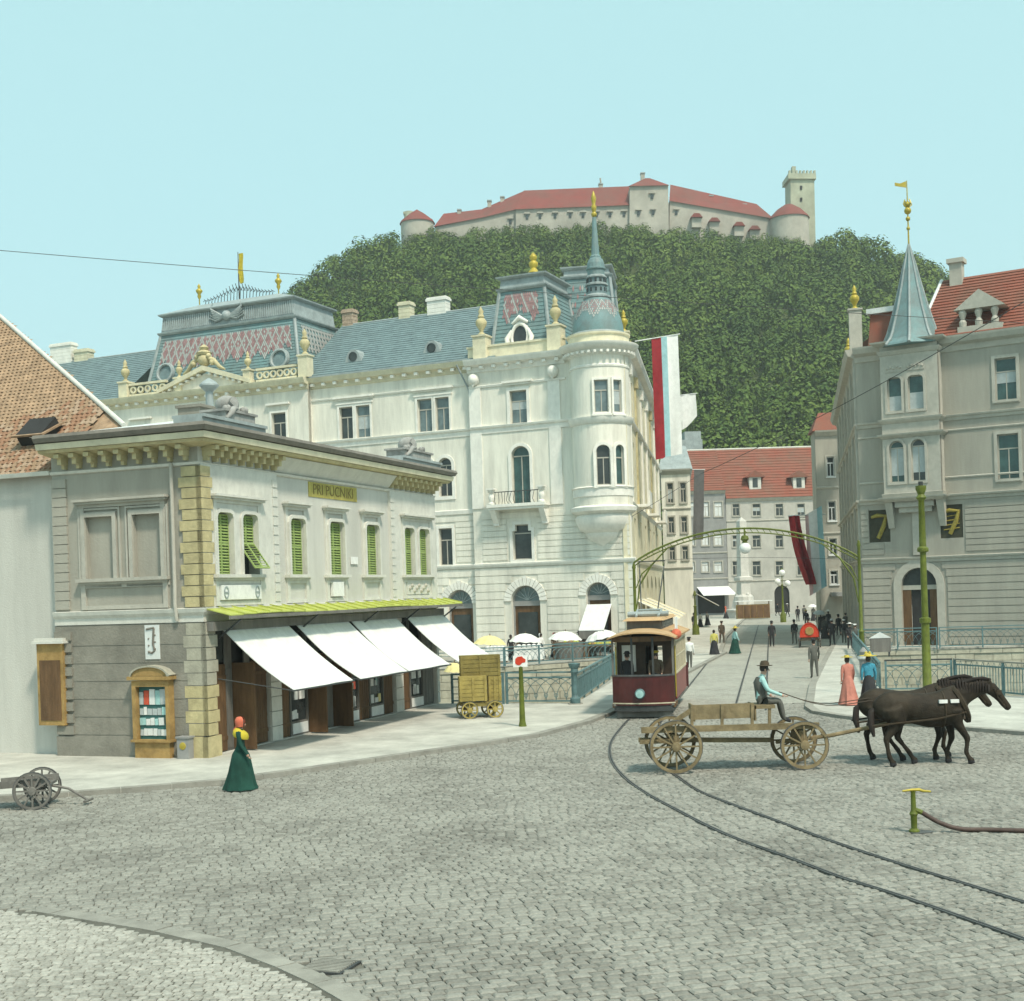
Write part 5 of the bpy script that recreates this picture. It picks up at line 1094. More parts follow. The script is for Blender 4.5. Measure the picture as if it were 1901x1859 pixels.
def baluster_run(u0,u1):
    x0,x1 = WF.S(u0,700,yq),WF.S(u1,700,yq); b = MB(WF.M); b.box(x0,x1,yq-.12,yq+.2,pzb,pzb+.22); T.part(b,'balustrade_base','cream'); b = MB(WF.M); b.box(x0,x1,yq-.14,yq+.22,pzb+.92,pzb+1.1); T.part(b,'balustrade_rail','cream')
    n = int((x1-x0)/.62)
    for i in range(n):
        x = x0+(x1-x0)*(i+.5)/n; r = MB(WF.M@Matrix.Translation((x,yq+.12,pzb+.57))@Matrix.Rotation(PI/2,4,'X')); r.lathe([(.17,0),(.30,0),(.30,.2),(.17,.2),(.17,0)],(0,0),14); T.part(r,'balustrade_ring','cream')
baluster_run(240,308); baluster_run(476,552)
for u,ph,sc in ((231,1.5,1.1),(331,1.3,.85),(459,1.3,.85),(566,2.0,1.2)): urn(WF.S(u,700,yq),yq+.1,pzb,sc,WF.M,'ochre',pw_=.42 if sc > 1 else .3,ph=ph*.8)
# corner pavilion parapet, urns, mansard with oculus
zp1 = LV(980,636,yp); b = MB(WF.M); b.box(SP0,0.0,yp-.02,yp+.4,zEp+.1,zp1); b.box(SP0-.06,.06,yp-.1,yp+.46,zp1,zp1+.14); T.part(b,'parapet','cream')
urn(WF.S(893,640,yp),yp+.1,zEp+.12,1.25,WF.M,'ochre',pw_=.5,ph=1.6); urn(WF.S(1031,630,yp),yp+.1,zEp+.12,1.25,WF.M,'ochre',pw_=.5,ph=1.7)
px0,px1 = WF.S(909,640,.5),WF.S(1022,628,.5); pb_ = zp1-.9
o,A,B,C = mansard(WF.M,px0,px1,.5,.5+(px1-px0)*1.25,pb_,.62,LV(968,536,1.1),LV(966,513,1.2),LV(978,502,2.6),.72,((px0+px1)/2,(px0+px1)/2),'corner_mansard',courses=18)
q = [A[0],A[1],B[1],B[0]]
def ppat(i,j):
    if j < 5 and 4 < i < 14: return None
    a,b_ = round(i+j/2),round(i-j/2); return (1 if (a%3 == 0 and b_%3 == 0) or a%5 == 0 else 0) if (j > 7 or abs(i-4)+abs(j-6) < 5.5 or abs(i-14)+abs(j-6) < 5.5) and abs(i-9) < 8.5 else None
pattern(WF.M,q,.06,.08,.92,.44,.93,19,12,ppat,o)
Mo,oo = oculus(WF.M,q,.5,.30,.52,o,1.55); b = MB(Mo@Matrix.Diagonal((1,1.55,1,1))); b.lathe([(0,.16),(.54,.16),(.54,.1)],(0,0),18); T.part(b,'oculus_pane','glass_dark',o)
b = MB(Mo); 
for sg in (-1,1): b.tube([(sg*.62,.5,.2),(sg*.95,-.1,.3),(sg*.8,-.8,.3),(sg*1.25,-1.15,.25)],[.12,.2,.2,.1],8)
b.tube([(-.6,1.0,.2),(0,1.35,.35),(.6,1.0,.2)],[.1,.2,.1],8); T.part(b,'oculus_scroll','palace_trim',o,smooth=60)
sx_ = (px0+px1)/2; yy_ = .5+(px1-px0)*1.25/2; z0 = LV(978,502,2.6); b = MB(WF.M); k = lambda v: LV(978,v,2.6); b.lathe([(.42,k(503)),(.3,k(498)),(.2,k(494)),(.34,k(489)),(.34,k(484)),(.18,k(480)),(.3,k(475)),(.26,k(471)),(.06,k(465))],(sx_,yy_),12); T.part(b,'mansard_finial','gold',o,smooth=50)
# the second mansard further along the street side, behind the turret
u0 = SF.M@Vector((8.5,1.0,0)); M2 = Matrix.Translation((u0.x,u0.y,0))@SF.M.to_3x3().to_4x4()
zz = lambda v: CAMH+((PPY-v)-5)*101/FPX
o,A,B,C = mansard(M2,0,5.2,0,4.6,zE,.55,zz(536),zz(518),zz(508),.65,(2.6,2.6),'street_mansard',courses=18)
pattern(M2,[A[3],A[0],B[0],B[3]],.06,.1,.9,.4,.95,16,12,lambda i,j: 0 if (i+j)%3 == 0 else (1 if (i-j)%4 == 0 else None),o)
# street-side roof slope
p = [SF.M@Vector(v) for v in ((7.5,-.5,zE+.1),(SL,-.5,zE+.1),(SL,6.5,zRd),(7.5,6.5,zRd))]; b = MB(); b.courses(p,24,.035); T.part(b,'slate_roof','slate'); b = MB(); b.tri(p[0],SF.M@Vector((7.5,6.5,zE)),p[3]); T.part(b,'roof_end','slate_teal')
# shop awning under the turret and street awnings
b = MB(MP); a0,a1 = WF.S(1090,1140,yp),WF.S(1136,1140,yp); zt_ = LV(1112,1122,yp); b.hexa([(a0,-.05,zt_-.05),(a1,-.05,zt_-.05),(a1,-1.8,zt_-1.75),(a0,-1.8,zt_-1.75),(a0,-.05,zt_),(a1,-.05,zt_),(a1,-1.8,zt_-1.7),(a0,-1.8,zt_-1.7)]); T.part(b,'shop_awning','canvas')
b = MB(MP); b.add([(a0,-.05,zt_-.06),(a0,-1.78,zt_-1.76),(a0,-1.78,zt_-2.6),(a0,-.05,zt_-2.6)],[(0,1,2,3)]); b.add([(a0,-1.78,zt_-1.76),(a1,-1.78,zt_-1.76),(a1,-1.78,zt_-2.3),(a0,-1.78,zt_-2.3)],[(0,1,2,3)]); T.part(b,'awning_cheek','wood_grey')  # canvas side and valance in dark grey, shade put into the colour
for k,(x0,x1) in enumerate(((3.0,7.6),(9.6,13.6),(15.6,19.8))):
    for i in range(6):
        a_,b_ = x0+(x1-x0)*i/6,x0+(x1-x0)*(i+1)/6; q = MB(SF.M); q.hexa([(a_,0,3.7),(b_-.01,0,3.7),(b_-.01,-3.0,2.3),(a_,-3.0,2.3),(a_,0,3.74),(b_-.01,0,3.74),(b_-.01,-3.0,2.34),(a_,-3.0,2.34)]); T.part(q,'awning_stripe','canvas_yellow' if i%2 else 'canvas')
# drainpipe
b = MB(WF.M); x = WF.S(874,760); b.tube([(x-.75,-.6,zE-.2),(x-.1,-.16,zE-1.9),(x,-.12,zE-2.4),(x,-.12,zM+.3)],.07,6); T.part(b,'downpipe','zinc')
# ================================================================== grey corner palace on the far bank
o_ = at(1600,1050,88.0); RF = Face(o_.xy,(.848,-.53)); RL = RF.S(2080,1000); RSD = Vector((.22,1)).normalized()
T = Thing('grey_palace',(o_.x+8,o_.y+3,0),'grey stuccoed corner palace with a bay window under a pointed blue spire','palace')
RZ = lambda u,v,y=0: RF.Z(u,v,y); zE = RZ(1613,648); zA = RZ(1610,788); zB = RZ(1610,930); zC = RZ(1610,1040)
da = prect_ = lambda q,y=0: (RF.S(q[0],(q[2]+q[3])/2,y),RF.S(q[1],(q[2]+q[3])/2,y),RF.Z((q[0]+q[1])/2,q[3],y),RF.Z((q[0]+q[1])/2,q[2],y))
door = da((1674,1740,1054,1190)); door = (door[0],door[1],.15,door[3]); sg1 = da((1613,1652,947,1007)); sg2 = da((1745,1787,937,999))
xR = RF.S(1850,800); side_w = [(xR,xR+1.3,zA+.7,zA+3.4),(xR,xR+1.3,zB+.8,zB+3.7),(xR+3,xR+4.3,zA+.7,zA+3.4),(xR+3,xR+4.3,zB+.8,zB+3.7)]
m = MB(RF.M); m.wall(rect(0,RL,0,zE),[arch(*door),rect(*sg1),rect(*sg2)]+[rect(*w) for w in side_w],0,.45); T.part(m,'wall','grey')
for w in side_w: window(T,RF.M,*w,gl='glass_teal',sill=True); s = MB(RF.M); s.ring(rect(*w),.2,-.08,.02); T.part(s,'window_surround','grey_trim')
def ruz(M,x0,x1,z0,z1,n,ops,mt='grey'):
    rust(M,x0,x1,z0,z1,n,ops,y=-.06,mt=mt)
ruz(RF.M,.05,RL,.2,zC-.3,11,[(door,1,.7)]); ruz(RF.M,.05,RF.S(1640,990),zC+.3,zB-.5,8,[(sg1,0,.02)]); ruz(RF.M,RF.S(1792,980),RL,zC+.3,zB-.5,8,[])
def mo(name,prof,x0=0,x1=None,M=RF.M,mt='grey_trim',y=0):
    p,q = M@Vector((x0,y,0)),M@Vector((RL if x1 is None else x1,y,0)); b = MB(); b.sweep(prof,[(p.x,p.y),(q.x,q.y)]); T.part(b,name,mt)
cpr = lambda z,a=.22: [(0,z-.3),(.08,z-.28),(.12,z-.1),(a,z-.04),(a+.03,z+.06),(0,z+.1)]
mo('string_course',cpr(zC)); mo('string_course',cpr(zB,.3)); mo('string_course',cpr(zA)); mo('cornice',[(0,zE-.9),(.1,zE-.85),(.14,zE-.5),(.5,zE-.35),(.65,zE-.05),(.68,zE+.08),(0,zE+.12)])
mo('string_course',[(0,zB+1.1),(.06,zB+1.12),(.08,zB+1.2),(0,zB+1.25)]); mo('string_course',[(0,zA+1.0-2),(.06,zA-.98),(.08,zA-.9),(0,zA-.86)])
# entrance arch
s = MB(RF.M); s.ring(arch(*door),.5,-.1,.05); T.part(s,'door_surround','grey_trim'); zt = door[3]-(door[1]-door[0])/2
b = MB(RF.M); b.prism(arch(door[0]+.02,door[1]-.02,zt,door[3]-.02),.3,.34); T.part(b,'fanlight','glass_dark'); b = MB(RF.M); b.box(door[0],door[1],.25,.4,zt-.3,zt); T.part(b,'door_transom','grey_trim')
b = MB(RF.M); b.box(door[0],door[0]+.55,.28,.36,.15,zt-.3); T.part(b,'door_leaf','wood'); b = MB(RF.M); b.box(door[1]-.55,door[1],.28,.36,.15,zt-.3); T.part(b,'door_leaf','wood'); b = MB(RF.M); b.box(door[0]+.55,door[1]-.55,.42,.46,.15,zt-.3); T.part(b,'doorway','dark')
# dark sign panels with gilded figures
def gold7(w,flip):
    b = MB(RF.M); b.box(w[0]-.02,w[1]+.02,.05,.1,w[2]-.02,w[3]+.02); o = T.part(b,'sign_panel',mat('dark_olive_panel',(.05,.05,.03),.7,.3,2)); W_,H_ = w[1]-w[0],w[3]-w[2]; g = MB(RF.M); X = lambda t: w[0]+W_*t; Zz = lambda t: w[2]+H_*t
    g.tube([(X(.12),.0,Zz(.78)),(X(.4),-.02,Zz(.83)),(X(.82),0,Zz(.80)),(X(.7),0,Zz(.5)),(X(.42),0,Zz(.12))],[.10,.14,.14,.16,.14],7)
    if flip:
        for k in range(5): g.tube([(X(.15),0,Zz(.25+.13*k)),(X(.85),0,Zz(.3+.13*k))],.04,5)
    T.part(g,'gilded_figure',mat('old_gilding',(.34,.27,.05),.5,.3,4),o)
gold7(sg1,0); gold7(sg2,1)
# --- bay window
yb = -1.0; bx0,bx1 = RF.S(1637,800,yb),RF.S(1744,800,yb); zb0 = RZ(1690,925,yb); MBay = RF.M@Matrix.Translation((0,yb,0))
bw = [da((1647,1673,701,764),yb),da((1685,1714,697,760),yb),da((1651,1678,820,896),yb),da((1691,1717,815,893),yb)]
uz0,uz1 = min(bw[0][2],bw[1][2]),max(bw[0][3],bw[1][3]); lz0,lz1 = min(bw[2][2],bw[3][2]),max(bw[2][3],bw[3][3])
bw = [(bw[0][0],bw[0][1],uz0,uz1),(bw[1][0],bw[1][1],uz0,uz1),(bw[2][0],bw[2][1],lz0,lz1),(bw[3][0],bw[3][1],lz0,lz1)]
m = MB(RF.M); m.wall(rect(bx0,bx1,zb0,zE+.1),[soft(*bw[0],.25),soft(*bw[1],.25),arch(*bw[2]),arch(*bw[3])],yb,.35)
for x in (bx0,bx1): m.quad((x,yb,zb0),(x,.05,zb0),(x,.05,zE+.1),(x,yb,zE+.1))
m.quad((bx0,yb,zb0),(bx1,yb,zb0),(bx1,.05,zb0),(bx0,.05,zb0)); T.part(m,'bay_wall','grey_trim')
for i,w in enumerate(bw):
    window(T,MBay,*w,gl='glass_teal',fr='grey_trim',arched=(i > 1),sill=False,mull=0 if i < 2 else 1,trans=.0 if i < 2 else .6,blind=(i > 1))
    s = MB(MBay); s.ring(arch(*w) if i > 1 else soft(*w,.25),.16,-.08,.02); T.part(s,'window_surround','grey_trim')
def bm2(z,a,nm='bay_moulding'): 
    b = MB(); pts = [RF.M@Vector(p) for p in ((bx0,.05,0),(bx0,yb,0),(bx1,yb,0),(bx1,.05,0))]; b.sweep([(0,z-.25),(.06,z-.22),(a,z-.05),(a+.03,z+.05),(0,z+.08)],[(p.x,p.y) for p in pts]); T.part(b,nm,'grey_trim')
bm2(zA,.2); bm2(zA-1.0,.28); bm2(zB,.3); bm2(zb0+.3,.12); bm2(zE-.55,.15); bm2(zE+.05,.5,'bay_cornice')
for k in range(2):
    x0,x1 = bw[k][0]-.1,bw[k][1]+.1; b = MB(MBay); b.box(x0,x1,-.05,.02,uz1+.35,uz1+.85)
    o = T.part(b,'carved_panel','grey_trim'); b = MB(MBay)
    for j in range(5): b.ball((x0+.15+(x1-x0-.3)*j/4,-.06,uz1+.6+.08*(j%2)),.1,6)
    T.part(b,'carved_rosettes','grey_trim',o,kind='stuff')
for x in (bx0+.2,bx1-.2): b = MB(RF.M); b.hexa([(x-.2,-.15,zb0-1.9),(x+.2,-.15,zb0-1.9),(x+.2,.02,zb0-1.9),(x-.2,.02,zb0-1.9),(x-.25,yb+.1,zb0),(x+.25,yb+.1,zb0),(x+.25,.02,zb0),(x-.25,.02,zb0)]); T.part(b,'console','grey_trim')
b = MB(RF.M); b.box(bx0+.6,bx1-.6,yb+.25,.02,zb0-.55,zb0); b.box(bx0+.8,bx1-.8,yb+.5,.02,zb0-.9,zb0-.55); b.box((bx0+bx1)/2-.3,(bx0+bx1)/2+.3,-.2,.02,zC+.2,zb0-.9); T.part(b,'bay_bracket','grey_trim')
tm = [RF.S(1690,700,0)]
# --- spire
sc = RF.M@Vector(((bx0+bx1)/2,.1,0)); Ds = sc.y; sz = lambda v: CAMH+((PPY-v)-(1685-PPX)*_s)*Ds/FPX; sr = lambda p: p*Ds/FPX
b = MB(); b.lathe([(sr(60),sz(645)),(sr(58),sz(641)),(sr(49),sz(632)),(sr(43),sz(618)),(sr(40),sz(608)),(sr(30),sz(575)),(sr(20),sz(535)),(sr(10.5),sz(492)),(sr(6),sz(475)),(sr(1.2),sz(452))],(sc.x,sc.y),8,0,PI/8,PI/8+2*PI); o = T.part(b,'spire','slate_teal')
prof = [(60,645),(49,632),(43,618),(30,575),(20,535),(10.5,492),(1.5,455)]
for k in range(8): a = PI/8+k*PI/4; b = MB(); b.tube([(sc.x+sr(r)*math.cos(a),sc.y+sr(r)*math.sin(a),sz(v)+.03) for r,v in prof],[.11,.11,.1,.09,.08,.06,.03],6); T.part(b,'hip_roll','zinc',o)
b = MB(); b.tube([(sc.x,sc.y,sz(458)),(sc.x,sc.y,sz(336))],[.06,.03],6); b.ball((sc.x,sc.y,sz(425)),.13,8); b.ball((sc.x,sc.y,sz(407)),.16,8); b.ball((sc.x,sc.y,sz(392)),.24,10); b.ball((sc.x,sc.y,sz(380)),.2,10)
for t in range(4): a = t*PI/2+.4; b.tube([(sc.x,sc.y,sz(388)),(sc.x+.35*math.cos(a),sc.y+.35*math.sin(a),sz(380)),(sc.x+.2*math.cos(a),sc.y+.2*math.sin(a),sz(372))],.04,5)
T.part(b,'spire_finial','gold',o,smooth=50)
b = MB(); x0 = sc.x; b.prism([(x0-.8,sz(345)),(x0-.05,sz(349)),(x0-.05,sz(337)),(x0-.45,sz(341)),(x0-.8,sz(339))],sc.y-.02,sc.y+.02); T.part(b,'weather_vane','gold',o)
# --- roofs
x1 = RF.S(1728,600,.6); q = [RF.M@Vector(p) for p in ((x1-.8,-.4,zE+.1),(RL,-.4,zE+.1),(RL,4.5,RZ(1790,515,4.5)),(RF.S(1748,520,4.5),4.5,RZ(1790,515,4.5)))]; b = MB(); b.courses(q,20,.06); T.part(b,'tiled_roof','tile_red',label='steep red tiled roof')
b = MB(); b.quad(RF.M@Vector((x1-.8,-.4,zE+.1)),q[3],RF.M@Vector((RF.S(1748,520,4.5),9,zE+3)),RF.M@Vector((x1-.8,9,zE+.1))); T.part(b,'roof_end','tile_red')
b = MB(); b.tube([q[0],q[3]],.13,6); T.part(b,'hip_roll','zinc_pale')
s0,z0 = RF.px(1762,515,3.8); s1 = RF.S(1785,515,3.8); z1 = RZ(1772,480,3.8); b = MB(RF.M); b.box(s0,s1,3.8,4.6,z0-1,z1-.3); b.box(s0-.15,s1+.15,3.65,4.75,z1-.3,z1); T.part(b,'chimney','grey_trim')
sl_,zl_ = RF.px(1612,640,.5); sr_,zh_ = RF.px(1652,578,.5); b = MB(RF.M); b.hexa([(sl_,.3,zE),(sr_+.5,.3,zE),(sr_+.5,3,zE),(sl_,3,zE),(sl_+.1,.8,zh_),(sr_+.5,.8,zh_),(sr_+.5,3,zh_),(sl_+.1,3,zh_)]); T.part(b,'attic_roof','tile_red'); b = MB(RF.M); b.box(sl_-.1,sr_+.5,.5,3.1,zh_,zh_+.35); T.part(b,'attic_coping','zinc_pale')
s_ = RF.S(1760,600,-.1)
dx = RF.S(1795,600,-.2); b = MB(RF.M); b.box(dx-.6,dx+2.2,-.3,1.5,zE+.1,zE+.6); 
for xx in (dx-.3,dx+.7,dx+1.7): b.lathe([(.22,zE+.6),(.25,zE+.9),(.14,zE+1.1),(.26,zE+1.5),(.2,zE+1.7)],(xx,-.05),10)
b.prism([(dx-.8,zE+1.7),(dx+2.4,zE+1.7),(dx+.8,zE+2.9)],-.35,1.6); T.part(b,'stone_dormer','grey_trim')
# --- street side
RSL = 39.0; fe = o_.xy+RSD*RSL; RS = Face(fe,-RSD); sw = []
for k in range(6):
    x = RSL-5.2-k*5.9; sw += [rect(x,x+1.1,zA+.6,zA+3.3),rect(x+1.6,x+2.7,zA+.6,zA+3.3),arch(x,x+1.1,zB+.7,zA-1.4),arch(x+1.6,x+2.7,zB+.7,zA-1.4),rect(x+.2,x+2.4,zC+.5,zB-.9),arch(x-.3,x+3,.2,zC-.9)]
m = MB(RS.M); m.wall(rect(0,RSL,0,zE),sw,0,.45); T.part(m,'street_wall','grey')
for qd in sw: xs = [p[0] for p in qd]; zz_ = [p[1] for p in qd]; b = MB(RS.M); b.box(min(xs)-.05,max(xs)+.05,.32,.36,min(zz_)-.05,max(zz_)+.05); T.part(b,'window','glass_dark')
for z,a in ((zC,.22),(zB,.25),(zA,.22)): mo('street_string_course',cpr(z,a),0,RSL,RS.M)
mo('street_cornice',[(0,zE-.9),(.14,zE-.5),(.5,zE-.35),(.68,zE+.08),(0,zE+.12)],0,RSL,RS.M)
for k in range(7): x = RSL-.9-k*5.9; b = MB(RS.M); b.box(x,x+.7,-.16,.02,0,zE-.5); T.part(b,'street_pilaster','grey_trim')
q = [RS.M@Vector(p) for p in ((0,-.3,zE+.1),(RSL-2,-.3,zE+.1),(RSL-2,5,zE+4.2),(0,5,zE+4.2))]; b = MB(); b.courses(q,16,.05); T.part(b,'tiled_roof','tile_red')
for x,ph in ((RSL-.6,2.7),(RSL-12,1.2),(RSL-24,1.2)): urn(x,.1,zE+.1,1.0,RS.M,'gold',pw_=.42,pm_='grey_trim',ph=ph)
b = MB(); m_ = MB(RF.M); m_.quad((RL,0,0),(RL,15,0),(RL,15,zE),(RL,0,zE)); T.part(m_,'end_wall','grey')

# ================================================================== houses closing the street
def house(name,F,x0,x1,depth,ze,wins_,label,mt,tr='grey_trim',roof=None,base='grey_dark',gz=None,fr='grey_trim',gl='glass_dark',ground=None,extra=None):
    global T
    T = Thing(name,F.M@Vector(((x0+x1)/2,depth/2,0)),label,'house'); H = list(wins_)+list(ground or [])
    m = MB(F.M); m.wall(rect(x0,x1,0,ze),[(arch(*w[:4]) if len(w) > 4 else rect(*w)) for w in H],0,.3); m.quad((x0,0,0),(x0,depth,0),(x0,depth,ze),(x0,0,ze)); m.quad((x1,0,0),(x1,depth,0),(x1,depth,ze),(x1,0,ze)); T.part(m,'wall',mt)
    for w in wins_: window(T,F.M,*w[:4],gl=gl,fr=fr,bw=.09,y=.12); s = MB(F.M); s.ring(rect(*w[:4]),.16,-.06,.02); T.part(s,'window_surround',tr)
    for w in (ground or []): b = MB(F.M); b.box(w[0]-.05,w[1]+.05,.26,.3,w[2]-.05,w[3]+.05); T.part(b,'shop_opening','dark')
    def mo2(nm,pr): b = MB(); p,q = F.M@Vector((x0,0,0)),F.M@Vector((x1,0,0)); b.sweep(pr,[(p.x,p.y),(q.x,q.y)]); T.part(b,nm,tr)
    mo2('eaves_cornice',[(0,ze-.5),(.1,ze-.45),(.4,ze-.12),(.45,ze+.04),(0,ze+.08)])
    for z in (gz or []): mo2('string_course',[(0,z-.15),(.12,z-.05),(.14,z+.05),(0,z+.1)])
    return T
TF = Face(at(1280,1100,198).xy,(1,.02)); TS = lambda u,v: TF.px(u,v)
rows = [(935.5,958),(994,1016),(1042,1068)]
def grid(us,rws): return [(TS(a,r0)[0],TS(b,r0)[0],TS((a+b)/2,r1)[1],TS((a+b)/2,r0)[1]) for r0,r1 in rws for a,b in us]
xm = TS(1349,1000)[0]; xr = TS(1540,1000)[0]; xl = TS(1262,1000)[0]
w1 = grid([(1359,1372),(1396,1411),(1439,1453),(1479,1493),(1512,1525)],rows)
za,zb = TS(1400,925)[1],TS(1300,912)[1]
gate = (TS(1437,1100)[0],TS(1465,1100)[0],.1,TS(1450,1087)[1],1)
house('town_house',TF,xm,xr,14,za,w1,'wide grey town house with red tiled roof and two dormers behind the fountain column','town',gz=[TS(1450,1077)[1],TS(1450,958)[1]-.6],ground=[gate])
zrd = TF.Z(1400,833,7)
def troof(x0,x1,ze,n=18):
    q = [TF.M@Vector(p) for p in ((x0,-.5,ze),(x1,-.5,ze),(x1,7,zrd),(x0,7,zrd))]; b = MB(); b.courses(q,n,.07); o = T.part(b,'tiled_roof','tile_red'); b = MB(); b.quad(q[3],q[2],TF.M@Vector((x1,14.5,ze)),TF.M@Vector((x0,14.5,ze))); T.part(b,'rear_slope','tile_red'); b = MB(); b.tube([q[3],q[2]],.16,6); T.part(b,'ridge','kiosk_trim'); return o
troof(xm,xr,za)
for u in (1400,1481):
    y = 1.3; s_,z_ = TF.px(u,897,y); b = MB(TF.M); b.box(s_-.9,s_+.9,y-.6,y+3,z_-1.0,z_+.9); o = T.part(b,'dormer','kiosk_trim'); b = MB(TF.M); b.prism([(s_-1.6,z_+.85),(s_+1.6,z_+.85),(s_,z_+1.9)],y-.9,y+3.4); T.part(b,'dormer_roof','tile_red',o); b = MB(TF.M); b.box(s_-.38,s_+.38,y-.66,y-.58,z_-.7,z_+.7); T.part(b,'dormer_window','glass_dark',o)
s_,z_ = TF.px(1432,900,3); b = MB(TF.M); b.box(s_-.5,s_+.5,2.6,3.6,z_-2,z_+.6); T.part(b,'chimney','brick')
w2 = grid([(1279,1289),(1302,1315),(1325,1340)],[(932,959),(991,1013),(1043,1062)])
house('town_house',TF,xl,xm-.05,14,zb,w2,'narrow dark grey town house with white blinds and a white shop awning','grey_dark',gl='zinc_pale',gz=[TS(1300,1075)[1],TS(1300,1027)[1]],ground=[(TS(1295,1110)[0],TS(1345,1110)[0],.3,TS(1320,1093)[1])])
troof(xl,xm-.02,zb)
s_,z_ = TF.px(1283,820,9); b = MB(TF.M); b.box(s_-2.4,s_+1.6,8,11,zb,z_+.2); b.box(s_-1.2,s_+1.4,8,11,z_+.2,z_+1.5); T.part(b,'rear_block','zinc'); 
b = MB(TF.M); a0,a1 = TS(1293,1092)[0],TS(1352,1092)[0]; z_ = TS(1320,1090)[1]; b.hexa([(a0,0,z_),(a1,0,z_),(a1+.8,-2.4,z_-1.3),(a0+.6,-2.4,z_-1.3),(a0,0,z_+.06),(a1,0,z_+.06),(a1+.8,-2.4,z_-1.24),(a0+.6,-2.4,z_-1.24)]); T.part(b,'shop_awning','canvas')
# left row: pale house beyond the palace
LF = Face(at(1232,1050,137).xy,(1,-.12)); xw = LF.S(1284,1000); zt_ = LF.Z(1260,872)
hw = [(LF.S(1238,910),LF.S(1249,910),LF.Z(1245,v1),LF.Z(1245,v0)) for v0,v1 in ((897,934),(960,990),(1015,1040))]+[(LF.S(1262,910),LF.S(1273,910),LF.Z(1245,v1),LF.Z(1245,v0)) for v0,v1 in ((897,934),(960,990),(1015,1040))]
house('street_house',LF,0,xw,30,zt_,hw,'narrow pale plastered house beyond the white palace on the street','palace',gz=[LF.Z(1250,1055),LF.Z(1250,945)])
b = MB(LF.M); b.hexa([(-.3,-.4,zt_),(xw+.3,-.4,zt_),(xw+.3,30,zt_),(-.3,30,zt_),(.4,3,zt_+2.8),(xw-.3,3,zt_+2.8),(xw-.3,30,zt_+2.8),(.4,30,zt_+2.8)]); T.part(b,'roof','zinc')
q = MB(LF.M); q.hexa([(xw,1,3.9),(xw,7,3.9),(xw+2.6,7,2.4),(xw+2.6,1,2.4),(xw,1,3.96),(xw,7,3.96),(xw+2.6,7,2.46),(xw+2.6,1,2.46)]); T.part(q,'street_awning','canvas_yellow'); q = MB(LF.M); q.hexa([(xw,-.3,3.9),(xw,.9,3.9),(xw+2.6,.9,2.4),(xw+2.6,-.3,2.4),(xw,-.3,3.96),(xw,.9,3.96),(xw+2.6,.9,2.46),(xw+2.6,-.3,2.46)]); T.part(q,'street_awning','canvas')
# right row: grey house beyond the grey palace
GF = Face(at(1520,1050,129).xy,(1,-.1)); xw = GF.S(1590,1000); zt_ = GF.Z(1540,800)
hw = [(GF.S(1534,860),GF.S(1548,860),GF.Z(1541,v1),GF.Z(1541,v0)) for v0,v1 in ((848,885),(931,967),(1000,1030),(1060,1085))]
house('street_house',GF,0,xw,3,zt_,hw,'plain grey plastered house beyond the grey corner palace','grey',gz=[GF.Z(1540,990),GF.Z(1540,905)],fr='zinc_pale')
b = MB(GF.M); b.hexa([(-.3,-.4,zt_),(xw+.3,-.4,zt_),(xw+.3,3.4,zt_),(-.3,3.4,zt_),(.6,1.4,zt_+2),(xw-.3,1.4,zt_+2),(xw-.3,2,zt_+2),(.6,2,zt_+2)]); T.part(b,'roof','tile_red')
b = MB(GF.M); b.box(1.0,xw,-1.6,.02,3.1,3.5); T.part(b,'shop_canopy','grey_dark')
# ================================================================== castle hill, forest, castle
CREST = [(300,735),(420,665),(500,600),(560,548),(620,497),(700,462),(745,447),(800,438),(900,432),(1000,428),(1100,424),(1200,428),(1300,440),(1400,446),(1515,456),(1560,452),(1640,474),(1700,500),(1745,522),(1800,552),(1901,605),(2050,690)]
def crest_v(u):
    for (a,b),(c,d) in zip(CREST,CREST[1:]):
        if a <= u <= c: t = (u-a)/(c-a); return b+(d-b)*t
    return CREST[0][1] if u < 300 else CREST[-1][1]
D0,D1 = 222.0,350.0
def hillpt(u,t):
    c = at(u,crest_v(u),D1); a,_ = ray(u,900); f = Vector((a*D0,D0,4.0)); p = f.lerp(c,t); p.x = (a*(1-t)+ray(u,crest_v(u))[0]*t)*p.y; p.z = 4+(c.z-4)*(t**.93); return p
b = MB(); NU,NT = 60,16; vs = []
for i in range(NU+1):
    u = 300+1750*i/NU
    for j in range(NT+1): vs.append(hillpt(u,j/NT)-Vector((0,0,2.2)))
    p = hillpt(u,1); vs.append(Vector((p.x*1.5,p.y*1.5,-6)))
b.add(vs,[(i*(NT+2)+j,(i+1)*(NT+2)+j,(i+1)*(NT+2)+j+1,i*(NT+2)+j+1) for i in range(NU) for j in range(NT+1)]); hillm = mat('hill_undergrowth',(.08,.11,.04),.95,.3,.08,.3,.8)
single('hill',b,hillm,kind='structure',smooth=60)
fm = bpy.data.materials.new('forest_leaves'); fm.use_nodes = True; n = fm.node_tree.nodes; l = fm.node_tree.links; p = n['Principled BSDF']; p.inputs['Roughness'].default_value = .75; p.inputs['Specular IOR Level'].default_value = .15
at_ = n.new('ShaderNodeAttribute'); at_.attribute_name = 'tone'; rp = n.new('ShaderNodeValToRGB'); cr_ = rp.color_ramp
cr_.elements[0].position = 0; cr_.elements[0].color = (.050,.090,.022,1); cr_.elements[1].position = 1; cr_.elements[1].color = (.135,.185,.040,1); e = cr_.elements.new(.5); e.color = (.082,.132,.026,1)
l.new(at_.outputs['Fac'],rp.inputs['Fac']); l.new(rp.outputs['Color'],p.inputs['Base Color']); P['leaves'] = fm
rng = random.Random(11)
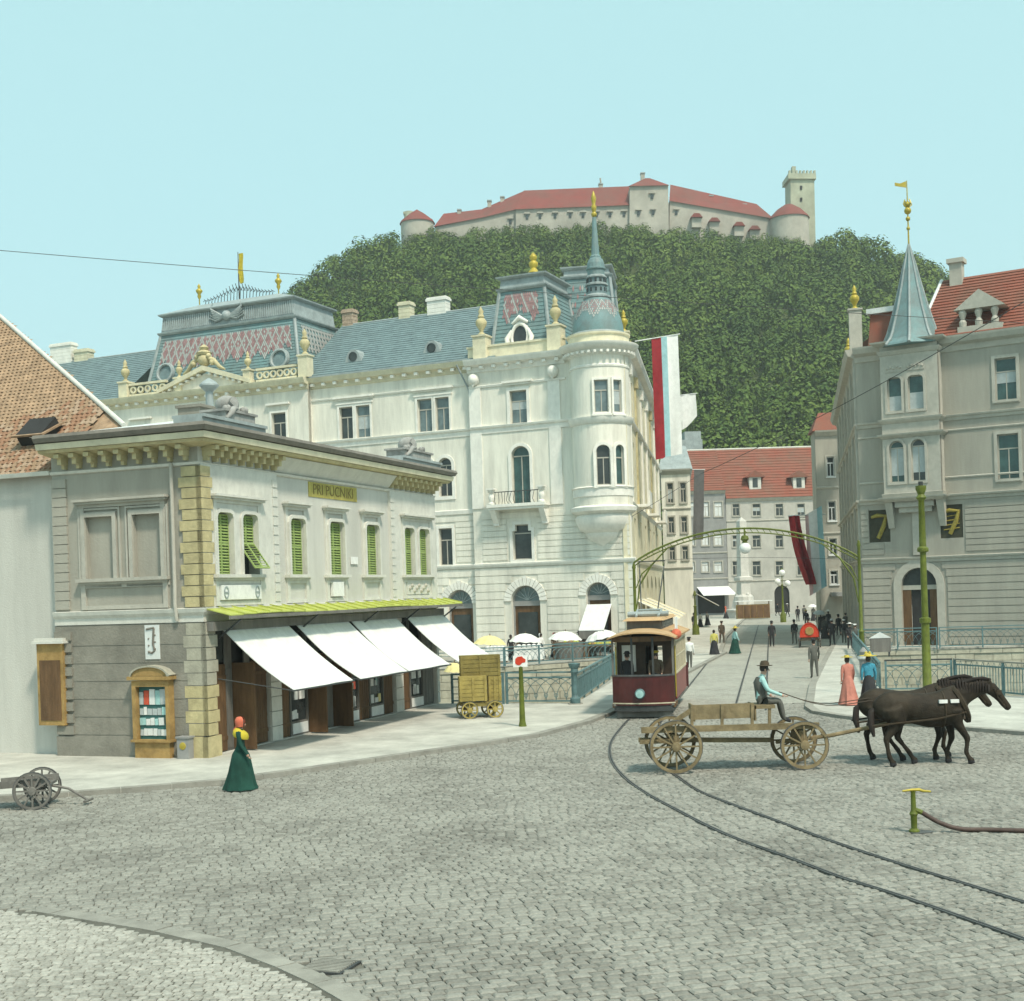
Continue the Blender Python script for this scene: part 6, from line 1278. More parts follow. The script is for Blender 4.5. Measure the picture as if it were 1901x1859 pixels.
def crown_template(nl, rg):
    q = []
    for _ in range(nl):
        th = rg.uniform(0,2*PI); ph = math.acos(rg.uniform(-.55,1)); r = rg.uniform(.72,1.05)
        lobe = 1+.22*math.sin(3*th+rg.uniform(-.4,.4))*math.sin(ph)
        c = Vector((r*lobe*math.sin(ph)*math.cos(th),r*lobe*math.sin(ph)*math.sin(th),r*1.15*math.cos(ph)))
        nrm = (c.normalized()+Vector((rg.uniform(-.35,.35),rg.uniform(-.35,.35),rg.uniform(-.2,.5)))).normalized(); x = nrm.orthogonal().normalized(); y = nrm.cross(x); a = rg.uniform(0,PI); x,y = x*math.cos(a)+y*math.sin(a),y*math.cos(a)-x*math.sin(a); s = rg.uniform(.09,.165)
        q.append([c+x*s,c+y*s*.7+nrm*s*.2,c-x*s,c-y*s*.7+nrm*s*.1])
    return q
temps = [crown_template(190,rng) for _ in range(7)]
FV,FF,TN = [],[],[]
def add_crown(p, R_, tone, tp):
    a = rng.uniform(0,2*PI); ca,sa = math.cos(a),math.sin(a); k = R_; kz = R_*rng.uniform(.9,1.25)
    for q in tp:
        i = len(FV)
        for v in q: FV.append((p.x+(v.x*ca-v.y*sa)*k,p.y+(v.x*sa+v.y*ca)*k,p.z+v.z*kz)); TN.append(tone)
        FF.append((i,i+1,i+2,i+3))
cnt = 0
for _ in range(3000):
    u = rng.uniform(430,2000); t = rng.random()**.85; pt_ = hillpt(u,t); R_ = rng.uniform(2.0,4.2)*(1-.2*t)
    cl = noise.noise(Vector((pt_.x*.025,pt_.z*.03,3)))*.5+.5
    if t > .93 and 735 < u < 1530: R_ *= .6
    add_crown(pt_+Vector((0,0,R_*.1)),R_,max(0,min(1,cl*.75+rng.uniform(-.22,.4))),temps[rng.randrange(7)])
i = 0
while i < 230:                                     # uneven skyline: taller crowns along the ridge
    u = rng.uniform(440,1960); pt_ = hillpt(u,rng.uniform(.95,1.0)); i += 1
    inc = 735 < u < 1530; R_ = rng.uniform(1.3,2.3) if inc else rng.uniform(1.6,3.6)
    add_crown(pt_+Vector((0,-2,R_*(.0 if inc else .18)-(.9 if inc else 0))),R_,rng.uniform(.25,.95),temps[rng.randrange(7)])
me = bpy.data.meshes.new('forest'); me.from_pydata(FV,[],FF); me.materials.append(fm); ta = me.attributes.new('tone','FLOAT','POINT'); ta.data.foreach_set('value',TN)
fo = bpy.data.objects.new('forest',me); COL.objects.link(fo); tag(fo,'dense green wood covering the castle hill','wood',kind='stuff')

# ------------------------------------------------------------------ castle on the crest
T = Thing('castle',at(1130,440,356),'long hilltop castle with red tiled roofs and a square watch tower','castle'); CD = 352.0
def cw(poly,D,dep,name,mt,par=None,label=None):
    a = [at(u,v,D) for u,v in poly]; dv = Vector((0,dep,0)); n = len(a); b = MB(); b.add([*a,*[p+dv for p in a]],[tuple(range(n)),tuple(range(2*n-1,n-1,-1))]+[(i,(i+1)%n,n+(i+1)%n,n+i) for i in range(n)]); return T.part(b,name,mt,par,label=label)
def cr2(pe,pr_,D,dep,name='tiled_roof'):           # roof slope from eave polyline to ridge polyline lying further back
    b = MB(); n = len(pe); e = [at(u,v,D-.6) for u,v in pe]; r = [at(u,v,D+dep) for u,v in pr_]; bk = [Vector((p.x,D+2*dep,q.z)) for p,q in zip(r,e)]
    b.add(e+r+bk,[(i,i+1,n+i+1,n+i) for i in range(n-1)]+[(n+i,n+i+1,2*n+i+1,2*n+i) for i in range(n-1)]+[(0,n,2*n),(n-1,2*n-1,3*n-1)]); return T.part(b,name,'tile_castle')
cw([(800,480),(957,480),(957,389),(900,403),(808,422)],CD,9,'curtain_wall','castle'); cw([(957,480),(1168,480),(1168,380),(957,389)],CD-1,10,'palace_wall','castle'); cw([(1167,480),(1242,480),(1240,344),(1169,346)],CD-2,10,'gate_tower','castle'); cw([(1241,490),(1440,490),(1434,405),(1243,372)],CD,10,'wing_wall','castle')
cr2([(805,421),(900,403),(957,389)],[(823,397),(893,389),(972,355)],CD,6); cr2([(955,389),(1168,381)],[(972,354),(1168,346)],CD-1,6); cr2([(1166,346),(1242,344)],[(1198,331),(1206,331)],CD-2,5); cr2([(1242,373),(1436,406)],[(1244,343),(1404,379)],CD,6)
def rnd(u,v0,v1,rp,name,mt,roof=None,n=24,D=CD):
    c = at(u,v1,D); k = D/FPX; z = lambda v: at(u,v,D).z; b = MB(); b.lathe([(rp*k,z(v1)),(rp*k*.99,z(v0))],(c.x,c.y),n); T.part(b,name,mt,smooth=40)
    if roof: b = MB(); b.lathe([(r*k,z(v)) for r,v in roof],(c.x,c.y),n); T.part(b,'conical_roof','tile_castle',smooth=40)
rnd(776,415,470,31,'round_bastion','castle',[(33,416),(30,411),(14,398),(0,389)]); rnd(759,394,415,9,'stair_turret','castle_tower',D=CD+5); cw([(748,397),(770,397),(770,393),(748,393)],CD+4,2,'turret_cap','castle_tower')
rnd(1466,407,470,36,'round_bastion','castle',[(38,408),(34,402),(22,390),(8,381),(0,379)])
o = cw([(1468,460),(1514,460),(1511,330),(1467,330)],CD+1,7,'watch_tower','castle_tower',label='tall square watch tower'); cw([(1463,332),(1515,332),(1514,322),(1463,322)],CD+.4,8,'tower_crown','castle_tower',o)
for k in range(8): u = 1464+k*6.6; cw([(u,322),(u+3.4,322),(u+3.4,316.5),(u,316.5)],CD+.5,1,'merlon','castle_tower',o)
cw([(1470,322),(1477,322),(1477,309),(1470,309)],CD+3,1.6,'stair_head','castle_tower',o)
for k in range(4): cw([(1485,345+k*22),(1489,345+k*22),(1489,352+k*22),(1485,352+k*22)],CD+.8,.5,'tower_slit','dark',o)
for u,v in ((947,412),(978,403),(1002,402),(1030,401),(1058,400),(1082,400),(1107,399),(1132,399),(1158,398),(1185,396),(1212,395),(1210,365),(1255,395),(1458,412)):
    o = cw([(u-2.4,v+4),(u+2.4,v+4),(u+2.4,v-4),(u-2.4,v-4)],CD-2.3 if 1168 < u < 1242 else CD-1.2 if 957 < u < 1168 else CD-.2,.6,'window','glass_dark'); cw([(u-6,v-6),(u+6,v-6),(u+5,v-9),(u-5,v-9)],CD-2.6 if 1168 < u < 1242 else CD-1.5 if 957 < u < 1168 else CD-.5,1,'window_hood','castle')
for u,v in ((1293,402),(1326,410),(1372,418),(1401,425)):
    o = cw([(u-9,v+20),(u+9,v+20),(u+9,v),(u-9,v)],CD-1.6,2,'buttress','castle'); cw([(u-11,v+1),(u+11,v+1),(u+5,v-6),(u-5,v-6)],CD-2.4,3,'buttress_roof','tile_castle',o)
for u,v in ((852,398),(908,381),(932,374),(1115,350),(1193,330),(1320,372),(1382,388)):
    o = cw([(u-3.5,v+4),(u+3.5,v+4),(u+3.5,v-8),(u-3.5,v-8)],CD+5,1.5,'chimney','castle'); cw([(u-4.4,v-8),(u+4.4,v-8),(u+4.4,v-10),(u-4.4,v-10)],CD+4.8,1.9,'chimney_cap','zinc',o)
b = MB(); b.tube([at(1115,344,CD+6),at(1114,331,CD+6)],.25,5); T.part(b,'roof_pole','castle')

# ------------------------------------------------------------------ the hazy summer air
hz_ = bpy.data.materials.new('haze_air'); hz_.use_nodes = True; n = hz_.node_tree.nodes; n.clear(); pv = n.new('ShaderNodeVolumePrincipled'); mo_ = n.new('ShaderNodeOutputMaterial')
pv.inputs['Color'].default_value = (.93,.96,.94,1); pv.inputs['Density'].default_value = .0004; pv.inputs['Anisotropy'].default_value = .25; hz_.node_tree.links.new(pv.outputs['Volume'],mo_.inputs['Volume'])
b = MB(); b.box(-720,720,-320,920,-7.2,150); single('haze',b,hz_,kind='stuff')
# ================================================================== railings
def railing(a,b,h,label,style='lattice',mt='iron_teal',step=2.6,z0=.13,group=None,cap='iron_teal'):
    a,b = Vector(a),Vector(b); F = Face(a.xy,(b-a).xy); L = (b-a).length; R = Thing('iron_railing',(a.x,a.y,z0),label,'railing',group); M = F.M@Matrix.Translation((0,0,z0))
    n = max(1,round(L/step))
    pm = shared('railing_post',MB().box(-.04,.04,-.04,.04,-.05,h-.02),mt)
    for i in range(n+1): R.piece(pm,'post',M@Matrix.Translation((min(L-.04,max(.04,L*i/n)),0,0)))
    for z,w in ((h,.09),(h-.2,.045),(.12,.045)): R.part(MB(M).box(0,L,-w/2,w/2,z-.03,z+.03),'rail',cap if z == h else mt)
    lt = MB(M); t = .014
    if style == 'lattice':
        p = .42; k = int(L/p)
        for i in range(-1,k+1):
            x0 = i*p
            for sg in (1,-1):
                pts = []
                for q in range(7):
                    th = q/6*PI/2; x = x0+(p*2*(1-math.cos(th)) if sg > 0 else p*2-p*2*(1-math.cos(th))); z = .14+(h-.36)*math.sin(th)
                    if 0 <= x <= L: pts.append((x,0,z))
                if len(pts) > 1: lt.tube(pts,t,3)
            if 0 < x0+p < L: lt.lathe([(.07,-.0)],(0,0),4) if False else lt.tube([(x0+p+.08*math.cos(q*PI/4),0,.34+.08*math.sin(q*PI/4)) for q in range(9)],t,3)
    elif style == 'bars':
        k = int(L/.16)
        for i in range(1,k): lt.bar((L*i/k,0,.1),(L*i/k,0,h-.2),.022)
        for i in range(0,k,2): lt.tube([(L*i/k,0,h-.19),(L*(i+.5)/k,0,h-.04),(L*(i+1)/k,0,h-.19)],.012,3) if L*(i+1)/k < L else None
    else:
        for z in (.4,.68): lt.box(0,L,-.015,.015,z-.015,z+.015)
    R.part(lt,'lattice',mt,kind='stuff'); return R
V2 = lambda p,dx=0,dy=0: Vector((p.x+dx,p.y+dy,0))
kq = K1.M@Vector((KL1+.2,0,0)); mid = gnd(940,1312)
railing(V2(mid,0,-.3),V2(QA,0,-.3),1.25,'lattice iron railing of crossing arcs beside the red-topped signpost','lattice'); railing(V2(QL,.2,-.25),V2(mid,-.08,-.3),1.2,'plain three-bar railing behind the handcart of crates','plain')
railing(V2(QA,.12,.1),V2(FA,.1,0),1.15,'long iron bridge railing leading to the market','bars'); railing(V2(QB,-.1,.1),V2(FB,-.1,0),1.15,'long iron bridge railing on the grey palace side','bars')
railing(V2(QB,0,-.25),V2(QC,0,-.25),1.25,'lattice iron railing of crossing arcs behind the horses','lattice',cap='iron'); railing(V2(QC,.05,-.3),V2(QE,-.1,0),1.25,'short iron railing turning towards the square by the landing','bars',cap='kerb')
railing(V2(FL1,-26,-.2-26*.146),V2(FL1,0,-.2),1.1,'iron railing on the far quay below the market umbrellas','plain'); railing(V2(FL1,0,-.2),V2(FA,-.2,-.1),1.1,'short lattice railing on the far quay by the market baskets','lattice')
railing(V2(FB,.2,-.1),V2(FR1,0,-.2),1.3,'short lattice railing on the far quay beside the notice board','lattice'); railing(V2(FR1,.1,-.2),V2(FR1,24,-.2-24*.126),1.3,'long lattice railing on the far quay below the grey palace','lattice')
# cast iron end post of the left lattice
p = V2(QA,.05,-.3); T = Thing('railing_pier',p,'green cast iron pier ending the lattice railing at the bridge','post'); b = MB(Matrix.Translation(p)); b.lathe([(.2,.1),(.2,.35),(.12,.42),(.1,.5),(.13,.9),(.1,1.3),(.16,1.38),(.14,1.5),(.22,1.62),(.24,1.72),(.1,1.74)],(0,0),10); T.part(b,'shaft','iron_teal',smooth=40); b = MB(Matrix.Translation(p)); b.box(-.28,.28,-.28,.28,-.02,.16); T.part(b,'foot','kerb')

# ================================================================== lamp arch over the bridge
pr_,pl_ = Vector((21.1,78.4,0)),Vector((7.7,81.2,0)); AF = Face(pl_.xy,(pr_-pl_).xy); AL = (pr_-pl_).length; T = Thing('lamp_arch',AF.M@Vector((AL/2,0,0)),'green iron arch with a hanging globe lamp spanning the far end of the bridge','arch')
zl,zr,zap = AF.Z(1183,1045),AF.Z(1592,1035),AF.Z(1385,981)
for x,zt_,nm in ((0,zl,'post'),(AL,AF.Z(1594,1003),'post')):
    b = MB(AF.M); b.lathe([(.26,.0),(.26,.5),(.16,.6),(.14,1.4),(.18,1.5),(.11,1.6),(.09,zt_-.4),(.13,zt_-.3),(.05,zt_)],(x,0),10); T.part(b,nm,'iron_green',smooth=40)
arcp = lambda x: zl*(1-x/AL)+zr*x/AL+(zap-(zl+zr)/2)*(1-((x-AL/2)/(AL/2))**2)**.9
for dz,w in ((0,.13),(-.28,.08)):
    b = MB(AF.M); N = 36; b.tube([(AL*i/N,0,arcp(AL*i/N)+dz*(1-abs(i/N-.5)*.4)) for i in range(N+1)],w/2,6); T.part(b,'arch_rib','iron_green')
b = MB(AF.M)
for i in range(1,36): x = AL*i/36; b.bar((x,0,arcp(x)),(x+AL/72,0,arcp(min(AL,x+AL/72))-.27),.04)
T.part(b,'arch_bracing','iron_green',kind='stuff')
for x,sg in ((0,1),(AL,-1)):
    b = MB(AF.M); b.tube([(x+sg*.1,0,zl-2.9),(x+sg*.35,0,zl-1.4),(x+sg*1.1,0,zl-.2),(x+sg*2.2,0,arcp(abs(x-2.2))-.2)],[.04,.06,.06,.04],5); T.part(b,'spandrel_brace','iron_green')
    b = MB(AF.M); b.tube([(x+sg*.1,0,zl-1.6),(x+sg*.5,0,zl-.7),(x+sg*1.3,0,zl-.05)],[.03,.05,.03],5); T.part(b,'spandrel_scroll','iron_green')
xl_ = AF.S(1382,1000); zg = AF.Z(1382,1018); b = MB(AF.M); b.lathe([(.05,arcp(xl_)),(.06,zg+.8),(.2,zg+.75),(.26,zg+.55),(.14,zg+.42),(.2,zg+.34)],(xl_,0),10); o = T.part(b,'lamp_hanger','iron_green',smooth=40); b = MB(AF.M); b.ball((xl_,0,zg),.36,14); T.part(b,'lamp_globe','white_paint',o,smooth=60)
# tall green pole in front of the grey palace
p = gnd(1722,1302); T = Thing('tram_pole',p,'tall lime green iron pole with rings before the grey palace','pole'); zt_ = CAMH+ray(1716,902)[1]*p.y; b = MB(Matrix.Translation(p)); h = zt_
b.lathe([(.25,0),(.25,.4),(.17,.5),(.15,h*.36),(.21,h*.365),(.21,h*.385),(.125,h*.39),(.115,h*.69),(.21,h*.695),(.21,h*.71),(.13,h*.72),(.11,h*.93),(.2,h*.945),(.12,h*.96),(.2,h*.985),(.2,h),(.06,h)],(0,0),12); T.part(b,'shaft','iron_green',smooth=40); b = MB(Matrix.Translation(p)); b.tube([(0,0,h),(0,0,h+.16)],.09,8); T.part(b,'insulator','iron')
# signpost with a red blotched enamel plate
p = gnd(970,1356); T = Thing('signpost',p,'lime green iron post with a small white plate and red mark','signpost'); zt_ = CAMH+ray(968,1217)[1]*p.y; b = MB(Matrix.Translation(p)); b.lathe([(.16,0),(.15,.06),(.10,.3),(.085,.9),(.065,zt_-.4),(.08,zt_-.38),(.05,zt_-.34)],(0,0),10); T.part(b,'post','iron_green',smooth=40)
b = MB(Matrix.Translation(p)); b.box(-.25,.23,-.06,-.03,zt_-.38,zt_); o = T.part(b,'plate','white_paint'); b = MB(Matrix.Translation(p)); c = [(-.17,.08),(-.09,.15),(.05,.16),(.1,.1),(.17,.06),(.16,-.04),(.06,-.05),(-.02,-.13),(-.12,-.12),(-.18,-.06)]; b.prism([(x,zt_-.19+z) for x,z in c],-.072,-.06); T.part(b,'red_mark','red',o)
# street lamp with three globes and the fountain column
def ground_at(u,D): a,_ = ray(u,1100); return Vector((a*D,D,.03))
p = ground_at(1452,150); T = Thing('street_lamp',p,'green lamp post carrying three white globes before the grey town house','lamp post'); b = MB(Matrix.Translation(p)); b.lathe([(.35,0),(.35,.9),(.16,1.2),(.11,2.5),(.09,4.2),(.14,4.3),(.05,4.5),(.05,6.0),(.12,6.1),(.05,6.3)],(0,0),10); T.part(b,'post','iron_green',smooth=40)
for x,z in ((0,5.75),(-.55,4.75),(.6,4.5)): b = MB(Matrix.Translation(p)); b.ball((x,-.1,z),.36,12); T.part(b,'globe','white_paint',smooth=60)
b = MB(Matrix.Translation(p)); b.tube([(-.55,-.1,4.4),(0,0,4.0),(.6,-.1,4.2)],.04,5); T.part(b,'bracket','iron_green')
p = ground_at(1289,118); T = Thing('street_lamp',p,'slim green lamp post beside the yellow striped awnings','lamp post'); b = MB(Matrix.Translation(p)); b.lathe([(.35,0),(.3,.8),(.15,1.1),(.12,2.6),(.18,2.7),(.08,2.8),(.06,3.6),(.16,3.7),(.1,4.0),(.02,4.15)],(0,0),10); T.part(b,'post','iron_green',smooth=40)
p = ground_at(1380,176); fz = lambda v: CAMH+ray(1380,v)[1]*176; T = Thing('fountain',p,'pale marble fountain with a tall obelisk on a stone basin','fountain'); Mf = Matrix.Translation((p.x,p.y,0))@Matrix.Rotation(.3,4,'Z')
b = MB(Mf); b.sqlathe([(.72,fz(1105)),(.66,fz(1080)),(.95,fz(1078)),(.95,fz(1072)),(.62,fz(1070)),(.55,fz(1012)),(.50,fz(968)),(0,fz(960))]); T.part(b,'obelisk','marble'); b = MB(Mf); b.lathe([(2.3,0),(2.3,.9),(2.5,1.0),(2.5,1.2),(1.9,1.25),(1.4,1.3),(1.3,fz(1108)),(1.0,fz(1104))],(0,0),12); T.part(b,'basin','marble')
for k in range(3): a = k*2.1+.6; b = MB(Mf); b.tube([(1.3*math.cos(a),1.3*math.sin(a),1.2),(1.2*math.cos(a),1.2*math.sin(a),2.2),(.9*math.cos(a),.9*math.sin(a),3.0)],[.4,.32,.2],7); b.ball((.95*math.cos(a),.95*math.sin(a),3.2),.25,8); T.part(b,'figure','marble',smooth=60)
p = ground_at(1396,168); T = Thing('market_stand',p,'long brown wooden market stand at the foot of the fountain','stand'); Mk = Matrix.Translation(p); b = MB(Mk); b.box(-2.1,2.1,-.6,.6,.1,1.9); T.part(b,'counter','wood_ochre'); b = MB(Mk); b.box(-2.4,2.4,-.9,.7,2.3,2.4); T.part(b,'roof_board','zinc_pale')
for x in (-2,2): T.part(MB(Mk).box(x-.06,x+.06,-.6,-.48,1.9,2.3),'prop','wood')
for k in range(5): T.part(MB(Mk).box(-2.1+k*.85,-1.33+k*.85,-.66,-.59,.2,1.8),'board','wood')
# notice board on the bridge end and low stone pier
p = V2(FB,-.9,-7); p.z = 0; T = Thing('notice_board',p,'dark framed notice board with pale gable top by the bridge railing','notice board'); b = MB(Matrix.Translation(p)); s0,s1 = (1611-950)/2400*p.y-p.x,(1649-950)/2400*p.y-p.x; z0_,z1_ = CAMH+ray(1630,1211)[1]*p.y,CAMH+ray(1630,1185)[1]*p.y; b.box(s0,s1,-.08,.0,z0_,z1_); T.part(b,'board','wood_grey'); b = MB(Matrix.Translation(p)); b.prism([(s0-.05,z1_),(s1+.05,z1_),((s0+s1)/2,z1_+.35)],-.1,.02); T.part(b,'gable','zinc_pale')
for x in (s0+.1,s1-.1): T.part(MB(Matrix.Translation(p)).box(x-.05,x+.05,-.06,.0,.05,z0_),'leg','iron')
p = gnd(1604,1262); T = Thing('bollard',p,'dark stone bollard with a pale band beside the blue-bloused woman','bollard'); b = MB(Matrix.Translation(p)); b.lathe([(.2,.1),(.2,.9),(.26,.95),(.26,1.1),(.16,1.15),(.2,1.3),(.05,1.5)],(0,0),10); T.part(b,'shaft','grey_dark',smooth=40); b = MB(Matrix.Translation(p)); b.lathe([(.262,.96),(.272,1.0),(.272,1.05),(.262,1.09)],(0,0),10); T.part(b,'band','zinc_pale')

# ================================================================== market on the far quay
def umbrella(u,v,D,mt,label,r=1.08,tilt=.06,cloth=None):
    a,bb = ray(u,v); zt_ = CAMH+bb*D; p = Vector((a*D,D,.03)); U = Thing('market_umbrella',p,label,'umbrella','market umbrellas on the far quay'); Mu = Matrix.Translation((p.x,p.y,zt_))@Matrix.Rotation(tilt,4,'Y'); c = MB(Mu); n = 10; prof = [(0,0),(r*.35,-.06),(r*.7,-.24),(r,-.55)]; vs = [(0,0,0)]
    for rr,z in prof[1:]:
        for i in range(n*2): t = 2*PI*i/(n*2); k = 1-(.05 if i%2 else 0); vs.append((rr*k*math.cos(t),rr*k*math.sin(t),z-(.05*rr if i%2 else 0)))
    m_ = n*2; fs = [(0,1+i,1+(i+1)%m_) for i in range(m_)]+[(1+j*m_+i,1+(j+1)*m_+i,1+(j+1)*m_+(i+1)%m_,1+j*m_+(i+1)%m_) for j in range(2) for i in range(m_)]; c.add(vs,fs); o = U.part(c,'canopy',mt); b = MB(); b.tube([(p.x,p.y,.02),(p.x,p.y,zt_+.12)],.03,6); U.part(b,'pole','wood')
    b = MB(Mu)
    for i in range(n): t = 2*PI*i/n; b.tube([(0,0,-.5),(r*.75*math.cos(t),r*.75*math.sin(t),-.33)],.012,3)
    U.part(b,'ribs','iron',kind='stuff')
umbrella(909,1180,85.5,'canvas_yellow','pale yellow market umbrella, the one nearest the shop awnings'); umbrella(975,1176,86.0,'canvas','white pointed market umbrella over the sheeted stall'); umbrella(1049,1172,86.8,'canvas','broad white market umbrella over the large basket',1.15); umbrella(1112,1170,87.3,'canvas','white market umbrella tilted behind the tram',1.1,-.2); umbrella(843,1230,76.5,'canvas_yellow','small yellow umbrella low behind the crates',.6)
def stall(u,D,w,h,kind,label):
    p = ground_at(u,D); S = Thing('market_stall',p,label,'stall','stalls on the far quay'); M = Matrix.Translation(p)
    S.part(MB(M).box(-w/2,w/2,-.4,.4,h-.08,h),'table','wood')
    for x in (-w/2+.06,w/2-.06):
        for y in (-.34,.34): S.part(MB(M).box(x-.04,x+.04,y-.04,y+.04,0,h-.08),'leg','wood')
    if kind == 'sheet':
        b = MB(M); n = 9; vs = []
        for j in range(6):
            for i in range(n+1): x = -w/2-.05+(w+.1)*i/n; vs.append((x,-.44-.06*math.sin(i*1.9)*(j/5),h+.02-(h-.1)*j/5))
        b.add(vs,[(j*(n+1)+i,j*(n+1)+i+1,(j+1)*(n+1)+i+1,(j+1)*(n+1)+i) for j in range(5) for i in range(n)]); b.box(-w/2,w/2,-.43,.43,h,h+.03); S.part(b,'cloth','canvas')
        for k in range(5): S.part(MB(M).ball((-w/2+.3+k*(w-.6)/4,0,h+.14),.17,8,0,.8),'sack','whitec',smooth=60)
    elif kind == 'basket':
        b = MB(M); b.lathe([(w*.42,0),(w*.5,h*.9),(w*.52,h),(w*.46,h),(w*.4,h*.85),(0,h*.85)],(0,-.1),16,0,ry=.6); S.part(b,'basket','wood_grey')
        for k in range(10): S.part(MB(M).ball((random.uniform(-.4,.4)*w*.8,random.uniform(-.25,.05),h*.98),.13,7),'produce',random.choice(['wood_ochre','leaf_metal','wood_grey']))
    else:
        for k in range(9): S.part(MB(M).ball((-w/2+.2+k*(w-.4)/8,random.uniform(-.25,.2),h+.1),.14,7),'produce',random.choice(['wood_ochre','gold','wood_cart','leaf_metal']))
stall(915,84.2,1.6,.8,'sheet','white sheeted stall under the pale yellow umbrella'); stall(978,84.6,1.9,.85,'sheet','white sheeted stall with sacks under the pointed umbrella'); stall(1052,85.0,2.1,1.15,'basket','big wicker basket stall under the broad umbrella'); stall(1110,85.6,1.7,.85,'produce','produce table behind the tram front')

# ================================================================== handcart with yellow crates, hydrant, left handcart
def wheel(S,M,r,w,nsp,mt,hub=.09,name='wheel',rimt=.05):
    o = S.part(MB(M@Matrix.Rotation(PI/2,4,'X')).lathe([(r-rimt,-w/2),(r,-w/2),(r,w/2),(r-rimt,w/2),(r-rimt,-w/2)],(0,0),26),name,mt); h = MB(M@Matrix.Rotation(PI/2,4,'X')); h.lathe([(.02,-w*1.3),(hub,-w*1.1),(hub*1.15,0),(hub,w*1.1),(.02,w*1.3)],(0,0),12); S.part(h,'hub',mt,o,smooth=40)
    sp = shared('spoke',MB().hexa([(-.022,-.016,hub*.8),(.022,-.016,hub*.8),(.022,.016,hub*.8),(-.022,.016,hub*.8),(-.018,-.014,r-rimt*.6),(.018,-.014,r-rimt*.6),(.018,.014,r-rimt*.6),(-.018,.014,r-rimt*.6)]),mt)
    for i in range(nsp): S.piece(sp,'spoke',M@Matrix.Rotation(2*PI*i/nsp,4,'Y'),o)
    t = S.part(MB(M@Matrix.Rotation(PI/2,4,'X')).lathe([(r-.001,-w/2-.004),(r+.014,-w/2-.004),(r+.014,w/2+.004),(r-.001,w/2+.004)],(0,0),26,cap=False),'iron_tyre','steel',o); return o
p = gnd(893,1338); CR = math.radians(12); Mc = Matrix.Translation((p.x,p.y,.13))@Matrix.Rotation(CR,4,'Z'); T = Thing('handcart',(p.x,p.y,.13),'yellow four-wheeled handcart standing on the pavement by the lattice railing','handcart')
T.part(MB(Mc).box(-.7,.62,-.45,.5,.42,.52),'bed','crate_dark')
for i in range(7): T.part(MB(Mc).box(-.7+i*.19,-.7+i*.19+.175,-.46,.51,.52,.55),'plank','crate_dark')
for x in (-.5,.42):
    for y in (-.5,.55): wheel(T,Mc@Matrix.Translation((x,y,.30)),.30,.06,8,'crate')
    T.part(MB(Mc).box(x-.05,x+.05,-.5,.55,.26,.34),'axle','wood')
def crate(u0,u1,v0,v1,dy,label,mt,dep):
    q = (ray(u0,v0)[0]*(p.y+dy),ray(u1,v0)[0]*(p.y+dy)); zb_,zt_ = max(.68,CAMH+ray(u0,v1)[1]*(p.y+dy)),CAMH+ray(u0,v0)[1]*(p.y+dy); x0,x1 = q[0]-p.x,q[1]-p.x; C_ = Thing('crate',(p.x+(x0+x1)/2,p.y+dy,zb_),label,'crate'); M = Matrix.Translation((p.x,p.y+dy,0))@Matrix.Rotation(CR*.6,4,'Z'); n = max(3,round((zt_-zb_)/.14)); h = (zt_-zb_)/n
    for i in range(n):
        C_.part(MB(M).box(x0,x1,-.02,.0,zb_+i*h+.008,zb_+(i+1)*h-.008),'slat',mt); C_.part(MB(M).box(x1-.02,x1+.0,.0,dep,zb_+i*h+.008,zb_+(i+1)*h-.008),'slat',mt); C_.part(MB(M).box(x0,x0+.02,.0,dep,zb_+i*h+.008,zb_+(i+1)*h-.008),'slat',mt)
    C_.part(MB(M).box(x0,x1,-.01,dep,zt_-.03,zt_),'lid',mt); C_.part(MB(M).box(x0+.025,x1-.025,.005,dep,zb_,zt_-.04),'inner_box',mt)
    for x in (x0+.06,x1-.06,(x0+x1)/2): C_.part(MB(M).box(x-.04,x+.04,-.045,-.02,zb_,zt_),'batten',mt)
crate(851,903,1257,1303,-.42,'bright yellow slatted crate on the handcart','crate',.42); crate(853,928,1218,1257,.02,'olive wooden crate stacked high at the back of the handcart','crate_dark',.45); crate(905,930,1256,1303,.02,'tall narrow yellow crate at the end of the handcart','crate',.4)
p = gnd(1697,1549); T = Thing('water_hydrant',p,'yellow topped street water valve with a hose attached','hydrant'); Mh = Matrix.Translation((p.x,p.y,.03)); b = MB(Mh); b.lathe([(.1,0),(.1,.04),(.055,.08),(.06,.3),(.08,.34),(.05,.4),(.042,.72),(.05,.74)],(0,0),10); T.part(b,'standpipe','iron_green',smooth=40); b = MB(Mh@Matrix.Rotation(.08,4,'Y')); b.tube([(-.25,0,.735),(-.08,0,.765),(.05,0,.775),(.12,0,.755),(.26,0,.75)],[.018,.026,.03,.026,.018],8); T.part(b,'handle','gold',smooth=50); b = MB(Mh); b.tube([(0,0,.42),(.14,-.02,.36)],.045,8); T.part(b,'outlet','iron_green')
b = MB(Mh); b.lathe([(.0,0),(.22,0),(.22,.02),(0,.03)],(.12,-.02),14,0,ry=.6); T.part(b,'foot_plate','rail')
q = [p+Vector((.14,-.02,.39)),p+Vector((.45,-.06,.2)),p+Vector((.8,-.12,.09)),p+Vector((1.3,-.2,.075)),p+Vector((2.2,-.5,.075)),p+Vector((3.6,-.7,.075)),p+Vector((5,-.5,.075))]; b = MB(); b.tube(smooth_path(q,5),.042,8); single('hose',b,mat('red_brown_hose',(.09,.06,.05),.6,.25,3),'dark rubber hose running from the water valve across the setts','hose',smooth=60)
p = gnd(70,1500); Ml = Matrix.Translation((p.x,p.y,.03))@Matrix.Rotation(math.radians(6),4,'Z'); T = Thing('handcart',(p.x,p.y,.03),'small empty two-wheeled handcart with its shaft resting on the road','handcart')
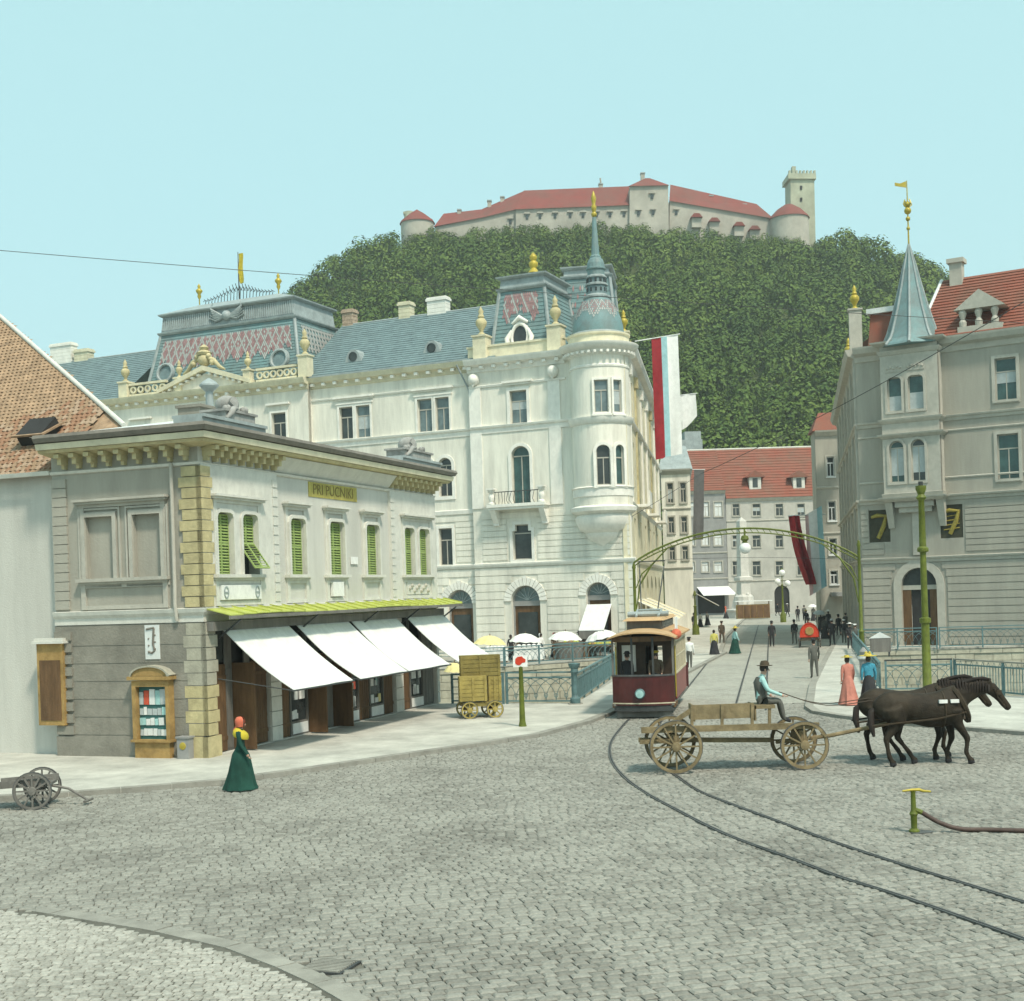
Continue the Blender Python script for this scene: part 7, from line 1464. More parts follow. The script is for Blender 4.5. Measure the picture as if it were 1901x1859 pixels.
for y in (-.45,.45): wheel(T,Ml@Matrix.Translation((0,y,.42)),.42,.05,12,'wood_grey')
T.part(MB(Ml).bar((0,-.5,.42),(0,.5,.42),.07),'axle','wood_grey'); T.part(MB(Ml).box(-.9,.35,-.38,.38,.5,.56),'bed','wood_grey')
for y in (-.36,.36): T.part(MB(Ml).bar((-.9,y,.56),(.4,y,.62),.05,.16),'side_rail','wood_grey')
T.part(MB(Ml).tube([(.2,0,.5),(.7,0,.38),(1.15,-.02,.08)],.035,6),'shaft','wood_grey'); T.part(MB(Ml).tube([(1.08,-.22,.09),(1.18,.22,.09)],.03,6),'crossbar','wood_grey')

# ================================================================== flags and wires
def banner(name,pts_top,length,cols,label,sway=.25,nseg=14,pole=None,taper=None,D=None):
    a,b_ = Vector(pts_top[0]),Vector(pts_top[1]); Fg = Thing(name,a,label,'flag','flags hung along the street'); n = len(cols)
    for k,(c,f0,f1) in enumerate(cols):
        m_ = MB(); vs = []; nx = 4
        for j in range(nseg+1):
            t = j/nseg
            for i in range(nx+1):
                f = f0+(f1-f0)*i/nx; ff = f if taper is None else taper(f,t); q = a.lerp(b_,ff); L_ = length if not callable(length) else length(f)
                vs.append((q.x+sway*.3*math.sin(t*2.4)*t,q.y+sway*math.sin(f*9+t*3)*(.3+t),q.z-L_*t))
        m_.add(vs,[(j*(nx+1)+i,j*(nx+1)+i+1,(j+1)*(nx+1)+i+1,(j+1)*(nx+1)+i) for j in range(nseg) for i in range(nx)]); Fg.part(m_,'stripe',c,smooth=60)
    if pole: m_ = MB(); m_.tube([pole,a,b_+(b_-a)*.08],.04,6); Fg.part(m_,'staff','zinc_pale')
    return Fg
DF = 96
banner('flag',[at(1209,629,DF),at(1258,621,DF)],lambda f: 8.9 if f > .35 else 9.0,[('red_flag',0,.36),('blue_flag',.36,.58),('white_flag',.58,1)],'long red, pale blue and white flag hanging from the white palace',.1,pole=at(1178,634,DF-1))
banner('flag',[at(1255,735,112),at(1291,731,112)],lambda f: 3.0-1.6*max(0,f-.3)**1.2,[('white_flag',0,1)],'short white pennant beyond the long striped flag',.15,pole=at(1236,740,112))
DG = 104
banner('flag',[at(1463,958,DG),at(1484,957,DG)],5.6,[('red_flag',0,1)],'curling dark red flag stripe blown from the grey palace side',.5,taper=lambda f,t: f*(1-.15*t)+1.25*t-.2*math.sin(PI*t),pole=at(1532,955,DG+1))
banner('flag',[at(1494,957,DG+.5),at(1525,939,DG+.5)],6.6,[('pink_flag',0,.2),('white_flag',.2,.7),('blue_flag',.7,1)],'pale white and blue flag beside the curling red one',.08,taper=lambda f,t: f+.12*t)
banner('flag',[at(1288,872,140),at(1307,872,140)],7.6,[('black_flag',0,1)],'dark grey narrow banner hanging from the pale street house',.1,taper=lambda f,t: f-.35*t,pole=at(1275,872,140))
def wire(pts,r,label): b = MB(); b.tube(pts,r,4); single('overhead_wire',b,'iron',label,'wire','overhead wires')
def sag(a,b,s,n=16): return [a.lerp(b,i/n)-Vector((0,0,s*4*(i/n)*(1-i/n))) for i in range(n+1)]
wire(sag(at(-120,455,60),at(2050,608,70),.25),.018,'thin tram wire crossing high above the square before the castle hill')
wire(sag(at(2050,470,58),at(1300,880,95),.5)+sag(at(1300,880,95),at(1166,963,88),.05,4)[1:],.022,'thin cable slanting from the grey palace side down to the turret')
wire(sag(at(1183,1043,81),at(1590,1040,79),-.2),.015,'thin span wire below the lamp arch')
# ================================================================== figures
def skin_body(V, E, R, ET, mats, extra=None, sub=1, scale=1.0):
    # V points, E edges, R radii, ET material index of each edge; returns a mesh grown over the skeleton
    me = bpy.data.meshes.new('skeleton'); me.from_pydata(V,E,[]); ob = bpy.data.objects.new('skeleton',me); COL.objects.link(ob)
    ob.modifiers.new('skin','SKIN'); sk = me.skin_vertices[0].data
    for i,r in enumerate(R): sk[i].radius = r if isinstance(r,tuple) else (r,r); sk[i].use_root = (i == 0)
    sb = ob.modifiers.new('sub','SUBSURF'); sb.levels = sub; sb.render_levels = sub
    dg = bpy.context.evaluated_depsgraph_get(); out = bpy.data.meshes.new_from_object(ob.evaluated_get(dg)); bpy.data.objects.remove(ob)
    vs = [v.co.copy() for v in out.vertices]; fs = [tuple(p.vertices) for p in out.polygons]; VV = [Vector(v) for v in V]; mi = []
    for p in out.polygons:
        c = p.center; best = 1e9; bi = 0
        for (a,b),t in zip(E,ET):
            A,B = VV[a],VV[b]; d = B-A; k = max(0,min(1,(c-A).dot(d)/max(1e-9,d.length_squared))); q = (c-A-d*k).length-(R[a][0] if isinstance(R[a],tuple) else R[a])*.3
            if q < best: best,bi = q,t
        mi.append(bi)
    bpy.data.meshes.remove(out)
    if extra is not None:
        k = len(vs); vs += [Vector(v) for v in extra.v]; fs += [tuple(i+k for i in f) for f in extra.f]; mi += extra.m
    return [v*scale for v in vs], fs, mi
COATS = {}
def person(pos, ang, h, label, top, bottom, skirt=None, hat=None, hatc=None, walk=.14, pose='stand', group=None, arm=(0,0), hairc='hair', extra=None, seat=None):
    k = h/1.72; V = []; E = []; R = []; ET = []
    def add(p,r,par=None,t=0):
        V.append(p); R.append(r)
        if par is not None: E.append((par,len(V)-1)); ET.append(t)
        return len(V)-1
    # material slots: 0 top, 1 bottom, 2 skin, 3 shoes
    sit = pose == 'sit'; z0 = 0.0
    pel = add((0,0,.95),(.135,.165)); sp = add((0 if not sit else .02,0,1.13),(.115,.145),pel); ch = add((.01 if not sit else .05,0,1.33),(.13,.17),sp); nb = add((.0 if not sit else .06,0,1.47),(.06,.065),ch,0); hb = add((.02 if not sit else .10,0,1.545),(.062,.06),nb,2); hm = add((.035 if not sit else .125,0,1.625),(.092,.078),hb,2); ht = add((.03 if not sit else .12,0,1.70),(.07,.06),hm,2)
    ex = MB(); hx = V[hm][0]
    ex.ball((hx+.095,0,1.60),.018,6,2); ex.ball((hx+.085,.032,1.625),.010,5,3); ex.ball((hx+.085,-.032,1.625),.010,5,3); ex.ball((hx+.0,.083,1.61),.022,6,2,1.4); ex.ball((hx+.0,-.083,1.61),.022,6,2,1.4); ex.tube([(hx+.088,-.022,1.567),(hx+.092,.022,1.567)],.006,5,2)
    for sg in (1,-1):
        a = arm[0] if sg > 0 else arm[1]                       # arm lift: 0 hanging, 1 forward
        sh = add((.0 if not sit else .05,sg*.185,1.40),.068,ch); sw = -sg*walk*.7
        el = add((-.02+sw*.4+.16*a,sg*.235,1.14+.04*a),.052,sh); hand = (.05+sw+.36*a,sg*(.235-.05*a),.90+.20*a)
        wr = add(hand,.034,el); d = (Vector(hand)-Vector(V[el])).normalized(); pm = Vector(hand)+d*.075; add(tuple(pm),(.040,.022),wr,2); tip = Vector((0,0,1)).cross(d); side = Vector((0,1,0)) if abs(d.y) < .9 else Vector((1,0,0)); wd = (side-d*side.dot(d)).normalized(); dn = d.cross(wd)
        for f in range(4):
            b0 = pm+wd*(.024-.016*f)+d*.015; L_ = (.062,.07,.066,.05)[f]; ex.tube([b0,b0+d*L_*.5+dn*.004,b0+d*L_*.85+dn*.02,b0+d*L_*.9+dn*.035],[.0095,.009,.008,.007],5,2)
        b0 = pm+wd*.03-d*.03; ex.tube([b0,b0+wd*.022+d*.025,b0+wd*.028+d*.055],[.011,.010,.008],5,2)
        hp = add((0,sg*.09,.90),(.105,.10),pel,1)
        if sit: kn = add((.42,sg*.12,.93),.078,hp,1); an = add((.50,sg*.12,.52),.05,kn,1); add((.66,sg*.12,.47),(.042,.042),an,3)
        else: f = sg*walk; kn = add((f*.75+.03,sg*.095,.50),.072,hp,1); an = add((f*1.2-.02,sg*.095,.10 if f <= 0 else .085),.046,kn,1); add((f*1.2+.15,sg*.10,.045),(.040,.040),an,3)
    if skirt: ET = [t if t != 1 else 1 for t in ET]
    vs,fs,mi = skin_body(V,E,R,ET,None,ex,1,k); M = Matrix.Translation(Vector(pos))@Matrix.Rotation(ang,4,'Z')
    if sit: M = M@Matrix.Translation((0,0,-.84*k))
    S = Thing('person',pos,label,'person',group); b = MB(M); b.add(vs,[],0); 
    for f,t in zip(fs,mi): b.f.append(f); b.m.append(t)
    S.part(b,'body',[top,bottom if not skirt else skirt,'skin','black'],smooth=70)
    Mk = M@Matrix.Diagonal((k,k,k,1)); xs = .0 if not sit else .1
    hr = MB(Mk); hz = V[hm][0]; hr.lathe([(.0,1.755),(.06,1.745),(.092,1.70),(.098,1.65),(.088,1.60 if not skirt else 1.57),(.07,1.58 if not skirt else 1.53)],(hz-.018,0),12,0,rx=.98,ry=.90); 
    if skirt: hr.ball((hz-.10,0,1.66),.06,8)
    S.part(hr,'hair',hairc,smooth=60)
    if skirt:
        s = MB(Mk); n = 28; prof = [(.115,1.06),(.135,1.0),(.20,.88),(.235,.7),(.275,.45),(.33,.2),(.385,.03)]; vs_ = []; tr = .06 if walk else .02
        for r,z in prof:
            for i in range(n): t = 2*PI*i/n; kk = 1+(.10*math.sin(t*8+z*2.2)+.05*math.sin(t*13+1))*min(1,(1.06-z)*1.3); ox = -(1.06-z)*tr+ (walk*.15*(1.06-z)); vs_.append((ox+r*kk*math.cos(t)*1.05,r*kk*math.sin(t)*.95,z))
        s.add(vs_,[(j*n+i,j*n+(i+1)%n,(j+1)*n+(i+1)%n,(j+1)*n+i) for j in range(len(prof)-1) for i in range(n)]); S.part(s,'skirt',skirt,smooth=60)
    if hat:
        q = MB(Mk); c = (hz,0)
        if hat == 'straw': q.lathe([(.0,1.80),(.08,1.795),(.10,1.76),(.105,1.735),(.19,1.722),(.235,1.73),(.235,1.718),(.10,1.71)],c,18,0,ry=.92)
        elif hat == 'big': q.lathe([(.0,1.84),(.1,1.83),(.14,1.78),(.15,1.745),(.26,1.735),(.31,1.75),(.31,1.735),(.1,1.715)],c,18); q.ball((hz+.06,.06,1.84),.06,7); q.ball((hz-.06,-.05,1.85),.05,7)
        elif hat == 'bowler': q.lathe([(0,1.83),(.07,1.82),(.10,1.775),(.105,1.725),(.145,1.722),(.15,1.735),(.105,1.712)],c,16)
        elif hat == 'brim': q.lathe([(0,1.82),(.075,1.81),(.10,1.76),(.105,1.72),(.17,1.70),(.18,1.71),(.105,1.695)],c,16)
        elif hat == 'cap': q.lathe([(0,1.79),(.1,1.785),(.125,1.755),(.105,1.71)],c,14); q.box(hz+.06,hz+.17,-.07,.07,1.705,1.72)
        elif hat == 'scarf': q.lathe([(0,1.80),(.09,1.785),(.135,1.72),(.14,1.66),(.125,1.60),(.115,1.55)],(hz-.02,0),16,0,.85,2*PI-.85); q.tube([(hz-.08,0,1.56),(hz-.17,0,1.45),(hz-.19,0,1.33)],[.07,.05,.015],6)
        S.part(q,'hat' if hat != 'scarf' else 'headscarf',hatc or 'black',smooth=50)
    if extra: extra(S,Mk)
    return S
R_ = math.radians
def px_person(u,v,h,ang,label,top,bottom='black',**kw): q = gnd(u,v,.03 if 'z' not in kw else kw['z']); kw.pop('z',None); return person(q,R_(ang),h,label,top,bottom,**kw)
def shawl(S,Mk):
    b = MB(Mk); n = 20; vs = []
    for r,z in ((.07,1.505),(.14,1.475),(.205,1.42),(.23,1.34),(.21,1.28)):
        for i in range(n): t = 2*PI*i/n; vs.append((.01+r*math.cos(t)*.85,r*math.sin(t)*(1.02+.03*math.sin(5*t)),z-.05*math.cos(t)))
    b.add(vs,[(j*n+i,j*n+(i+1)%n,(j+1)*n+(i+1)%n,(j+1)*n+i) for j in range(4) for i in range(n)]); S.part(b,'shawl','yellow',smooth=60)
def apron(S,Mk):
    b = MB(Mk); b.lathe([(.138,1.05),(.30,.42),(.30,.40)],(0.02,0),10,0,-.8,.8); S.part(b,'apron','whitec')
def stick(S,Mk): b = MB(Mk); b.tube([(.42,-.25,0.0),(.40,-.25,.95),(.36,-.25,1.02)],.014,6); S.part(b,'walking_stick','wood')
def parasol(S,Mk,mt='whitec'):
    b = MB(Mk); b.tube([(.30,.2,1.05),(.10,.12,2.0)],.012,5); S.part(b,'parasol_stick','wood'); b = MB(Mk@Matrix.Translation((.08,.1,2.03))@Matrix.Rotation(-.2,4,'Y')); b.lathe([(0,0),(.25,-.05),(.45,-.18),(.52,-.28)],(0,0),12,cap=False); S.part(b,'parasol',mt,smooth=50)
# near and middle figures
px_person(449,1467,1.70,0,'woman in dark green with red headscarf and yellow shawl walking past the shops','greenc',skirt='greenc',hat='scarf',hatc='orangec',walk=.20,extra=shawl)
px_person(1575,1309,1.72,100,'woman in a long coral dress and yellow straw hat on the pale pavement','pinkc',skirt='pinkc',hat='straw',hatc='straw',walk=.06,z=.13)
px_person(1614,1309,1.74,80,'woman in a bright blue blouse, dark skirt and yellow hat beside the bollard','bluec',skirt='black',hat='big',hatc='straw',walk=.06,z=.13)
px_person(1512,1260,1.80,92,'man in a grey suit walking away along the pavement kerb','greyc','greyc',hat='bowler',hatc='black',walk=.12)
px_person(1433,1201,1.78,-95,'man in a black suit with white shirt front leaning on a walking stick','black','black',hat='bowler',hatc='black',walk=.05,extra=stick)
px_person(1326,1218,1.66,85,'woman in a pale yellow blouse and long dark skirt','yellowc',skirt='black',walk=.08)
px_person(1365,1214,1.68,20,'woman in a pale teal blouse, dark green skirt and large yellow hat','tealc',skirt='greenc',hat='big',hatc='straw',walk=.16)
px_person(1340,1197,1.76,-80,'man in an open brown coat walking towards the tram behind the two women','brownc','brownc',hat='cap',hatc='brownc',walk=.16)
px_person(1313,1163,1.64,120,'small dark-skirted woman crossing near the striped awnings','greyc',skirt='black',walk=.1)
px_person(1347,1150,1.66,160,'woman with red kerchief and red blouse before the white shop awning','orangec',skirt='black',hat='scarf',hatc='orangec',walk=.08,extra=apron)
px_person(1288,1172,1.76,-60,'man in dark clothes standing below the slim green lamp post','black','greyc',hat='brim',hatc='black',walk=.05)
px_person(1300,1166,1.62,60,'woman in white blouse with a dark apron below the striped awning','whitec',skirt='black',walk=.05)
px_person(1443,1144,1.78,10,'man striding past the dark archway of the town house','black','black',hat='bowler',hatc='black',walk=.26)
px_person(1462,1146,1.74,170,'man in light jacket beside the three-globe lamp post','greyc','black',hat='straw',hatc='whitec',walk=.2)
px_person(1280,1243,1.72,75,'tram passenger in white alighting behind the tram side','whitec','greyc',hat='cap',hatc='black',walk=.08)
# crowd by the grey palace
px_person(1545,1200,1.84,95,'tall man in a long dark coat with a pale hat near the carriage','black','black',hat='brim',hatc='zinc',walk=.12)
px_person(1567,1196,1.72,-100,'man in dark suit carrying a white bundle by the green arch post','black','greyc',hat='cap',hatc='whitec',walk=.06)
px_person(1578,1207,1.74,-85,'man with white shirt front and straw hat by the green arch post','black','black',hat='straw',hatc='whitec',walk=.08,arm=(.5,.2))
px_person(1588,1209,1.70,-110,'man with folded arms in white cap at the railing corner','greyc','black',hat='cap',hatc='whitec',walk=.05,arm=(.7,.7))
px_person(1524,1176,1.72,90,'woman in black beneath a grey parasol','black',skirt='black',walk=.08,extra=lambda S,M: parasol(S,M,'curtain'))
px_person(1538,1168,1.70,88,'woman in dark dress with a white hat walking up the street','black',skirt='black',hat='big',hatc='whitec',walk=.08)
px_person(1481,1155,1.76,85,'man in black seen from behind in the distant crowd, left of the carriage','black','black',hat='bowler',hatc='black',walk=.1)
px_person(1493,1152,1.74,95,'man in grey jacket in the distant crowd above the carriage','greyc','black',hat='brim',hatc='black',walk=.1)
px_person(1510,1153,1.66,80,'woman with white parasol in the distant crowd','greyc',skirt='black',walk=.08,extra=lambda S,M: parasol(S,M,'whitec'))
px_person(1551,1160,1.72,85,'man in a black coat in the distant crowd by the shop canopy','black','black',hat='bowler',hatc='black',walk=.1)
px_person(1475,1196,1.74,95,'man in dark jacket walking beside the red carriage','black','greyc',hat='brim',hatc='black',walk=.12)
px_person(1497,1166,1.74,92,'man in a dark jacket and straw hat ahead of the red carriage','black','greyc',hat='straw',hatc='straw',walk=.1)
px_person(1531,1186,1.70,100,'woman in grey with a black hat walking behind the carriage','greyc',skirt='black',hat='big',hatc='black',walk=.1)
px_person(1557,1182,1.76,95,'man in black bowler walking up beside the grey palace wall','black','black',hat='bowler',hatc='black',walk=.14)
px_person(1570,1176,1.72,-90,'man in grey suit coming down beside the grey palace wall','greyc','greyc',hat='cap',hatc='greyc',walk=.14)
px_person(1518,1160,1.72,85,'man in brown coat in the distant crowd behind the parasols','brownc','black',hat='brim',hatc='brownc',walk=.1)
for u,D,tp,sk,ht,hc,lb in ((945,87.5,'black','black','scarf','whitec','market woman in black with white headscarf between the first two umbrellas'),(1000,88.2,'whitec','black','scarf','whitec','market woman in white behind the sheeted stall'),(1072,88.4,'greyc','black','big','black','market woman with black hat behind the big basket'),(1095,88.0,'whitec','greyc','scarf','whitec','market woman in white headscarf bending by the shop awning'),(1026,88.6,'brownc','black','scarf','redc','market woman with a red scarf by the arched shop door')):
    person(ground_at(u,D),R_(random.uniform(-120,-60)),1.62,lb,tp,'black',skirt=sk,hat=ht,hatc=hc,walk=.03,arm=(.4,.3),group='market women on the far quay')

# ================================================================== tram
SD3 = Vector((.20,1,0)).normalized(); fc = gnd(1196,1336); TMF = Face((fc.xy-Vector((SD3.y,-SD3.x))*0),(SD3.y,-SD3.x)); Mt = TMF.M; HW,TL = 1.08,7.4
T = Thing('tram',(fc.x,fc.y,.03),'small dark red electric tram with tan roof and open front platform','tram')
def bow(n=9,w=HW,bul=.28,y0=0): return [(-w+2*w*i/n, y0-bul*(1-((2*i/n-1))**2)) for i in range(n+1)]
def bowed(z0,z1,w=HW,bul=.28,y0=0,th=.05): 
    b = MB(Mt); f = bow(9,w,bul,y0); g = [(x,y+th) for x,y in f][::-1]; return b.slab(f+g,z0,z1)
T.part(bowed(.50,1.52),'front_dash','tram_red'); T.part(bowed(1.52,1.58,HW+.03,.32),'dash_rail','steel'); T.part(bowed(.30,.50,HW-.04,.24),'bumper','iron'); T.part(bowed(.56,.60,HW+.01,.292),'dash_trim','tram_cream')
b = MB(Mt@Matrix.Translation((-.10,-.29,.92))@Matrix.Rotation(PI/2,4,'X')); b.lathe([(.0,.10),(.15,.10),(.18,.06),(.18,0),(.14,-.06)],(0,0),18); o = T.part(b,'headlamp','iron_teal',smooth=40); b = MB(Mt@Matrix.Translation((-.10,-.30,.92))@Matrix.Rotation(PI/2,4,'X')); b.lathe([(0,.115),(.14,.105)],(0,0),16); T.part(b,'lens','tealc',o)
for x,y in ((-HW+.03,.0),(HW-.03,.0),(-.35,-.25),(.38,-.25)): T.part(MB(Mt).box(x-.035,x+.035,y-.02,y+.05,1.55,2.86),'platform_post','iron' if abs(x) < .5 else 'wood_grey')
T.part(bowed(2.72,2.90,HW,.28),'front_header','wood')
def roofshape(z0,z1,w,y0,y1,bul,mt,name,par=None):
    b = MB(Mt); n = 12; vs = []
    ys = [y0,y0+.35,y0+.9,y1-.9,y1-.35,y1]
    for y in ys:
        e = 1 if y0+.5 < y < y1-.5 else (.55 if (abs(y-y0) < .01 or abs(y-y1) < .01) else .85); sag_ = 0 if e == 1 else (.20 if e < .6 else .06)
        for i in range(n+1): t = 2*i/n-1; yy = y-(bul*(1-t*t) if y < (y0+y1)/2 else -bul*(1-t*t))*(1 if e < 1 else 0); vs.append((w*t,yy,z0+(z1-z0)*(1-abs(t)**2.4)*(1-sag_*1.6)))
    m_ = n+1; b.add(vs,[(j*m_+i,j*m_+i+1,(j+1)*m_+i+1,(j+1)*m_+i) for j in range(len(ys)-1) for i in range(n)]); b.add([(x,y,z-.05) for x,y,z in vs],[(j*m_+i,(j+1)*m_+i,(j+1)*m_+i+1,j*m_+i+1) for j in range(len(ys)-1) for i in range(n)])
    k_ = 2*m_*len(ys)
    for j in (0,len(ys)-1):
        for i in range(n): a_ = vs[j*m_+i]; c_ = vs[j*m_+i+1]; b.quad(a_,c_,(c_[0],c_[1],c_[2]-.05),(a_[0],a_[1],a_[2]-.05))
    return T.part(b,name,mt,par,smooth=50)
ro = roofshape(2.86,3.16,HW+.12,-.30,TL+.1,.28,'tram_roof','roof')
b = MB(Mt); b.box(-.62,.62,.9,TL-.9,3.05,3.42); T.part(b,'clerestory','wood_grey',ro)
for i in range(8): T.part(MB(Mt).box(-.64,.64,1.1+i*.66,1.6+i*.66,3.17,3.34),'clerestory_light','glass_dark',ro)
b = MB(Mt); b.hexa([(-.74,.6,3.42),(.74,.6,3.42),(.74,TL-.6,3.42),(-.74,TL-.6,3.42),(-.6,.8,3.52),(.6,.8,3.52),(.6,TL-.8,3.52),(-.6,TL-.8,3.52)]); T.part(b,'clerestory_roof','tram_roof',ro)
b = MB(Mt); b.tube([(-.4,2.2,3.55),(-.45,3.2,3.75),(.45,3.2,3.75),(.4,2.2,3.55)],.05,6); b.tube([(-.75,2.6,3.62),(.75,2.6,3.62)],.10,8); o = T.part(b,'trolley_base','zinc',ro); b = MB(Mt); b.tube([(-.3,3.2,3.7),(-.45,4.6,5.2),(-.5,4.9,5.6),(.5,4.9,5.6),(.45,4.6,5.2),(.3,3.2,3.7)],.025,5); T.part(b,'bow_collector','iron',ro)
T.part(MB(Mt).box(HW+.0,HW+.03,1.0,2.0,2.95,3.50),'route_board','white_paint'); T.part(MB(Mt).ball((HW+.05,.9,2.92),.19,10),'signal_lamp','orangec',smooth=60)
# body sides, bulkheads
for sx in (-1,1):
    x0,x1 = (HW-.05,HW) if sx > 0 else (-HW,-HW+.05)
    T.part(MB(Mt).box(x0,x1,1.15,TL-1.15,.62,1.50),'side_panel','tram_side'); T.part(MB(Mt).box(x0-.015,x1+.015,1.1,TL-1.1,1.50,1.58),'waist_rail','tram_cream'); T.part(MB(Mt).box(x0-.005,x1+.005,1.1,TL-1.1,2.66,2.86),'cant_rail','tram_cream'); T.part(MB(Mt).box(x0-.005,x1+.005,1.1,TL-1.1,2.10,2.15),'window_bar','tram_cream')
    for i in range(9): y = 1.15+(TL-2.3)*i/8; T.part(MB(Mt).box(x0-.01,x1+.01,y-.05,y+.05,1.58,2.66),'window_post','tram_cream')
    T.part(MB(Mt).box((x0+x1)/2-.01,(x0+x1)/2+.01,1.15,TL-1.15,1.58,2.66),'side_glass','glass_dark')
    T.part(MB(Mt).box(x0-.02,x1+.02,-.02,1.12,.42,.56),'step','wood'); T.part(MB(Mt).tube([((x0+x1)/2,1.05,.7),((x0+x1)/2,1.05,2.5)],.022,6),'grab_rail','gold')
for y in (1.15,TL-1.2):
    b = MB(Mt); b.wall(rect(-HW+.05,HW-.05,.56,2.8),[rect(-.85,-.35,1.6,2.55),rect(.0,.6,.6,2.5)],y,.05); T.part(b,'bulkhead',mat('dark_varnished_wood',(.055,.035,.022),.5,.3,3)); T.part(MB(Mt).box(-.85,-.35,y+.02,y+.03,1.6,2.55),'bulkhead_glass','zinc_pale' if y < 2 else 'glass'); 
T.part(MB(Mt).box(-HW+.02,HW-.02,-.05,TL+.05,.48,.57),'floor','wood_grey'); T.part(MB(Mt).box(-.28,-.05,-.08,.12,.57,1.55),'controller','iron_teal')
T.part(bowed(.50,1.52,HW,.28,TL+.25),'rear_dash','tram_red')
for y in (2.5,4.9):
    for x in (-.55,.55): b = MB(Mt@Matrix.Translation((x,y,.39))@Matrix.Rotation(PI/2,4,'Y')); b.lathe([(.05,-.05),(.34,-.05),(.38,-.04),(.38,.05),(.05,.05)],(0,0),18); T.part(b,'wheel','steel')
T.part(MB(Mt).box(-.62,.62,1.6,5.8,.28,.48),'truck','iron'); T.part(MB(Mt).box(-.95,.95,.05,.12,.08,.30),'lifeguard','wood_grey')
q = Mt@Vector((.42,.42,.57)); person(q,R_(-100),1.74,'tram driver in brown coat and yellow banded cap on the front platform','brownc','black',hat='cap',hatc='gold',walk=.02,arm=(.5,.5))
q = Mt@Vector((-.62,.62,.57)); person(q,R_(-70),1.7,'passenger in a dark coat standing on the tram platform','black','black',hat='bowler',hatc='black',walk=.02)

# ================================================================== timber wagon
WD = 32.1; T = Thing('wagon',at(1360,1437,WD)*1.0,'long open timber farm wagon with four spoked wheels','wagon'); T.loc.z = .035; T.o.location.z = .035
wp = lambda u,v,dy=0: at(u,v,WD+dy)
MI = lambda u,r,dy: Matrix.Translation((wp(u,1386).x,WD+dy,.05+r))
for u,r in ((1249,.64),(1483,.58)):
    for dy in (-.62,.62): wheel(T,MI(u,r,dy),r,.07,12,'wood_cart',.11,rimt=.075)
    x = wp(u,1386).x; T.part(MB().bar((x,WD-.66,r+.05),(x,WD+.66,r+.05),.10),'axle','wood_cart'); T.part(MB().box(x-.09,x+.09,WD-.5,WD+.5,r+.10,.98),'bolster','wood_cart')
def beam(u0,v0,u1,v1,dy,w,h,name,mt='wood_cart'): T.part(MB().bar(wp(u0,v0,dy),wp(u1,v1,dy),w,h),name,mt)
beam(1185,1374,1432,1374,0,.10,.11,'reach_pole'); beam(1187,1378,1243,1376,-.5,.08,.1,'tail_beam')
for dy in (-.52,.52): beam(1190,1356,1520,1347,dy,.07,.15,'side_beam')
for k in range(5): beam(1196+k*0,1352,1516,1343,-.40+.2*k,.17,.04,'floor_plank')
for dy in (-.45,.45): beam(1284,1323,1396,1319,dy,.035,.36,'box_side')
for u,v0,v1 in ((1284,1310,1348),(1396,1306,1346),(1340,1308,1347)):
    for dy in (-.48,.48): beam(u,v0,u,v1,dy,.07,.06,'stake')
beam(1236,1350,1284,1318,-.47,.04,.12,'sloping_board'); beam(1236,1350,1284,1318,.47,.04,.12,'sloping_board')
T.part(MB().box(wp(1284,1330).x-.02,wp(1284,1330).x+.02,WD-.45,WD+.45,wp(1284,1337).z,wp(1284,1308).z),'box_end','wood_cart'); T.part(MB().box(wp(1396,1330).x-.02,wp(1396,1330).x+.02,WD-.45,WD+.45,wp(1396,1335).z,wp(1396,1306).z),'box_end','wood_cart')
T.part(MB().box(wp(1388,1310).x,wp(1432,1310).x,WD-.45,WD+.45,wp(1410,1313).z,wp(1410,1307).z),'seat_board','wood_cart'); beam(1428,1346,1428,1312,-.4,.07,.06,'seat_leg'); beam(1428,1346,1428,1312,.4,.07,.06,'seat_leg')
T.part(MB().tube([wp(1440,1378),wp(1540,1366),wp(1645,1344),wp(1770,1334)],.05,7),'draught_pole','wood_cart')
T.part(MB().bar(wp(1532,1366,-.75),wp(1532,1366,.75),.06),'swingletree','wood_cart')
sp_ = wp(1410,1308); DR = person(Vector((sp_.x,WD-.05,sp_.z)),R_(-4),1.92,'wagon driver in dark brimmed hat and pale teal sleeves seated facing the horses','tealc','greyc',hat='brim',hatc='brownc',pose='sit',arm=(.75,.8),extra=lambda S,Mk: S.part(MB(Mk).lathe([(.135,1.0),(.15,1.15),(.175,1.34),(.11,1.45)],(.03,0),12,0,rx=.95,ry=1.08,cap=False),'waistcoat','greyc',smooth=50))

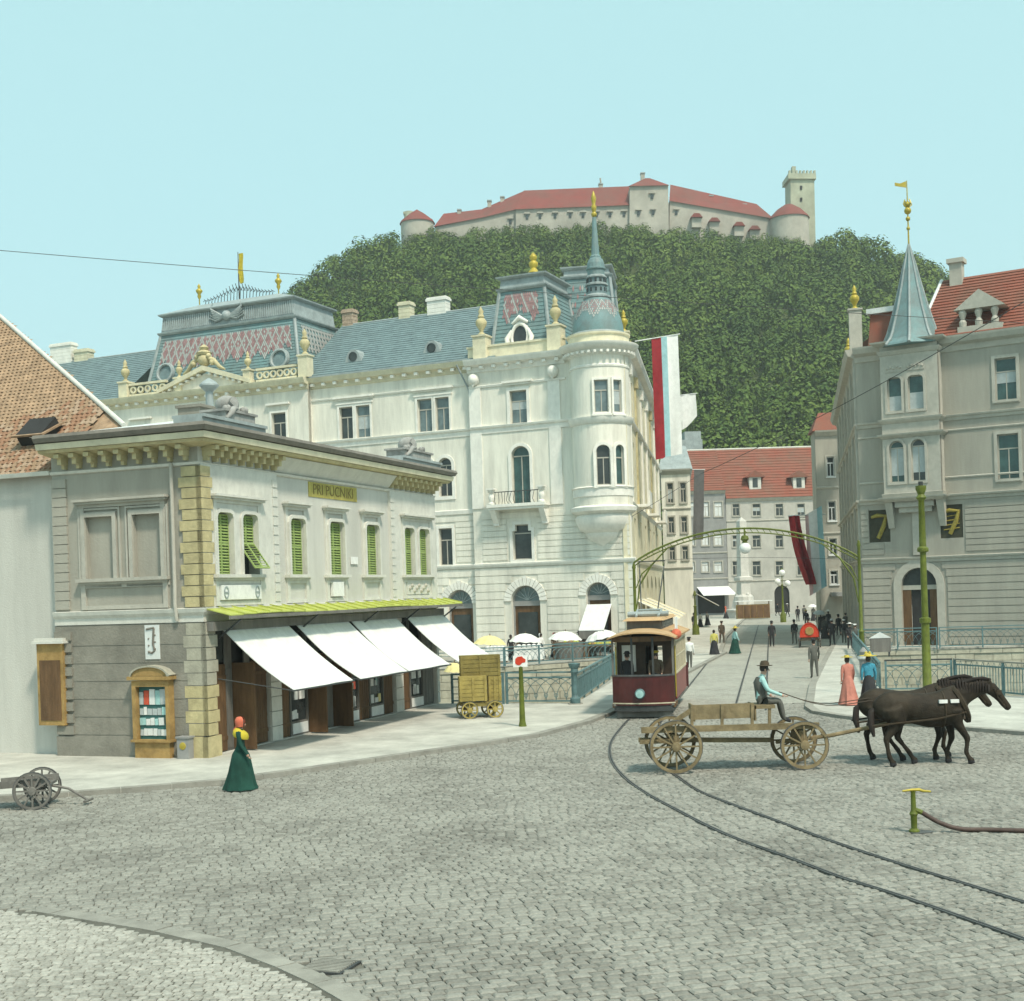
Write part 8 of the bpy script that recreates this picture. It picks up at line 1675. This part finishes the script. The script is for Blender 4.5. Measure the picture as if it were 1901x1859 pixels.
# ================================================================== pair of dark horses
def remesh_body(mb, voxel, smooth=6):        # one continuous skin over overlapping limbs
    me = bpy.data.meshes.new('clay'); me.from_pydata(mb.v,[],mb.f); ob = bpy.data.objects.new('clay',me); COL.objects.link(ob)
    r = ob.modifiers.new('r','REMESH'); r.mode = 'VOXEL'; r.voxel_size = voxel; s = ob.modifiers.new('s','SMOOTH'); s.factor = .5; s.iterations = smooth
    out = bpy.data.meshes.new_from_object(ob.evaluated_get(bpy.context.evaluated_depsgraph_get())); bpy.data.objects.remove(ob)
    vs = [v.co.copy() for v in out.vertices]; fs = [tuple(p.vertices) for p in out.polygons]; bpy.data.meshes.remove(out); return vs,fs
def horse(pos,label,ph,sc=1.17):
    B = MB()
    def limb(pts, ys=1.0, y=0.0, n=14):
        t = MB(); t.tube([(p[0],0,p[1]) for p in pts],[p[2] for p in pts],n); B.add([(v[0],v[1]*ys+y,v[2]) for v in t.v],t.f)
    limb([(-1.05,1.16,.08),(-1.0,1.18,.18),(-.90,1.20,.27),(-.74,1.225,.335),(-.58,1.235,.335),(-.40,1.225,.305),(-.18,1.175,.325),(.08,1.135,.36),(.34,1.15,.385),(.54,1.20,.375),(.70,1.22,.31),(.82,1.20,.22),(.90,1.18,.10)],.78,0,20); limb([(.40,1.36,.20),(.58,1.42,.20),(.75,1.45,.2)],.5)
    limb([(.50,1.30,.31),(.72,1.40,.27),(.95,1.50,.215),(1.18,1.57,.165),(1.38,1.60,.13)],.58); limb([(1.30,1.60,.11),(1.42,1.55,.14),(1.54,1.43,.115),(1.66,1.28,.09),(1.75,1.16,.082),(1.80,1.10,.065)],.72)
    hind = [((-.60,.95),(-.86,.57),(-.80,.20),(-.73,.06)),((-.50,.93),(-.52,.56),(-.28,.24),(-.18,.06))]; fore = [((.64,.86),(.84,.54),(.80,.25),(.90,.06)),((.58,.84),(.62,.52),(.50,.22),(.53,.06))]
    if ph: hind = hind[::-1]; fore = fore[::-1]
    for i,(a,b,c,d) in enumerate(hind):
        y = -.17 if i == 0 else .17
        limb([(-.70,1.22,.24),(-.66,1.05,.225),(a[0],a[1],.175),((a[0]*.45+b[0]*.55),(a[1]*.45+b[1]*.55),.105),(b[0],b[1],.072),((b[0]+c[0])/2,(b[1]+c[1])/2,.05),(c[0],c[1],.06),((c[0]+d[0])/2,(c[1]+d[1])/2,.052),(d[0],d[1]+.03,.075),(d[0]+.01,.005,.082)],.80,y,12)
    for i,(a,b,c,d) in enumerate(fore):
        y = -.16 if i == 0 else .16
        limb([(.60,1.15,.20),(.62,1.0,.165),(a[0],a[1],.12),((a[0]+b[0])/2,(a[1]+b[1])/2,.085),(b[0],b[1],.072),((b[0]+c[0])/2,(b[1]+c[1])/2,.05),(c[0],c[1],.06),((c[0]+d[0])/2,(c[1]+d[1])/2,.05),(d[0],d[1]+.03,.075),(d[0]+.01,.005,.082)],.82,y,12)
    for sg in (-1,1): B.lathe([(.0,1.60),(.045,1.64),(.04,1.70),(.018,1.77),(0,1.79)],(1.38,sg*.075),8)
    vs,fs = remesh_body(B,.024,11); ex = MB()
    for sg in (-1,1): ex.ball((1.53,sg*.088,1.47),.022,6,1); ex.ball((1.80,sg*.04,1.13),.012,5,1)
    k_ = len(vs); mi = [1 if sum(vs[i].z for i in f)/len(f) < .085 else 0 for f in fs]; vs = vs+[Vector(v) for v in ex.v]; fs = fs+[tuple(i+k_ for i in f) for f in ex.f]; mi += ex.m; vs = [v*sc for v in vs]
    M = Matrix.Translation(pos); S = Thing('horse',pos,label,'horse','pair of horses drawing the wagon'); b = MB(M); b.add(vs,[]); b.f = list(fs); b.m = list(mi); S.part(b,'body',['horse','black'],smooth=80)
    Mk = M@Matrix.Diagonal((sc,sc,sc,1)); t = MB(Mk); t.tube([(-.98,0,1.24),(-1.10,0,1.14),(-1.12,0,.9),(-1.06,0,.62)],[.05,.07,.075,.03],8); S.part(t,'tail','hair',smooth=60)
    t = MB(Mk); pts = [(.66,0,1.66),(.85,0,1.70),(1.05,0,1.74),(1.25,0,1.76),(1.42,0,1.73)]; t.tube(pts,[.03,.05,.055,.05,.03],6)
    for q in range(12): x = .7+q*.06; t.tube([(x,-.02,1.70+.03*math.sin(q)),(x-.02,-.10,1.62),(x-.03,-.125,1.48)],[.03,.028,.008],5); S.part(t,'mane','hair',smooth=60)
    t = MB(Mk@Matrix.Translation((.76,0,1.24))@Matrix.Rotation(-.42,4,'Y')@Matrix.Rotation(PI/2,4,'Y')); t.lathe([(.28,-.05),(.35,-.04),(.37,.02),(.32,.06),(.28,-.05)],(0,0),20,0,rx=1.18,ry=.80); S.part(t,'collar','leather',smooth=50)
    for x in (.32,.56):
        for sg in (-1,1): t = MB(Mk); t.box(x-.09,x+.08,sg*.285-.03,sg*.285+.03,1.30,1.37); S.part(t,'harness_pad','whitec')
    t = MB(Mk); t.tube([(.36,math.cos(a)*.302,1.155+math.sin(a)*.378) for a in [i*PI/10 for i in range(21)]],.022,5); S.part(t,'girth_strap','leather')
    for sg in (-1,1): t = MB(Mk); t.tube([(.80,sg*.28,1.10),(.2,sg*.30,.98),(-.6,sg*.31,.92),(-1.15,sg*.22,.86)],.020,5); S.part(t,'trace','leather')
    t = MB(Mk); t.tube([(1.45,-.10,1.56),(1.52,-.10,1.38),(1.66,-.075,1.18),(1.72,0,1.10),(1.66,.075,1.18),(1.52,.10,1.38),(1.45,.10,1.56)],.014,5); t.tube([(1.66,-.075,1.18),(1.68,0,1.27),(1.66,.075,1.18)],.014,5); S.part(t,'bridle','leather')
    for sg in (-1,1): t = MB(Mk); t.box(1.50,1.60,sg*.11-.008,sg*.11+.008,1.42,1.52); S.part(t,'blinker','leather')
    return S
hx = at(1704,1300,WD).x
horse(Vector((hx,WD-.42,.035)),'near dark brown horse in harness stepping forward before the wagon',0); horse(Vector((hx-.12,WD+.52,.035)),'far dark horse of the pair half hidden beside the near one',1)
for dy,q0 in ((-.25,0),(.3,1)): b = MB(); b.tube(smooth_path([Vector((sp_.x+.50,WD-.05+(-.12 if q0 == 0 else .12),sp_.z+.29)),Vector((sp_.x+1.6,WD+dy,sp_.z-.05)),Vector((hx-.9,WD+dy-.2*0,1.66)),Vector((hx+.9,WD+dy,1.74))],5),.012,5); single('rein',b,'leather','dark leather rein from the driver to the '+('near' if q0 == 0 else 'far')+' horse','rein','reins of the wagon')

# ================================================================== red hooded carriage up the street
p = gnd(1503,1203); Mv = Matrix.Translation(p)@Matrix.Rotation(-.2,4,'Z'); T = Thing('carriage',p,'carriage with a bright red rounded hood seen from behind','carriage'); k = p.y/FPX
for x in (-.72,.72): wheel(T,Mv@Matrix.Translation((x,0,.55))@Matrix.Rotation(PI/2,4,'Z'),.55,.06,10,'wood_cart'); wheel(T,Mv@Matrix.Translation((x*.85,1.7,.42))@Matrix.Rotation(PI/2,4,'Z'),.42,.06,10,'wood_cart')
b = MB(Mv); n = 14
vs = []
for y,s in ((-.25,.9),(-.3,1.0),(.5,1.02),(.95,.9)):
    for i in range(n+1): t = PI*i/n; vs.append((.66*s*math.cos(t)*(1.0),y,.75+max(0,.98*s*math.sin(t)**.8)))
b.add(vs,[(j*(n+1)+i,j*(n+1)+i+1,(j+1)*(n+1)+i+1,(j+1)*(n+1)+i) for j in range(3) for i in range(n)]+[tuple(range(n+1))]); T.part(b,'hood','red',smooth=50)
b = MB(Mv); b.box(-.6,.6,-.2,1.4,.55,.78); T.part(b,'body','brownc'); b = MB(Mv@Matrix.Translation((0,-.30,1.18))@Matrix.Rotation(PI/2,4,'X')); b.lathe([(.0,.03),(.26,.03),(.30,.0)],(0,0),16); T.part(b,'rear_window','wood_ochre'); b = MB(Mv); b.bar((-.7,0,.55),(.7,0,.55),.08); T.part(b,'axle','wood_cart')
q = Mv@Vector((0,1.3,1.1)); person(q,R_(80),1.74,'coachman in black on the box of the red carriage','black','black',hat='bowler',hatc='black',pose='sit',arm=(.6,.6))
